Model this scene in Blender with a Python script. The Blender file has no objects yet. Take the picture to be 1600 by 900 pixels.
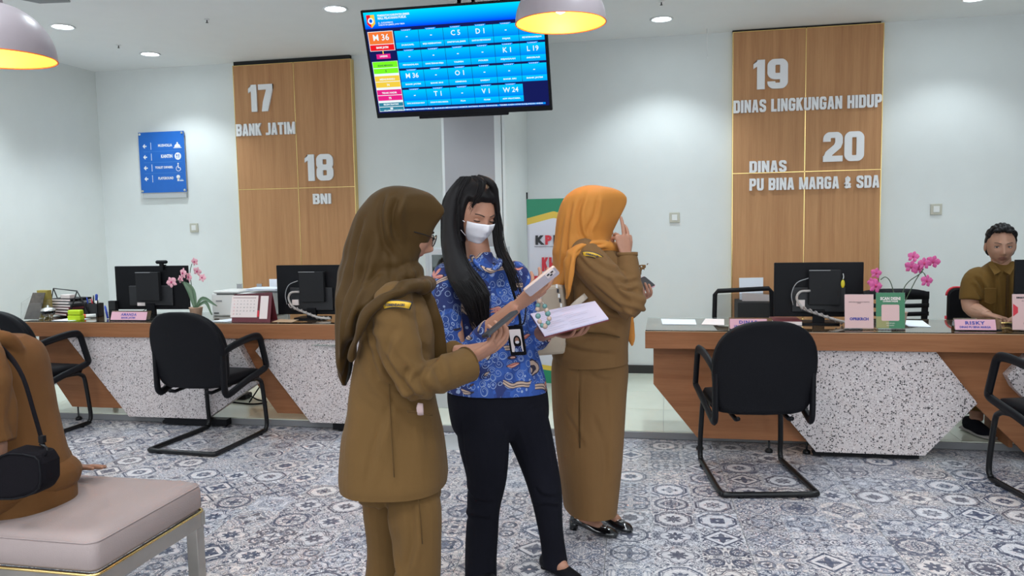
import bpy, bmesh, math, random
import numpy as np
from mathutils import Vector, Matrix
random.seed(7); rng = np.random.default_rng(7)
C = bpy.context.scene.collection
scene = bpy.context.scene
PI = math.pi
# ------------------------------------------------------------------ camera, world, exposure
FPX, YAW, PITCH, ROLL, H = 1225.28, math.radians(11.1588), math.radians(4.8876), math.radians(-1.0765), 1.45
def cam_rot():
    cy, sy = math.cos(YAW), math.sin(YAW)
    f = np.array([-sy, cy, 0]); r = np.array([cy, sy, 0]); u = np.array([0, 0, 1.])
    cp, sp = math.cos(PITCH), math.sin(PITCH)
    f2 = f*cp-u*sp; u2 = u*cp+f*sp
    cr, sr = math.cos(ROLL), math.sin(ROLL)
    return r*cr+u2*sr, u2*cr-r*sr, f2
R3, U3, F3 = cam_rot()
cd = bpy.data.cameras.new('camera'); cam = bpy.data.objects.new('camera', cd); C.objects.link(cam)
cd.sensor_width = 36; cd.lens = 36*FPX/1600; cd.clip_end = 100; cd.clip_start = 0.05
cam.matrix_world = Matrix(((R3[0], U3[0], -F3[0], 0), (R3[1], U3[1], -F3[1], 0), (R3[2], U3[2], -F3[2], H), (0, 0, 0, 1)))
scene.camera = cam
scene.view_settings.view_transform = 'Standard'; scene.view_settings.look = 'None'
scene.view_settings.gamma = 1; scene.view_settings.exposure = 1.27
try: scene.view_settings.use_curve_mapping = False
except Exception: pass
w = bpy.data.worlds.new('world'); scene.world = w; w.use_nodes = True
w.node_tree.nodes['Background'].inputs[0].default_value = (0.86, 0.95, 1.0, 1)
w.node_tree.nodes['Background'].inputs[1].default_value = 0.78
def A(px, py, Y):
    """point at depth Y along the wall normal that the photograph shows at pixel (px, py)"""
    d = R3*((px-800)/FPX)-U3*((py-450)/FPX)+F3
    t = Y/d[1]; p = d*t; return np.array([p[0], p[1], p[2]+H])
def area(name, loc, size, power, color=(1, 1, 1), rot=(0, 0, 0), shape='DISK'):
    l = bpy.data.lights.new(name, 'AREA'); l.energy = power; l.color = color; l.shape = shape
    if shape == 'RECTANGLE': l.size = size[0]; l.size_y = size[1]
    else: l.size = size
    o = bpy.data.objects.new(name, l); o.location = loc; o.rotation_euler = rot; C.objects.link(o); return o
COOL = (0.84, 0.95, 1.0); HC = 3.03
# added area lights for unseen hall lamps behind and around the camera
for i, (x, y) in enumerate([(-3.4, 0.4), (-0.6, 0.4), (2.2, 0.4), (-3.4, -2.0), (-0.6, -2.0), (2.2, -2.0)]):
    area('added_hall_light', (x, y, HC-0.03), (0.6, 0.6), 16, (0.93, 0.97, 1.0), shape='RECTANGLE')
# ------------------------------------------------------------------ node helpers
class S:
    def __init__(s, nt, k): s.nt = nt; s.k = k
    def _m(s, op, *a, clamp=False):
        n = s.nt.nodes.new('ShaderNodeMath'); n.operation = op; n.use_clamp = clamp
        for i, v in enumerate((s,)+a):
            if isinstance(v, S): s.nt.links.new(v.k, n.inputs[i])
            else: n.inputs[i].default_value = v
        return S(s.nt, n.outputs[0])
    def __add__(s, o): return s._m('ADD', o)
    __radd__ = __add__
    def __mul__(s, o): return s._m('MULTIPLY', o)
    __rmul__ = __mul__
    def __sub__(s, o): return s._m('SUBTRACT', o)
    def __rsub__(s, o): return (s*-1)+o
    def __truediv__(s, o): return s._m('DIVIDE', o)
    def abs(s): return s._m('ABSOLUTE')
    def sin(s): return s._m('SINE')
    def cos(s): return s._m('COSINE')
    def floor(s): return s._m('FLOOR')
    def fract(s): return s._m('FRACT')
    def sqrt(s): return s._m('SQRT')
    def lt(s, o): return s._m('LESS_THAN', o)
    def gt(s, o): return s._m('GREATER_THAN', o)
    def max(s, o): return s._m('MAXIMUM', o)
    def min(s, o): return s._m('MINIMUM', o)
    def atan2(s, o): return s._m('ARCTAN2', o)
    def clamp(s): return s._m('ADD', 0.0, clamp=True)
    def band(s, c, w): return (s-c).abs().lt(w)
def node(nt, t, **kw):
    n = nt.nodes.new(t)
    for k, v in kw.items():
        if k == 'inp':
            for a, b in v.items():
                i = n.inputs[a]
                if isinstance(b, S): nt.links.new(b.k, i)
                elif isinstance(b, bpy.types.NodeSocket): nt.links.new(b, i)
                else: i.default_value = b
        else: setattr(n, k, v)
    return n
def mixc(nt, f, a, b):
    n = nt.nodes.new('ShaderNodeMix'); n.data_type = 'RGBA'
    for i, v in ((0, f), (6, a), (7, b)):
        if isinstance(v, S): nt.links.new(v.k, n.inputs[i])
        elif isinstance(v, (int, float)): n.inputs[i].default_value = v
        else: n.inputs[i].default_value = (*v, 1) if len(v) == 3 else v
    return S(nt, n.outputs[2])
def newmat(name, color=(.5, .5, .5), rough=.6, metal=0, spec=.5, **kw):
    m = bpy.data.materials.new(name); m.use_nodes = True; b = m.node_tree.nodes['Principled BSDF']
    b.inputs['Base Color'].default_value = (*color, 1); b.inputs['Roughness'].default_value = rough
    b.inputs['Metallic'].default_value = metal; b.inputs['Specular IOR Level'].default_value = spec
    for k, v in kw.items(): b.inputs[k.replace('_', ' ')].default_value = v
    m.diffuse_color = (*color, 1)
    return m, m.node_tree, b
def bump(nt, b, h, strength=.3, dist=.01):
    n = node(nt, 'ShaderNodeBump', inp={'Height': h, 'Strength': strength, 'Distance': dist}); nt.links.new(n.outputs[0], b.inputs['Normal'])
def xyz(nt, which='Object'):
    if which == 'World': v = node(nt, 'ShaderNodeNewGeometry').outputs['Position']
    else: v = node(nt, 'ShaderNodeTexCoord').outputs[which]
    s = node(nt, 'ShaderNodeSeparateXYZ', inp={0: v}); return S(nt, s.outputs[0]), S(nt, s.outputs[1]), S(nt, s.outputs[2]), v
def comb(nt, x, y, z=0.0): return S(nt, node(nt, 'ShaderNodeCombineXYZ', inp={0: x, 1: y, 2: z}).outputs[0])
def noise(nt, v, scale, detail=2, rough=.5, dist=0.0): return S(nt, node(nt, 'ShaderNodeTexNoise', inp={'Vector': v, 'Scale': scale, 'Detail': detail, 'Roughness': rough, 'Distortion': dist}).outputs[0])
def simple(name, color, rough=.6, metal=0, spec=.5, bumpy=0, bscale=200, var=0, **kw):
    """procedural material: flat colour with a little tonal variation and grain"""
    m, nt, b = newmat(name, color, rough, metal, spec, **kw)
    x, y, z, v = xyz(nt)
    if var:
        f = noise(nt, v, 6, 3)
        nt.links.new(mixc(nt, f, [c*(1-var) for c in color], [min(1, c*(1+var)) for c in color]).k, b.inputs['Base Color'])
    if bumpy: bump(nt, b, noise(nt, v, bscale, 3), bumpy, .002)
    return m
def emit(name, color, strength=1.0):
    m = bpy.data.materials.new(name); m.use_nodes = True; nt = m.node_tree; nt.nodes.remove(nt.nodes['Principled BSDF'])
    e = node(nt, 'ShaderNodeEmission', inp={0: (*color, 1), 1: strength}); nt.links.new(e.outputs[0], nt.nodes['Material Output'].inputs[0]); m.diffuse_color = (*color, 1); return m
M = {}
M['wall'] = simple('painted_wall', (.74, .76, .75), .75, bumpy=.12, bscale=90, var=.03)
M['ceiling'] = simple('ceiling_paint', (.90, .90, .90), .85, bumpy=.05, var=.02)
M['greywall'] = simple('grey_column_paint', (.40, .39, .41), .7, bumpy=.1, bscale=90)
M['shadowgap'] = simple('dark_gap', (.02, .02, .02), .9)
M['platform'] = None
def wood(name, c1, c2, axis, ring=14):
    m, nt, b = newmat(name, c1, .5, spec=.25)
    x, y, z, v = xyz(nt)
    sc = {'z': (1, 1, .035), 'x': (.05, 1, 1)}[axis]
    mp = node(nt, 'ShaderNodeMapping', inp={0: v, 3: sc})
    n1 = noise(nt, mp.outputs[0], ring, 3, .6, .3); n2 = noise(nt, mp.outputs[0], ring*9, 4, .7)
    f = (n1-.5)*1.6+(n2-.5)*.9+.5
    nt.links.new(mixc(nt, f.clamp(), c1, c2).k, b.inputs['Base Color'])
    bump(nt, b, n2, .08, .002)
    return m
M['oak'] = wood('oak_veneer', (.40, .185, .080), (.60, .32, .150), 'z')
M['desk_oak'] = wood('desk_oak_veneer', (.22, .085, .034), (.36, .155, .070), 'x')
M['desk_end'] = wood('desk_edge_band', (.52, .33, .20), (.62, .42, .27), 'x')
def terrazzo():
    m, nt, b = newmat('terrazzo', (.62, .57, .57), .45)
    x, y, z, v = xyz(nt)
    base = noise(nt, v, 5, 3)
    c = mixc(nt, base, (.52, .46, .46), (.64, .57, .57))
    for sc, thr, col in ((92, .28, (.04, .035, .04)), (140, .28, (.12, .095, .09)), (72, .16, (.30, .25, .23)), (110, .25, (.78, .75, .74))):
        w_ = node(nt, 'ShaderNodeTexNoise', inp={'Vector': v, 'Scale': sc*1.2, 'Detail': 1.0})
        vv = node(nt, 'ShaderNodeVectorMath', operation='MULTIPLY_ADD', inp={0: w_.outputs[1], 1: (.012, .012, .012), 2: v})
        vo = node(nt, 'ShaderNodeTexVoronoi', inp={'Vector': vv.outputs[0], 'Scale': float(sc), 'Randomness': 1.0})
        r = node(nt, 'ShaderNodeSeparateXYZ', inp={0: vo.outputs['Color']})
        chip = S(nt, vo.outputs['Distance']).lt(S(nt, r.outputs[0])*thr*1.9)*S(nt, r.outputs[1]).gt(.42)
        c = mixc(nt, chip, c, col)
    nt.links.new(c.k, b.inputs['Base Color']); return m
M['terrazzo'] = terrazzo()
M['brass'] = simple('brass_strip', (.85, .62, .25), .25, 1)
M['black_metal'] = simple('black_metal', (.006, .006, .007), .32, 0, .3)
M['black_plastic'] = simple('black_plastic', (.005, .005, .007), .5, spec=.18, bumpy=.1)
M['leather'] = simple('black_leatherette', (.005, .005, .007), .55, spec=.16, bumpy=.35, bscale=350)
M['grey_plastic'] = simple('grey_plastic', (.30, .30, .31), .4)
M['darkgrey'] = simple('dark_grey_plastic', (.012, .012, .015), .5)
M['white_plastic'] = simple('white_plastic', (.78, .78, .76), .4)
M['white'] = simple('white_paint', (.82, .82, .82), .5)
M['paper'] = simple('paper', (.80, .84, .92), .8, bumpy=.05)
M['cream_paper'] = simple('cream_paper', (.80, .70, .68), .8)
M['pink'] = simple('pink_card', (.66, .36, .44), .6)
M['pinkpale'] = simple('pale_pink_card', (.66, .44, .43), .6)
M['green_card'] = simple('green_card', (.05, .20, .10), .6)
M['olive_card'] = simple('olive_card', (.30, .29, .12), .6)
M['navy'] = simple('navy_ink', (.06, .06, .30), .6)
M['red'] = simple('red_print', (.62, .03, .05), .6)
M['maroon'] = simple('maroon_card', (.13, .02, .03), .5)
M['steel'] = simple('brushed_steel', (.62, .62, .60), .35, 1)
M['chrome'] = simple('chrome', (.8, .8, .8), .12, 1)
M['signletter'] = simple('acrylic_letter', (.84, .83, .84), .35)
M['lettershade'] = simple('letter_edge', (.35, .35, .35), .4)
M['signblue'] = simple('sign_blue', (.01, .13, .52), .35, var=.08)
M['alu'] = simple('aluminium_grey', (.50, .51, .52), .4)
M['baseboard'] = simple('dark_skirting', (.02, .017, .017), .25)
def glassmat():
    m, nt, b = newmat('clear_glass', (.86, .95, .91), .02); b.inputs['Transmission Weight'].default_value = 1; b.inputs['IOR'].default_value = 1.45; return m
M['glass'] = glassmat()
M['acrylic'] = glassmat(); M['acrylic'].name = 'clear_acrylic'; M['acrylic'].node_tree.nodes['Principled BSDF'].inputs['Base Color'].default_value = (.97, .97, .97, 1)
# ------------------------------------------------------------------ mesh builder
def rotz(v, a): c, s = math.cos(a), math.sin(a); return np.array([v[0]*c-v[1]*s, v[0]*s+v[1]*c, v[2]])
def unit(v): v = np.asarray(v, float); n = np.linalg.norm(v); return v/n if n > 1e-12 else v
def catmull(P, n):
    """dense samples of a Catmull-Rom curve through the rows of P (any width)"""
    P = np.asarray(P, float)
    if len(P) < 3 or n <= 1: 
        t = np.linspace(0, 1, max(2, n*(len(P)-1)+1))[:, None]; return P[0]+(P[-1]-P[0])*t if len(P) == 2 else P
    Q = np.vstack([2*P[0]-P[1], P, 2*P[-1]-P[-2]]); out = []
    for i in range(len(P)-1):
        a, b, c, d = Q[i:i+4]
        for k in range(n):
            t = k/n; out.append(.5*((2*b)+(-a+c)*t+(2*a-5*b+4*c-d)*t*t+(-a+3*b-3*c+d)*t**3))
    out.append(P[-1]); return np.array(out)
class MB:
    def __init__(s): s.v = []; s.f = []; s.m = []; s.mats = []; s.sm = []
    def _mi(s, mat):
        if mat not in s.mats: s.mats.append(mat)
        return s.mats.index(mat)
    def add(s, verts, faces, mat, smooth=False):
        o = len(s.v); s.v.extend([tuple(map(float, q)) for q in verts]); k = s._mi(mat)
        for f in faces: s.f.append([i+o for i in f]); s.m.append(k); s.sm.append(smooth)
        return s
    def box(s, lo, hi, mat, rz=0, piv=None, T=None):
        x0, y0, z0 = lo; x1, y1, z1 = hi
        V = [np.array(q, float) for q in ((x0, y0, z0), (x1, y0, z0), (x1, y1, z0), (x0, y1, z0), (x0, y0, z1), (x1, y0, z1), (x1, y1, z1), (x0, y1, z1))]
        if rz:
            pv = np.array(piv if piv is not None else [(x0+x1)/2, (y0+y1)/2, 0], float); V = [rotz(q-pv, rz)+pv for q in V]
        if T is not None: V = [np.array(T@Vector(q)) for q in V]
        return s.add(V, [(0, 3, 2, 1), (4, 5, 6, 7), (0, 1, 5, 4), (1, 2, 6, 5), (2, 3, 7, 6), (3, 0, 4, 7)], mat)
    def prism(s, pts, d0, d1, mat, plane='xz', T=None):
        """polygon pts extruded from depth d0 to d1 (plane xz: depth is y; xy: depth is z; yz: depth is x)"""
        def P(a, b, d): return {'xz': (a, d, b), 'xy': (a, b, d), 'yz': (d, a, b)}[plane]
        n = len(pts); V = [P(a, b, d0) for a, b in pts]+[P(a, b, d1) for a, b in pts]
        if T is not None: V = [tuple(T@Vector(q)) for q in V]
        return s.add(V, [list(range(n))[::-1], list(range(n, 2*n))]+[(i, (i+1) % n, n+(i+1) % n, n+i) for i in range(n)], mat)
    def tube(s, pts, r, mat, n=8, cap=True, smooth=True, sub=1, ry=None, up=(0, 0, 1), round_caps=False):
        """swept tube; r number or list; ry the second half-axis (along the frame's up)"""
        P = np.asarray(pts, float); R = np.full(len(P), r, float) if np.isscalar(r) else np.asarray(r, float)
        RY = R.copy() if ry is None else (np.full(len(P), ry, float) if np.isscalar(ry) else np.asarray(ry, float))
        if sub > 1 and len(P) > 2:
            D = catmull(np.column_stack([P, R, RY]), sub); P, R, RY = D[:, :3], D[:, 3], D[:, 4]
        elif sub > 1:
            t = np.linspace(0, 1, sub+1)[:, None]; P, R, RY = P[0]+(P[1]-P[0])*t, R[0]+(R[1]-R[0])*t[:, 0], RY[0]+(RY[1]-RY[0])*t[:, 0]
        T_ = np.gradient(P, axis=0); T_ /= np.maximum(np.linalg.norm(T_, axis=1), 1e-9)[:, None]
        if round_caps:
            a0 = [math.sin(q) for q in (0.0, .45, .9, 1.25)]; c0 = [math.cos(q) for q in (0.0, .45, .9, 1.25)]
            head = [(P[0]-T_[0]*R[0]*a, R[0]*c, RY[0]*c, T_[0]) for a, c in zip(a0, c0)][1:][::-1]
            tail = [(P[-1]+T_[-1]*R[-1]*a, R[-1]*c, RY[-1]*c, T_[-1]) for a, c in zip(a0, c0)][1:]
            P = np.vstack([[h[0] for h in head], P, [h[0] for h in tail]]); R = np.concatenate([[h[1] for h in head], R, [h[1] for h in tail]])
            RY = np.concatenate([[h[2] for h in head], RY, [h[2] for h in tail]]); T_ = np.vstack([[h[3] for h in head], T_, [h[3] for h in tail]])
        u = unit(np.array(up, float)-np.dot(up, T_[0])*T_[0])
        if np.linalg.norm(u) < .5: u = unit(np.cross(T_[0], (1, 0, .01)))
        V = []; m = len(P)
        for i in range(m):
            u = unit(u-np.dot(u, T_[i])*T_[i]); b = np.cross(T_[i], u)
            for k in range(n):
                a = 2*PI*k/n; V.append(P[i]+b*math.cos(a)*R[i]+u*math.sin(a)*RY[i])
        F = [(i*n+k, i*n+(k+1) % n, (i+1)*n+(k+1) % n, (i+1)*n+k) for i in range(m-1) for k in range(n)]
        if cap: F += [tuple(range(n))[::-1], tuple(range((m-1)*n, m*n))]
        return s.add(V, F, mat, smooth)
    def lathe(s, prof, mat, c=(0, 0, 0), n=24, smooth=True, cap=False):
        c = np.array(c, float); V = []; m = len(prof)
        for r, z in prof:
            for k in range(n): a = 2*PI*k/n; V.append(c+[r*math.cos(a), r*math.sin(a), z])
        F = [(i*n+k, i*n+(k+1) % n, (i+1)*n+(k+1) % n, (i+1)*n+k) for i in range(m-1) for k in range(n)]
        if cap: F += [tuple(range(n))[::-1], tuple(range((m-1)*n, m*n))]
        return s.add(V, F, mat, smooth)
    def grid(s, G, mat, smooth=True, wrap=False):
        """G: array (rows, cols, 3)"""
        G = np.asarray(G, float); a, b = G.shape[:2]; V = G.reshape(-1, 3)
        F = [(i*b+k, i*b+(k+1) % b, (i+1)*b+(k+1) % b, (i+1)*b+k) for i in range(a-1) for k in range(b if wrap else b-1)]
        return s.add(V, F, mat, smooth)
    def loft(s, rings, mat, smooth=True, cap=True):
        G = np.asarray(rings, float); a, b = G.shape[:2]; s.grid(G, mat, smooth, True)
        if cap:
            o = len(s.v)-a*b; k = s._mi(mat)
            for ring, rev in ((range(b), True), (range((a-1)*b, a*b), False)):
                L = [o+i for i in ring]; s.f.append(L[::-1] if rev else L); s.m.append(k); s.sm.append(smooth)
        return s
    def ell(s, c, r, mat, n=20, m=12, rot=None):
        V = []; c = np.array(c, float)
        for i in range(m+1):
            t = PI*i/m
            for k in range(n):
                a = 2*PI*k/n; q = np.array([r[0]*math.sin(t)*math.cos(a), r[1]*math.sin(t)*math.sin(a), r[2]*math.cos(t)])
                if rot is not None: q = rot@q
                V.append(c+q)
        F = [(i*n+k, (i+1)*n+k, (i+1)*n+(k+1) % n, i*n+(k+1) % n) for i in range(m) for k in range(n)]
        return s.add(V, F, mat, True)
    def build(s, name, parent=None, off=(0, 0, 0), bevel=0, mats=None, seg=2, solid=0, solid_off=0, merge=False):
        me = bpy.data.meshes.new(name); off = np.array(off, float)
        me.from_pydata([tuple(np.array(q)-off) for q in s.v], [], s.f); 
        for m in s.mats: me.materials.append(M[m] if isinstance(m, str) else m)
        me.polygons.foreach_set('material_index', s.m); me.polygons.foreach_set('use_smooth', s.sm); me.update()
        if merge:
            bm = bmesh.new(); bm.from_mesh(me); bmesh.ops.remove_doubles(bm, verts=bm.verts, dist=1e-5); bmesh.ops.recalc_face_normals(bm, faces=bm.faces); bm.to_mesh(me); bm.free()
        o = bpy.data.objects.new(name, me); C.objects.link(o)
        if parent is not None: o.parent = parent
        if solid:
            md = o.modifiers.new('thick', 'SOLIDIFY'); md.thickness = solid; md.offset = solid_off
        if bevel:
            md = o.modifiers.new('bevel', 'BEVEL'); md.width = bevel; md.segments = seg; md.limit_method = 'ANGLE'; md.angle_limit = .6
        return o
def thing(name, label, cat, loc=(0, 0, 0), rz=0, group=None):
    o = bpy.data.objects.new(name, None); C.objects.link(o); o.location = loc; o.rotation_euler = (0, 0, rz); o.empty_display_size = .1
    return tag(o, label, cat, group)
def tag(o, label=None, cat=None, group=None, kind=None):
    if label: o['label'] = label
    if cat: o['category'] = cat
    if group: o['group'] = group
    if kind: o['kind'] = kind
    return o
def struct(o): o['kind'] = 'structure'; return o
def copy_tree(o, parent=None):
    c = o.copy(); C.objects.link(c)
    if parent is not None: c.parent = parent
    for ch in list(o.children): copy_tree(ch, c)
    return c
def baked(o):
    """apply the object's modifiers"""
    dg = bpy.context.evaluated_depsgraph_get(); dg.update()
    me = bpy.data.meshes.new_from_object(o.evaluated_get(dg), depsgraph=dg); o.modifiers.clear(); old = o.data; o.data = me; me.name = o.name
    return o
def text_mesh(s, size=1, ext=.002, bold=0, xs=1, space=1, align='CENTER'):
    cu = bpy.data.curves.new('t', 'FONT'); cu.body = s; cu.size = size; cu.extrude = ext; cu.offset = bold; cu.align_x = align; cu.space_character = space; cu.resolution_u = 2
    o = bpy.data.objects.new('t', cu); C.objects.link(o); dg = bpy.context.evaluated_depsgraph_get(); dg.update()
    me = bpy.data.meshes.new_from_object(o.evaluated_get(dg), depsgraph=dg)
    V = np.empty(len(me.vertices)*3); me.vertices.foreach_get('co', V); V = V.reshape(-1, 3); V[:, 0] *= xs
    F = [list(p.vertices) for p in me.polygons]; bpy.data.objects.remove(o); bpy.data.curves.remove(cu); bpy.data.meshes.remove(me)
    return V, F
_TC = {}
def text(mb, s, T, size, mat, ext=.0006, bold=0, xs=1, space=1, align='CENTER', fit=None):
    """flat lettering s: text plane x,y is mapped by matrix T (4x4); fit = wanted width"""
    key = (s, round(bold/size, 3), space, align)
    if key not in _TC: _TC[key] = text_mesh(s, 1, 0, bold/size, 1, space, align)
    V, F = _TC[key]; V = V.copy()*size
    if len(V) == 0: return
    if fit: xs = fit/max(1e-6, np.ptp(V[:, 0]))
    V[:, 0] *= xs; V[:, 2] += ext
    mb.add([np.array(T@Vector(q)) for q in V], F, mat)
def frame_xz(x, y, z):
    """text plane facing the camera (normal -y) with origin x,y,z"""
    return Matrix(((1, 0, 0, x), (0, 0, -1, y), (0, 1, 0, z), (0, 0, 0, 1)))
# ------------------------------------------------------------------ floor, platform, walls, ceiling
TO = math.radians(2.2614); TU, TV, TS = -.13, 3.235, .62
def tilemat():
    m, nt, b = newmat('encaustic_pattern_tile', (.7, .68, .68), .30, spec=.5)
    x, y, z, v = xyz(nt, 'World')
    c, s = math.cos(TO), math.sin(TO); k = 3/TS
    u = (x*c+y*s-TU)*k; w_ = (y*c-x*s-TV)*k
    cu, cw = u.floor(), w_.floor(); fu, fw = (u-cu)*2-1, (w_-cw)*2-1
    wn = node(nt, 'ShaderNodeTexWhiteNoise', inp={'Vector': comb(nt, cu, cw, 3.0)}); q = node(nt, 'ShaderNodeSeparateColor', inp={0: wn.outputs[1]})
    r1, r2, r3 = (S(nt, q.outputs[i]) for i in range(3)); r0 = S(nt, wn.outputs[0])
    au, aw = fu.abs(), fw.abs(); a, bb = au.max(aw), au.min(aw)
    r = (fu*fu+fw*fw).sqrt(); th = fw.atan2(fu)
    # folded noise gives lace that mirrors about the tile's axes and diagonals
    n1 = noise(nt, comb(nt, a*2.1+r1*40, bb*2.1, r2*20), 1.0, 1.0, .5, .9)
    n2 = noise(nt, comb(nt, a*4.2+r2*40, bb*4.2+3, r3*20), 1.0, 1.0, .5, .6)
    lace = n1.band(.5, .017).max(n1.band(.60, .012)).max(n1.band(.42, .009)).max(n2.band(.5, .026)).max(n2.band(.40, .015))
    fill = n1.gt(.62)*n2.gt(.45)
    # framed motifs
    k4 = (th*4).cos(); k8 = (th*8).cos()
    petal = r.lt(.34+k8*.10)*r.gt(.08); quat = r.band(.72+k4*.14, .035).max(r.band(.60+k4*.10, .015))
    octo = a.max((a+bb)*.72).band(.82, .05).max(a.max((a+bb)*.72).band(.70, .014)); dia = (au+aw).band(.86, .07).max((au+aw).band(.5, .02))
    ring = r.band(.78, .06).max(r.band(.42, .02)); star = r.lt(.55*(1-(th*2).sin().abs()*.62)); dots = ((au-.5)*(au-.5)+(aw-.5)*(aw-.5)).sqrt()
    circ = dots.band(.30, .06).max(dots.lt(.10)); lat = ((u+w_)*6.28).sin().abs().lt(.22).max(((u-w_)*6.28).sin().abs().lt(.22))
    def pick(lo, hi): return r0.gt(lo)*r0.lt(hi)
    fr = (quat.max(petal)*pick(0, .17)).max(octo.max(petal*n2.gt(.45))*pick(.17, .30)).max(dia.max(star)*pick(.30, .40)).max(ring.max(star*n2.gt(.42))*pick(.40, .54)).max(circ*pick(.54, .62)).max(lat*r.gt(.5)*pick(.62, .68)).max(quat*pick(.68, .86))
    clear = (r.lt(.66)*r.gt(.36))*pick(0, .4)        # plain field round the centre motif
    dark = fr.max(lace*(1-clear*.8)).max(fill*(1-clear))
    edge = a.gt(.965)
    base = mixc(nt, r2, (.62, .61, .65), (.70, .63, .61)); blue = mixc(nt, r3, (.030, .050, .105), (.065, .062, .090))
    soft = noise(nt, v, 30, 3)
    col = mixc(nt, (dark*(.66+soft*.5)).clamp(), base, blue)
    col = mixc(nt, (n1.gt(.40)*n1.lt(.5)*r1.gt(.5))*.30, col, (.36, .40, .50))
    col = mixc(nt, edge*.35, col, (.5, .5, .52))
    nt.links.new(col.k, b.inputs['Base Color'])
    rr = noise(nt, v, 8, 2)*.15+.22; nt.links.new(rr.k, b.inputs['Roughness'])
    return m
M['tile'] = tilemat(); M['grout'] = simple('grey_grout', (.22, .21, .21), .9)
m, nt, b = newmat('cream_polished_tile', (.62, .64, .58), .15)
x, y, z, v = xyz(nt, 'World'); nt.links.new(mixc(nt, noise(nt, v, 3, 3, .5, 1), (.66, .69, .58), (.76, .79, .68)).k, b.inputs['Base Color']); M['cream_tile'] = m
M['riser'] = simple('grey_step_edge', (.20, .20, .21), .35)
STEP = 5.145; DW = 7.13
mb = MB(); mb.box((-6.2, -3.2, -.12), (4.6, 7.4, -.006), 'grout'); floor = struct(mb.build('floor'))
proto = None; cs, sn = math.cos(TO), math.sin(TO)
def clipx(poly, f):     # keep the part of the polygon where f(p) >= 0
    out = []
    for i in range(len(poly)):
        p, q = poly[i], poly[(i+1) % len(poly)]; a, b_ = f(p), f(q)
        if a >= 0: out.append(p)
        if (a >= 0) != (b_ >= 0): t = a/(a-b_); out.append((p[0]+(q[0]-p[0])*t, p[1]+(q[1]-p[1])*t))
    return out
full = MB(); g = .0012; full.box((g, g, -.006), (TS-g, TS-g, 0), 'tile'); full_o = None
for i in range(-9, 9):
    for j in range(-6, 5):
        u0, v0 = TU+i*TS, TV+j*TS
        P = [(u0+a*TS, v0+b_*TS) for a, b_ in ((0, 0), (1, 0), (1, 1), (0, 1))]; P = [(a*cs-b_*sn, a*sn+b_*cs) for a, b_ in P]
        cx, cy = sum(p[0] for p in P)/4, sum(p[1] for p in P)/4
        if cy < 1.0 or cx < -5.9 or cx > 4.2 or abs(cx+.1*cy) > 1.2+.9*cy: continue
        if all(p[1] < STEP-.01 for p in P):
            if full_o is None: full_o = full.build('floor_tile', floor); o = full_o
            else: o = full_o.copy(); C.objects.link(o)
            o.location = (P[0][0], P[0][1], 0); o.rotation_euler = (0, 0, TO)
        else:
            Q = clipx([(u0+a*TS+(g if a == 0 else -g), v0+b_*TS+(g if b_ == 0 else -g)) for a, b_ in ((0, 0), (1, 0), (1, 1), (0, 1))], lambda p: (STEP-.002)-(p[0]*sn+p[1]*cs))
            if len(Q) >= 3:
                Q = [(a*cs-b_*sn, a*sn+b_*cs) for a, b_ in Q]; m_ = MB(); m_.prism(Q, -.006, 0, 'tile', 'xy'); m_.build('floor_tile', floor)
# near floor, out of the frame: one slab in the same finish
mb = MB(); mb.box((-6.2, -3.2, -.0055), (4.6, 1.0, -.003), 'tile'); mb.build('near_floor_slab', floor)
# raised platform
mb = MB(); mb.box((-5.75, STEP, 0), (4.4, 7.3, .044), 'riser'); plat = struct(mb.build('floor_platform', bevel=.003))
tp = MB(); tp.box((.0012, .0012, .044), (.5988, .5988, .050), 'cream_tile'); tpo = None
for i in range(-10, 8):
    for j in range(0, 4):
        x0 = -.02+i*.6; y0 = STEP+.012+j*.6
        if x0 < -5.75 or x0 > 3.7: continue
        if y0+.6 < DW+.02:
            if tpo is None: tpo = tp.build('platform_tile', plat); o = tpo
            else: o = tpo.copy(); C.objects.link(o)
            o.location = (x0, y0, 0)
        else:
            m_ = MB(); m_.box((x0+.0012, y0+.0012, .044), (x0+.5988, DW-.002, .05), 'cream_tile'); m_.build('platform_tile', plat)
mb = MB(); mb.box((-5.9, DW, 0), (4.6, DW+.15, HC+.1), 'wall'); struct(mb.build('wall_back'))
mb = MB(); mb.box((-5.81, -3.2, 0), (-5.66, DW, HC+.1), 'wall'); struct(mb.build('wall_left'))
mb = MB(); mb.box((4.4, -3.2, 0), (4.55, DW, HC+.1), 'wall'); struct(mb.build('wall_right'))
mb = MB(); mb.box((-6.0, -3.4, HC), (4.7, DW+.2, HC+.12), 'ceiling'); ceil = struct(mb.build('ceiling'))
# protruding column: grey front, white corner and side
mb = MB(); mb.box((-1.735, 6.11, .05), (-1.325, DW-.002, HC-.001), 'greywall'); mb.box((-1.755, 6.11, .05), (-1.735, DW-.002, HC-.001), 'wall'); mb.box((-1.325, 6.11, .05), (-1.27, DW-.002, HC-.001), 'wall')
mb.box((-1.27, 6.118, .05), (-1.262, DW-.002, HC-.001), 'shadowgap'); mb.box((-1.262, 6.10, .05), (-1.24, DW-.002, HC-.001), 'wall'); struct(mb.build('wall_column'))
mb = MB(); mb.box((-1.238, DW-.018, .05), (4.39, DW-.001, .125), 'baseboard'); struct(mb.build('baseboard_right', bevel=.003))
mb = MB(); mb.box((-5.65, DW-.018, .05), (-1.76, DW-.001, .125), 'baseboard'); struct(mb.build('baseboard_left', bevel=.003))
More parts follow.
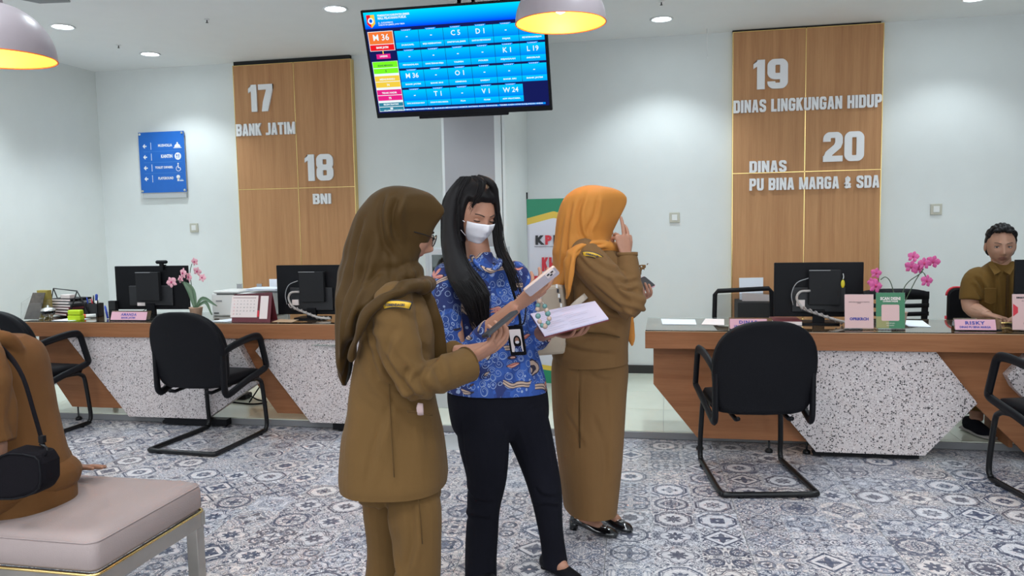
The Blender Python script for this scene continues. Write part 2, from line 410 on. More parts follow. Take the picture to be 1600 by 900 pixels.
# ------------------------------------------------------------------ recessed downlights
M['lamp_cool'] = emit('led_diffuser', (.80, .95, 1.0), 14)
PW_ROOM = 13
def downlight(label, x, y, rz=0, lit=True, power=19):
    t = thing('downlight', label, 'ceiling light', (x, y, HC), rz, 'recessed downlights')
    mb = MB(); mb.lathe([(.088, -.001), (.092, -.006), (.086, -.010), (.074, -.008), (.070, .012)], 'white', n=28); mb.build('trim_ring', t)
    mb = MB(); mb.lathe([(.071, -.001), (.04, -.004), (.0, -.005)], 'lamp_cool', n=24); mb.build('diffuser', t)
    l = bpy.data.lights.new('downlight_beam', 'SPOT'); l.energy = power; l.color = COOL; l.spot_size = math.radians(112); l.spot_blend = .55; l.shadow_soft_size = .06
    o = bpy.data.objects.new('downlight_beam', l); C.objects.link(o); o.parent = t; o.location = (0, 0, -.02)
    return t
downlight('small round recessed downlight beside the left hanging lamp', -4.62, 5.49)
downlight('round recessed downlight nearest the top left ceiling corner above the blue sign', -4.61, 6.54, power=24)
downlight('round recessed downlight just left of the hanging screen', -2.38, 5.56)
downlight('round recessed downlight on the ceiling between the right hanging lamp and the counter 19 panel', -.03, 6.51, power=24)
for x, y, p, lb in ((2.25, 6.52, 15, 'back wall behind the seated clerk'), (2.25, 5.5, 24, 'right end of the right counter'), (-.03, 5.5, 22, 'left end of the right counter'), (-5.3, 5.2, 30, 'left wall near the counter'), (-5.2, 3.6, 18, 'left wall near the bench')): downlight('recessed downlight above the %s out of the picture' % lb, x, y, power=p)
for x, nx_ in ((-4.62, 'left'), (-2.38, 'middle left'), (-.03, 'middle right'), (2.25, 'right')):  # unseen rows continuing the grid, added to light the floor and bounce onto the ceiling
    for y, ny_ in ((4.45, 'second'), (3.4, 'third'), (2.3, 'fourth'), (1.2, 'fifth')): downlight('added unseen downlight in the %s row from the back, %s column, above the picture' % (ny_, nx_), x, y, power=PW_ROOM)
t = MB(); t.prism([(-4.6, 4.2), (-4.274, 4.878), (-4.052, 4.905), (-3.75, 4.25)], HC-.012, HC-.0005, 'riser', 'xy'); tag(t.build('ceiling_vent', bevel=.002), 'grey edge of a ceiling vent at the top left of the picture', 'vent')
def detector(x, y, s, label):
    t = thing('sprinkler_head', label, 'sprinkler', (x, y, HC), 0)
    mb = MB(); mb.lathe([(.0, -.002), (s, -.002), (s*.9, -.006), (s*.3, -.008)], 'white', n=16); mb.build('escutcheon', t)
    mb = MB(); mb.lathe([(.004, -.006), (.004, -.025), (.012, -.027), (.0, -.029)], 'darkgrey', n=10); mb.build('nozzle', t)
detector(-4.64, 6.155, .022, 'tiny sprinkler head on the ceiling between the two left downlights')
detector(-3.44, 5.59, .02, 'tiny sprinkler head on the ceiling left of the downlight by the screen')
detector(-.03, 6.0, .022, 'tiny sprinkler head on the ceiling above the right part of the counter')
# ------------------------------------------------------------------ oak counter panels with brass strips
GW = .56; GT = .215
def _arc(cx, cy, rx, ry, a0, a1, n=7): return [(cx+rx*math.cos(math.radians(a0+(a1-a0)*i/n)), cy+ry*math.sin(math.radians(a0+(a1-a0)*i/n))) for i in range(n+1)]
def glyph_paths(ch, W=GW, t=GT):
    """heavy condensed letters: centre lines of thick strokes in a box W wide, 1 high; ('p', pts) is a filled polygon"""
    l, r, b_, u, m = t/2, W-t/2, t*.42, 1-t*.42, .5; R = .13; c = W/2
    corners = {'ur': _arc(r-R, u-R, R, R, 90, 0), 'dr': _arc(r-R, b_+R, R, R, 0, -90), 'dl': _arc(l+R, b_+R, R, R, 270, 180), 'ul': _arc(l+R, u-R, R, R, 180, 90)}
    def rd(y, s0): return None
    if ch == 'I': return t, [[(t/2, 0), (t/2, 1)]]
    if ch == '1': return .34, [[(.34-t*.6, 0), (.34-t*.6, 1)], ('p', [(0, .70), (.34-t*1.1, .78), (.34-t*1.1, 1), (.34-t*1.1+.06, 1), (0, .86)])]
    if ch in '0O': return W, [[(l, .3)]+corners['ul']+corners['ur']+[(r, .5)], [(r, .5)]+corners['dr']+corners['dl']+[(l, .3)]]
    if ch == 'D': return W, [[(l, 0), (l, 1)], [(l, u), (r-R, u)]+corners['ur'][1:]+corners['dr']+[(l, b_)]]
    if ch == 'L': return W*.8, [[(l, 0), (l, 1)], [(l, b_), (W*.8, b_)]]
    if ch == 'T': return W*.95, [[(c*.95, 0), (c*.95, 1)], [(0, u), (W*.95, u)]]
    if ch == 'H': return W, [[(l, 0), (l, 1)], [(r, 0), (r, 1)], [(l, m), (r, m)]]
    if ch == 'N': return W, [[(l*.85, 0), (l*.85, 1)], [(r+l*.15, 0), (r+l*.15, 1)], ('p', [(0, 1), (t*.9, 1), (W, 0), (W-t*.9, 0)])]
    if ch == 'M': return W*1.3, [[(l*.85, 0), (l*.85, 1)], [(W*1.3-l*.85, 0), (W*1.3-l*.85, 1)], ('p', [(0, 1), (t, 1), (W*.65+.06, .0), (W*.65-.06, 0)]), ('p', [(W*1.3-t, 1), (W*1.3, 1), (W*.65+.06, 0), (W*.65-.06, 0)])]
    if ch == 'A': return W, [('p', [(0, 0), (t*.95, 0), (c+.03, 1), (c-t*.62, 1)]), ('p', [(W-t*.95, 0), (W, 0), (c+t*.62, 1), (c-.03, 1)]), [(l, .28), (r, .28)]]
    if ch == 'K': return W, [[(l, 0), (l, 1)], ('p', [(l, .40), (l+.1, .40), (W, 1), (W-t*1.1, 1), (l, .60)]), ('p', [(l+.06, .52), (l+.2, .68), (W, 0), (W-t*1.1, 0)])]
    if ch == 'U': return W, [[(l, 1)]+corners['dl'][::-1]+corners['dr'][::-1]+[(r, 1)]]
    if ch == 'J': return W*.85, [[(W*.85-t/2, 1)]+_arc(W*.85-t/2-R, b_+R, R, R, 0, -90)+[(0, b_)]]
    if ch == 'P': return W, [[(l, 0), (l, 1)], [(l, u)]+corners['ur']+_arc(r-R, .45+R, R, R, 0, -90)+[(l, .45)]]
    if ch == 'B': return W, [[(l, 0), (l, 1)], [(l, u)]+corners['ur']+_arc(r-R, .5+R, R, R, 0, -90)+[(l, .5)], [(l, .5)]+_arc(r-R, .5-R, R, R, 90, 0)+corners['dr']+[(l, b_)]]
    if ch == 'R': return W, [[(l, 0), (l, 1)], [(l, u)]+corners['ur']+_arc(r-R, .47+R, R, R, 0, -90)+[(l, .47)], [(r-.10, .47)]+_arc(r-R, .47-R, R, R, 70, 0)+[(r, 0)]]
    if ch == 'S': return W, [[(r, .68)]+[corners['ur'][k] for k in range(7, -1, -1)]+corners['ul'][::-1]+_arc(l+R, .55+R, R, R, 180, 240)+_arc(r-R, .46-R, R, R, 60, 0)+corners['dr']+corners['dl']+[(l, .32)]]
    if ch == 'G': return W, [[(r, .68)]+[corners['ur'][k] for k in range(7, -1, -1)]+corners['ul'][::-1]+corners['dl'][::-1]+corners['dr'][::-1]+[(r, .46), (c, .46)]]
    if ch == '2': return W, [[(l, .68)]+corners['ul']+corners['ur']+[(r, .64), (r-.04, .52), (l+.06, .28), (l, .1)], [(0, b_), (W, b_)]]
    if ch == '7': return W, [[(0, u), (W, u)], ('p', [(W-t, u), (W, 1), (W, .8), (W*.62, 0), (W*.2, 0), (W*.3, .35)])]
    if ch == '8': return W, [[(l, .7)]+corners['ul']+corners['ur']+_arc(r-R, .5+R, R, R, 0, -90)+_arc(l+R, .5+R, R, R, 270, 180)+[(l, .7)], [(l, .3)]+_arc(l+R, .5-R, R, R, 180, 90)+_arc(r-R, .5-R, R, R, 90, 0)+corners['dr']+corners['dl']+[(l, .3)]]
    if ch == '9': return W, [[(l, .7)]+corners['ul']+corners['ur']+corners['dr']+corners['dl']+[(l, .25)], [(r, .42)]+_arc(l+R, .42+R, R, R, 270, 180)+[(l, .7)]]
    if ch == '&': return W, [[(W, .05), (l+.08, .60), (l+.08, .80), (c, u), (r-.08, .80), (r-.08, .66), (l, .36), (l, .18)]+_arc(l+R, b_+R, R, R, 180, 270)+[(c+.04, b_+.03), (r, .42)]]
    return W, [[(l, 0), (l, 1)]]
def stroke(pts, w):
    P = np.array(pts, float); keep = [0]+[i for i in range(1, len(P)) if np.linalg.norm(P[i]-P[i-1]) > 1e-6]; P = P[keep]
    d = np.diff(P, axis=0); d /= np.linalg.norm(d, axis=1)[:, None]; n = np.column_stack([-d[:, 1], d[:, 0]]); N_ = [n[0]]
    for i in range(1, len(n)):
        q = n[i-1]+n[i]; q /= max(1e-6, np.linalg.norm(q)); N_.append(q/max(.45, np.dot(q, n[i])))
    N_.append(n[-1]); N_ = np.array(N_); return P+N_*w/2, P-N_*w/2
def glyph_into(mb, ch, place, mat, y0, y1, t=GT):
    W, items = glyph_paths(ch, GW, t)
    for it in items:
        if isinstance(it, tuple): polys = [it[1]]
        else:
            L, Rr = stroke(it, t); polys = [[tuple(L[i]), tuple(L[i+1]), tuple(Rr[i+1]), tuple(Rr[i])] for i in range(len(L)-1)]
        for pl in polys:
            ar = sum(pl[i][0]*pl[(i+1) % len(pl)][1]-pl[(i+1) % len(pl)][0]*pl[i][1] for i in range(len(pl)))
            if ar > 0: pl = pl[::-1]
            mb.prism([place(min(max(a_, 0), W*1.0), min(max(c_, 0), 1)) for a_, c_ in pl], y0-mb.__dict__.setdefault('lay', 0)*2e-5, y1, mat); mb.lay += 1
    return W
def glyphs(parent, s, x, z, h, width, y, nm='letter', gap=.07, bold=0, depth=.018, tilt=0):
    """separate cut-out letters filling the width; each glyph its own mesh"""
    ws = [.28 if ch == ' ' else glyph_paths(ch)[0] for ch in s]; g_ = .07 if len(s) > 2 else .05
    tot = sum(ws)+g_*(len(s)-1); k = width/tot; cx = x
    for ch, w0 in zip(s, ws):
        if ch != ' ':
            mb = MB(); glyph_into(mb, ch, lambda a_, c_: (a_*k, c_*h), 'signletter', -depth, -.001); o = mb.build(nm, parent); o.location = (cx, y, z)
        cx += (w0+g_)*k
def panel(label, x0, x1, xm, ztop, zsplit, zbot=.06):
    t = thing('counter_backdrop', label, 'wall panel', (x0, DW, 0))
    W = x1-x0; y1 = -.001; y0 = -.07; m0 = xm-x0; g = .006
    for a, b_, c_, d in ((g, m0-g/2, zsplit+g/2, ztop-g), (m0+g/2, W-g, zsplit+g/2, ztop-g), (g, m0-g/2, zbot, zsplit-g/2), (m0+g/2, W-g, zbot, zsplit-g/2)):
        mb = MB(); mb.box((a, y0, c_), (b_, y1, d), 'oak'); mb.build('oak_panel', t, bevel=.0015)
    for a, b_, c_, d in ((0, g, zbot, ztop), (m0-g/2, m0+g/2, zbot, ztop), (W-g, W, zbot, ztop), (g, W-g, ztop-g, ztop), (g, W-g, zsplit-g/2, zsplit+g/2)):
        mb = MB(); mb.box((a, y0-.002, c_), (b_, y1, d), 'brass'); mb.build('brass_strip', t)
    mb = MB(); mb.box((0, y0+.02, ztop), (W-.02, y1, HC), 'shadowgap'); mb.build('top_gap', t)
    return t, y0-.001
YP = DW-.07
t1, yy = panel('oak wall panel with brass strips carrying the numbers 17 and 18', A(363, 101, YP)[0], A(548, 92, YP)[0], A(458, 97, YP)[0], A(460, 97, YP)[2], A(465, 294, YP)[2])
x0 = t1.location.x
def sign(tt, x0, s, p0, p1, h, nm='letter', **k):
    a = A(*p0, YP-.02); b_ = A(*p1, YP-.02); glyphs(tt, s, a[0]-x0, a[2], h, b_[0]-a[0], yy, nm, **k)
sign(t1, x0, '17', (389, 175), (427, 174), .255, 'digit')
sign(t1, x0, 'BANK JATIM', (369, 213), (461, 212), .115)
sign(t1, x0, '18', (477, 283), (521, 281), .25, 'digit')
sign(t1, x0, 'BNI', (489, 319), (517, 317), .098)
t2, yy = panel('oak wall panel with brass strips carrying the numbers 19 and 20', A(1145, 50, YP)[0], A(1382, 35, YP)[0], A(1260, 42, YP)[0], A(1260, 43, YP)[2], A(1260, 268, YP)[2])
x0 = t2.location.x
sign(t2, x0, '19', (1177, 140), (1231, 139), .245, 'digit')
sign(t2, x0, 'DINAS LINGKUNGAN HIDUP', (1146, 177), (1378, 168), .106)
sign(t2, x0, '20', (1286, 253), (1350, 251), .245, 'digit')
sign(t2, x0, 'DINAS', (1171, 270), (1229, 269), .098)
sign(t2, x0, 'PU BINA MARGA & SDA', (1171, 298), (1374, 292), .103)
# ------------------------------------------------------------------ blue direction sign
a = A(215, 206, DW-.04); b_ = A(289, 301, DW-.04); Wd = .505; Hh = .60
t = thing('direction_sign', 'blue wall sign listing prayer room, canteen, toilet and playground with arrows', 'sign', (a[0], DW, 1.80))
mb = MB(); mb.box((0, -.035, 0), (Wd, -.030, Hh), 'signblue'); mb.build('sign_plate', t)
mb = MB(); mb.box((.01, -.029, -.055), (Wd-.01, -.002, Hh-.05), 'alu'); mb.build('backing_plate', t)
for cx in (.018, Wd-.018):
    for cz in (.018, Hh-.018):
        mb = MB(); mb.tube([(cx, -.001, cz), (cx, -.046, cz)], .011, 'chrome', 12); mb.build('standoff', t)
mb = MB(); fy = -.0355; W_ = 'white'
def star_poly(cx, cz, s):   # left arrow
    mb.prism([(cx-s, cz), (cx, cz+s), (cx+.3*s, cz+.7*s), (cx-.1*s, cz+.28*s), (cx+s, cz+.28*s), (cx+s, cz-.28*s), (cx-.1*s, cz-.28*s), (cx+.3*s, cz-.7*s), (cx, cz-s)], fy-.0006, fy, W_)
for k, (s, fz) in enumerate((('MUSHOLLA', .026), ('KANTIN', .034), ('TOILET DIFABEL', .022), ('PLAYGROUND', .026))):
    cz = .462-k*.108; star_poly(.065, cz, .022); mb.prism([(.133, cz-.035), (.138, cz-.035), (.138, cz+.035), (.133, cz+.035)], fy-.0006, fy, W_)
    text(mb, s, frame_xz(.37, fy, cz-fz*.35), fz*1.35, W_, bold=fz*.05, align='RIGHT', fit=(.155, .125, .20, .17)[k])
    if k < 3: mb.prism([(.05, cz-.055), (.47, cz-.055), (.47, cz-.053), (.05, cz-.053)], fy-.0006, fy, 'pictolight')
def disc(mb, cx, cz, r, mat, y=None, n=24, a0=0, a1=2*PI):
    y = fy if y is None else y
    mb.prism([(cx+r*math.cos(a0+(a1-a0)*i/n), cz+r*math.sin(a0+(a1-a0)*i/n)) for i in range(n if a1-a0 > 6 else n+1)], y-.0006, y, mat)
M['pictolight'] = simple('sign_pale_blue_line', (.12, .30, .62), .5)
cz = .462; disc(mb, .43, cz-.02, .034, W_, a1=PI); mb.prism([(.385, cz-.028), (.475, cz-.028), (.475, cz-.022), (.385, cz-.022)], fy-.0006, fy, W_); disc(mb, .43, cz+.022, .008, W_)
cz -= .108; disc(mb, .43, cz, .036, W_); disc(mb, .419, cz+.01, .008, 'signblue', fy-.0007); mb.prism([(.417, cz-.022), (.421, cz-.022), (.421, cz+.01), (.417, cz+.01)], fy-.0013, fy-.0006, 'signblue'); mb.prism([(.439, cz-.022), (.443, cz-.022), (.446, cz+.02), (.436, cz+.02)], fy-.0013, fy-.0006, 'signblue')
cz -= .108; disc(mb, .428, cz+.034, .008, W_); mb.prism([(.422, cz+.024), (.430, cz+.024), (.434, cz-.002), (.450, cz-.004), (.458, cz-.026), (.452, cz-.028), (.444, cz-.010), (.424, cz-.008)], fy-.0006, fy, W_)
for i in range(16):
    a0 = PI*.6+i*.27; mb.prism([(.428+.022*math.cos(a0), cz-.014+.022*math.sin(a0)), (.428+.027*math.cos(a0), cz-.014+.027*math.sin(a0)), (.428+.027*math.cos(a0+.27), cz-.014+.027*math.sin(a0+.27)), (.428+.022*math.cos(a0+.27), cz-.014+.022*math.sin(a0+.27))], fy-.0006, fy, W_)
cz -= .108; disc(mb, .422, cz+.012, .02, W_); mb.prism([(.41, cz-.03), (.432, cz-.03), (.432, cz+.0), (.41, cz+.0)], fy-.0006, fy, W_); mb.prism([(.438, cz-.03), (.478, cz-.03), (.478, cz-.022), (.438, cz-.022)], fy-.0006, fy, W_); mb.prism([(.442, cz-.02), (.472, cz-.02), (.472, cz-.008), (.442, cz-.008)], fy-.0006, fy, 'pictolight')
mb.build('sign_print', t)
# ------------------------------------------------------------------ light switches / sockets
def wall_switch(px, py, label, c='cream_paper'):
    a = A(px, py, DW-.01); t = thing('wall_switch', label, 'switch', (a[0], DW, a[2]), 0, 'wall switches')
    mb = MB(); mb.box((-.045, -.014, -.045), (.045, -.001, .045), 'switchplate'); mb.build('plate', t, bevel=.004)
    mb = MB(); mb.box((-.024, -.018, -.026), (.024, -.013, .026), 'white_plastic'); mb.build('rocker', t, bevel=.003)
M['switchplate'] = simple('ivory_plastic', (.52, .50, .42), .45)
wall_switch(303, 356, 'square ivory wall switch under the blue direction sign')
wall_switch(1054, 340, 'square ivory wall switch left of the counter 19 panel')
wall_switch(1463, 327, 'square ivory wall switch right of the counter 19 panel')
# ------------------------------------------------------------------ counters
def slab_glass(t, x0, x1, y0, y1, z0, z1):
    mb = MB(); mb.box((x0, y0, z0), (x1, y1, z1-.009), 'desk_oak'); mb.build('worktop', t, bevel=.0015)
    mb = MB(); mb.box((x0, y0-.0015, z1-.0088), (x1, y0+.004, z1-.0055), 'desk_end'); mb.build('edge_band', t)
    mb = MB(); mb.box((x0+.002, y0+.002, z1-.005), (x1-.002, y1, z1), 'glass'); mb.build('glass_top', t)
def px_poly(pts, Y): return [(A(*q, Y)[0], A(*q, Y)[2]) for q in pts]
def foot(t, x, y, z1, z0=0.0):
    mb = MB(); mb.lathe([(.0, z0), (.022, z0), (.024, z0+.012), (.018, z0+.022), (.006, z0+.028), (.006, z1)], 'black_metal', (x, y, 0), 14); mb.build('levelling_foot', t)
# right-hand counter
YR = 4.83
tr = thing('service_counter', 'long oak and terrazzo counter with glass top on the right', 'counter')
xl = A(1008, 530, YR)[0]
slab_glass(tr, xl, 2.75, YR, 5.46, .655, .768)
ZB = .078
P = px_poly([(1021, 548), (1021, 600), (1090, 684)], YR+.10); zt = .655
mb = MB(); mb.prism([(P[0][0], zt), (P[1][0], P[1][1]), (P[2][0], ZB), (1.40, ZB), (1.753, .345), (2.05, .04), (2.75, .04), (2.75, zt)], YR+.10, YR+.125, 'desk_oak'); mb.build('front_panel', tr, bevel=.001)
mb = MB(); mb.prism([(.34, zt), (.30, .60), (.58, .40), (.88, .036), (1.482, .036), (1.755, .355), (1.525, zt)], YR+.03, YR+.0995, 'terrazzo'); mb.build('terrazzo_block', tr, bevel=.002)
mb = MB(); mb.prism([(1.94, .45), (1.905, .52), (2.02, zt), (2.75, zt), (2.75, .036), (2.33, .036)], YR+.03, YR+.0995, 'terrazzo'); mb.build('terrazzo_block', tr, bevel=.002)
mb = MB(); mb.box((.87, YR+.06, .008), (1.46, YR+.12, .035), 'black_plastic'); mb.build('plinth', tr)
mb = MB(); mb.box((-.075, YR+.126, .41), (-.055, 5.42, .654), 'desk_oak'); mb.build('end_panel', tr)
mb = MB(); mb.box((2.0, 5.05, .051), (2.02, 5.42, .654), 'desk_oak'); mb.build('end_panel', tr)
for x in (.205, .62, .84): foot(tr, x, YR+.112, ZB)
# left-hand counter
YL = 5.03
tl = thing('service_counter', 'long oak and terrazzo counter with glass top on the left', 'counter')
xl2 = A(37, 516, YL)[0]
slab_glass(tl, xl2, -1.92, YL, 5.66, .655, .768)
Q = px_poly([(62, 560), (113, 637), (205, 640), (370, 527), (396, 599), (330, 654), (434, 653), (213, 655), (115, 527), (423, 528), (408, 550), (493, 657), (333, 654), (372, 606)], YL+.10)
mb = MB(); mb.prism([(A(62, 540, YL+.1)[0], zt), (Q[0][0], .47), (Q[1][0], .10), (-3.6, .10), (-3.33, .10), (Q[4][0], .345), (Q[6][0], .10), (-1.92, .10), (-1.92, zt)], YL+.10, YL+.114, 'desk_oak'); mb.build('front_panel', tl, bevel=.001)
mb = MB(); mb.prism([(Q[8][0], zt), (Q[7][0], .06), (Q[12][0], .06), (-2.86, .33), (-3.02, zt)], YL+.02, YL+.0995, 'terrazzo'); mb.build('terrazzo_block', tl, bevel=.002)
mb = MB(); mb.prism([(Q[9][0], zt), (Q[10][0], .565), (Q[11][0], .06), (-1.92, .06), (-1.92, zt)], YL+.02, YL+.0995, 'terrazzo'); mb.build('terrazzo_block', tl, bevel=.002)
mb = MB(); mb.box((-3.62, YL+.03, .012), (-3.12, YL+.095, .058), 'black_plastic'); mb.build('plinth', tl)
mb = MB(); mb.box((-2.30, YL+.03, .012), (-1.98, YL+.095, .058), 'black_plastic'); mb.build('plinth', tl)
mb = MB(); mb.box((-2.42, YL-.004, .612), (-2.12, YL+.019, .618), 'glass'); mb.build('glass_ledge', tl)
for x in (Q[1][0]+.05, -3.66): foot(tl, x, YL+.10, .10)
mb = MB(); mb.tube([(-4.45, 5.6, .05), (-4.45, 5.6, .655)], .02, 'black_metal', 10); mb.build('leg', tl)
mb = MB(); mb.box((-1.96, YL+.115, .051), (-1.94, 5.6, .654), 'desk_oak'); mb.build('end_panel', tl)
# ------------------------------------------------------------------ cantilever visitor chairs
def rrect(w, h, r, n=6):
    out = []
    for cx, cy, a0 in ((w-r, h-r, 0), (-w+r, h-r, PI/2), (-w+r, -h+r, PI), (w-r, -h+r, 1.5*PI)):
        for i in range(n+1): a_ = a0+PI/2*i/n; out.append((cx+r*math.cos(a_), cy+r*math.sin(a_)))
    return out
def visitor_chair():
    """faces +y; origin on the floor under the seat centre"""
    t = thing('visitor_chair', 'x', 'chair')
    # backrest: rounded shell, domed at the top, slightly curved; outline in x,z
    n = 48
    def outline(s):
        pts = []
        for i in range(n):
            a_ = 2*PI*i/n; c_, s_ = math.cos(a_), math.sin(a_)
            x_ = math.copysign(abs(c_)**(.80 if s_ > 0 else .30), c_)*.272; z_ = math.copysign(abs(s_)**(.80 if s_ > 0 else .36), s_)
            z_ = z_*(.27 if s_ > 0 else .235)
            x_ *= 1-.07*max(0, -z_)/.235-.012*math.sin(max(0, -z_)/.235*PI)
            pts.append((x_*s, z_*s-.005*(s_ < 0)*(1-abs(c_))))
        return pts
    rings = []
    for dy, s in ((-.034, .5), (-.032, .90), (-.034, .97), (-.028, 1.0), (-.010, 1.0), (.0, .985), (.004, .968), (.012, .985), (.030, .985), (.048, .95), (.058, .80), (.062, .5), (.063, .1)):
        rings.append([(x_, -.205+dy-.10*(z_+.245)/.5+(x_/.26)**2*.04, .645+z_) for x_, z_ in outline(s)])
    mb = MB(); mb.loft(rings, 'leather'); mb.build('backrest', t)
    mb = MB(); # seat cushion
    R_ = []
    for z_, s in ((.405, .90), (.41, .97), (.43, 1.0), (.455, 1.0), (.475, .96), (.482, .85), (.485, .4)):
        R_.append([(x_*s, y_*s+.02, z_+(-.02*(y_/.23)**2 if y_ > .1 else 0)) for x_, y_ in rrect(.235, .235, .07)])
    mb.loft(R_, 'leather'); mb.build('seat', t)
    for sx in (-1, 1):
        X = sx*.262; mb = MB()
        loop = [(X*.97, -.225, .63), (X, -.17, .665), (X, .02, .695), (X*1.02, .13, .70), (X*1.02, .175, .68), (X*1.02, .195, .63), (X*1.02, .235, .50), (X*1.02, .235, .475), (X, .20, .455), (X, .0, .415), (X*.98, -.16, .37), (X*.97, -.20, .37), (X*.97, -.222, .40), (X*.97, -.225, .50)]
        loop.append(loop[0]); mb.tube(loop, .026, 'black_plastic', 8, sub=3, cap=False, ry=.016, up=(1, 0, 0)); mb.build('armrest', t)
    mb = MB(); fr = []
    for sx in (-1, 1):
        X = sx*.235; fr.append([(X*.9, .0, .40), (X*.96, .14, .40), (X*.97, .20, .385), (X*.97, .235, .34), (X*1.0, .255, .15), (X, .262, .06), (X, .245, .026), (X, .20, .0165), (X*1.05, -.29, .0165)])
    path = fr[0]+[(-.235, -.335, .0165), (-.20, -.35, .0165), (.20, -.35, .0165), (.235, -.335, .0165)]+fr[1][::-1]
    mb.tube(path, .0150, 'black_metal', 10, sub=4); mb.build('sled_frame', t)
    for x_, y_ in ((-.24, .17), (.24, .17), (-.15, -.35), (.15, -.35)):
        mb = MB(); mb.lathe([(.0, .0), (.016, .0), (.016, .010), (.0, .012)], 'black_plastic', (x_, y_, 0), 10); mb.build('glide', t)
    for sx in (-1, 1):
        mb = MB(); mb.tube([(sx*.14, -.25, .39), (sx*.14, -.20, .375), (sx*.14, .0, .385)], .012, 'black_plastic', 8); mb.build('back_bracket', t)
    return t
ch = visitor_chair()
spots = [((.47, 4.47), 9, 'black padded visitor chair in front of the right counter, standing on the patterned floor'),
         ((-3.02, 4.75), -4, 'black padded visitor chair in front of the left counter between the nameplate and the calendar'),
         ((-4.46, 4.78), -4, 'black padded visitor chair at the left edge behind the seated man'),
         ((2.0, 4.36), 12, 'black padded visitor chair cut by the right edge of the picture')]
for i, ((x_, y_), a_, lb) in enumerate(spots):
    o = ch if i == 0 else copy_tree(ch); o.location = (x_, y_, 0); o.rotation_euler = (0, 0, math.radians(a_)); o['label'] = lb; o['group'] = 'black cantilever visitor chairs'

t = thing('pull_string', 'thin white string hanging from the ceiling left of the oak panel 19', 'string', (A(1105, 60, 6.95)[0], 6.95, HC))
mb = MB(); mb.tube([(0, 0, -.002), (.0, 0, -.235)], .0022, 'white', 5); mb.ell((0, 0, -.24), (.007,)*3, 'white', 8, 6); mb.build('string', t)
M['basegrey'] = simple('grey_powder_coat', (.36, .37, .38), .5)
m_, nt_, b_ = newmat('dark_photo_leaflet', (.1, .08, .07), .4); x, y, z, v = xyz(nt_); nt_.links.new(mixc(nt_, noise(nt_, v, 28, 3), (.012, .010, .009), (.16, .13, .11)).k, b_.inputs[0]); M['leaflet'] = m_
M['mustard'] = simple('mustard_card', (.38, .29, .06), .6); M['yellow_tag'] = simple('yellow_rubber', (.60, .50, .02), .5)
# ------------------------------------------------------------------ hanging queue screen
def emat(name, c, s=1.0): M[name] = emit(name, c, .43)
for n_, c_ in (('scr_navy', (.008, .012, .10)), ('scr_cyan', (.0, .50, .95)), ('scr_blue', (.0, .28, .95)), ('scr_deep', (.0, .12, .85)), ('scr_white', (.85, .95, 1)), ('scr_orange', (.90, .20, .04)), ('scr_red', (.85, .01, .02)), ('scr_pink', (.80, .02, .25)), ('scr_green', (.20, .95, .02)), ('scr_yellow', (.90, .62, .06)), ('scr_teal', (.03, .22, .33)), ('scr_dark', (.05, .2, .05))): emat(n_, c_, 1.0)
TVW, TVH, TT = 1.215, .705, math.asin(.25/.705)
tv = thing('queue_screen', 'large black flat screen hanging from the ceiling, showing blue queue number tiles', 'screen', (-1.948, 5.2, 2.17))
Ttv = Matrix.Rotation(TT, 4, 'X')     # leans its top towards the room
def tvbox(lo, hi, mat, name=None, bevel=0):
    mb = MB(); mb.box(lo, hi, mat, T=Ttv)
    return mb.build(name, tv, bevel=bevel)
tvbox((0, 0, 0), (TVW, .03, TVH), 'black_plastic', 'bezel', .003)
tvbox((.12, .03, .06), (TVW-.12, .075, TVH-.10), 'black_plastic', 'rear_housing', .01)
tvbox((.30, -.004, -.016), (.92, .026, .003), 'black_plastic', 'sensor_bar', .004)
mb = MB(); mb.box((.5, .075, .2), (.72, .10, .5), 'black_metal', T=Ttv); mb.build('mount_plate', tv)
mb = MB(); 
for xx in (.56, .66): mb.tube([(xx, -.02, .42), (xx, .15, .60), (xx, .15, HC-2.17-.005)], .014, 'black_metal', 10)
mb.box((.50, .09, HC-2.17-.02), (.72, .21, HC-2.17-.001), 'black_metal'); mb.build('ceiling_bracket', tv)
sm = MB(); SX0, SX1, SZ0, SZ1 = .017, TVW-.017, .035, TVH-.014; SW, SHh = SX1-SX0, SZ1-SZ0; LAY = [0]
def sr(u0, v0, u1, v1, mat, lay=1):      # screen rectangle, u right, v down, both 0..1
    d = -.0006*lay; P = [(SX0+SW*u, d, SZ1-SHh*v) for u, v in ((u0, v1), (u1, v1), (u1, v0), (u0, v0))]
    sm.add([tuple(Ttv@Vector(p)) for p in P], [(0, 1, 2, 3)], mat)
def st(s, u, v, hgt, mat='scr_white', lay=4, bold=.02, fit=None, align='CENTER'):
    text(sm, s, Ttv@frame_xz(SX0+SW*u, -.0006*lay, SZ1-SHh*v), hgt*SHh*1.35, mat, ext=0, bold=bold*hgt*SHh, fit=fit*SW if fit else None, align=align)
sr(0, 0, 1, 1, 'scr_navy', 1)
for k in range(12):
    v0, v1 = k*.158/12, (k+1)*.158/12; nm = 'scr_head%d' % k; f = k/11; emat(nm, (0, .72*(1-f)+.08*f, 1.0*(1-f)+.95*f)); sr(0, v0, 1, v1, nm, 2)
sm.prism([tuple((SX0+SW*u, SZ1-SHh*v)) for u, v in ((.015, .025), (.062, .025), (.062, .11), (.0385, .15), (.015, .11))], -.0024, -.0018, 'scr_red', T=Ttv)
sm.prism([tuple((SX0+SW*u, SZ1-SHh*v)) for u, v in ((.038, .025), (.062, .025), (.062, .11), (.038, .15))], -.0030, -.0024, 'scr_yellow', T=Ttv)
sm.prism([tuple((SX0+SW*(.0385+.017*math.cos(a_)), SZ1-SHh*(.082+.03*math.sin(a_)))) for a_ in np.linspace(0, 2*PI, 18)[:-1]], -.0036, -.0030, 'scr_white', T=Ttv)
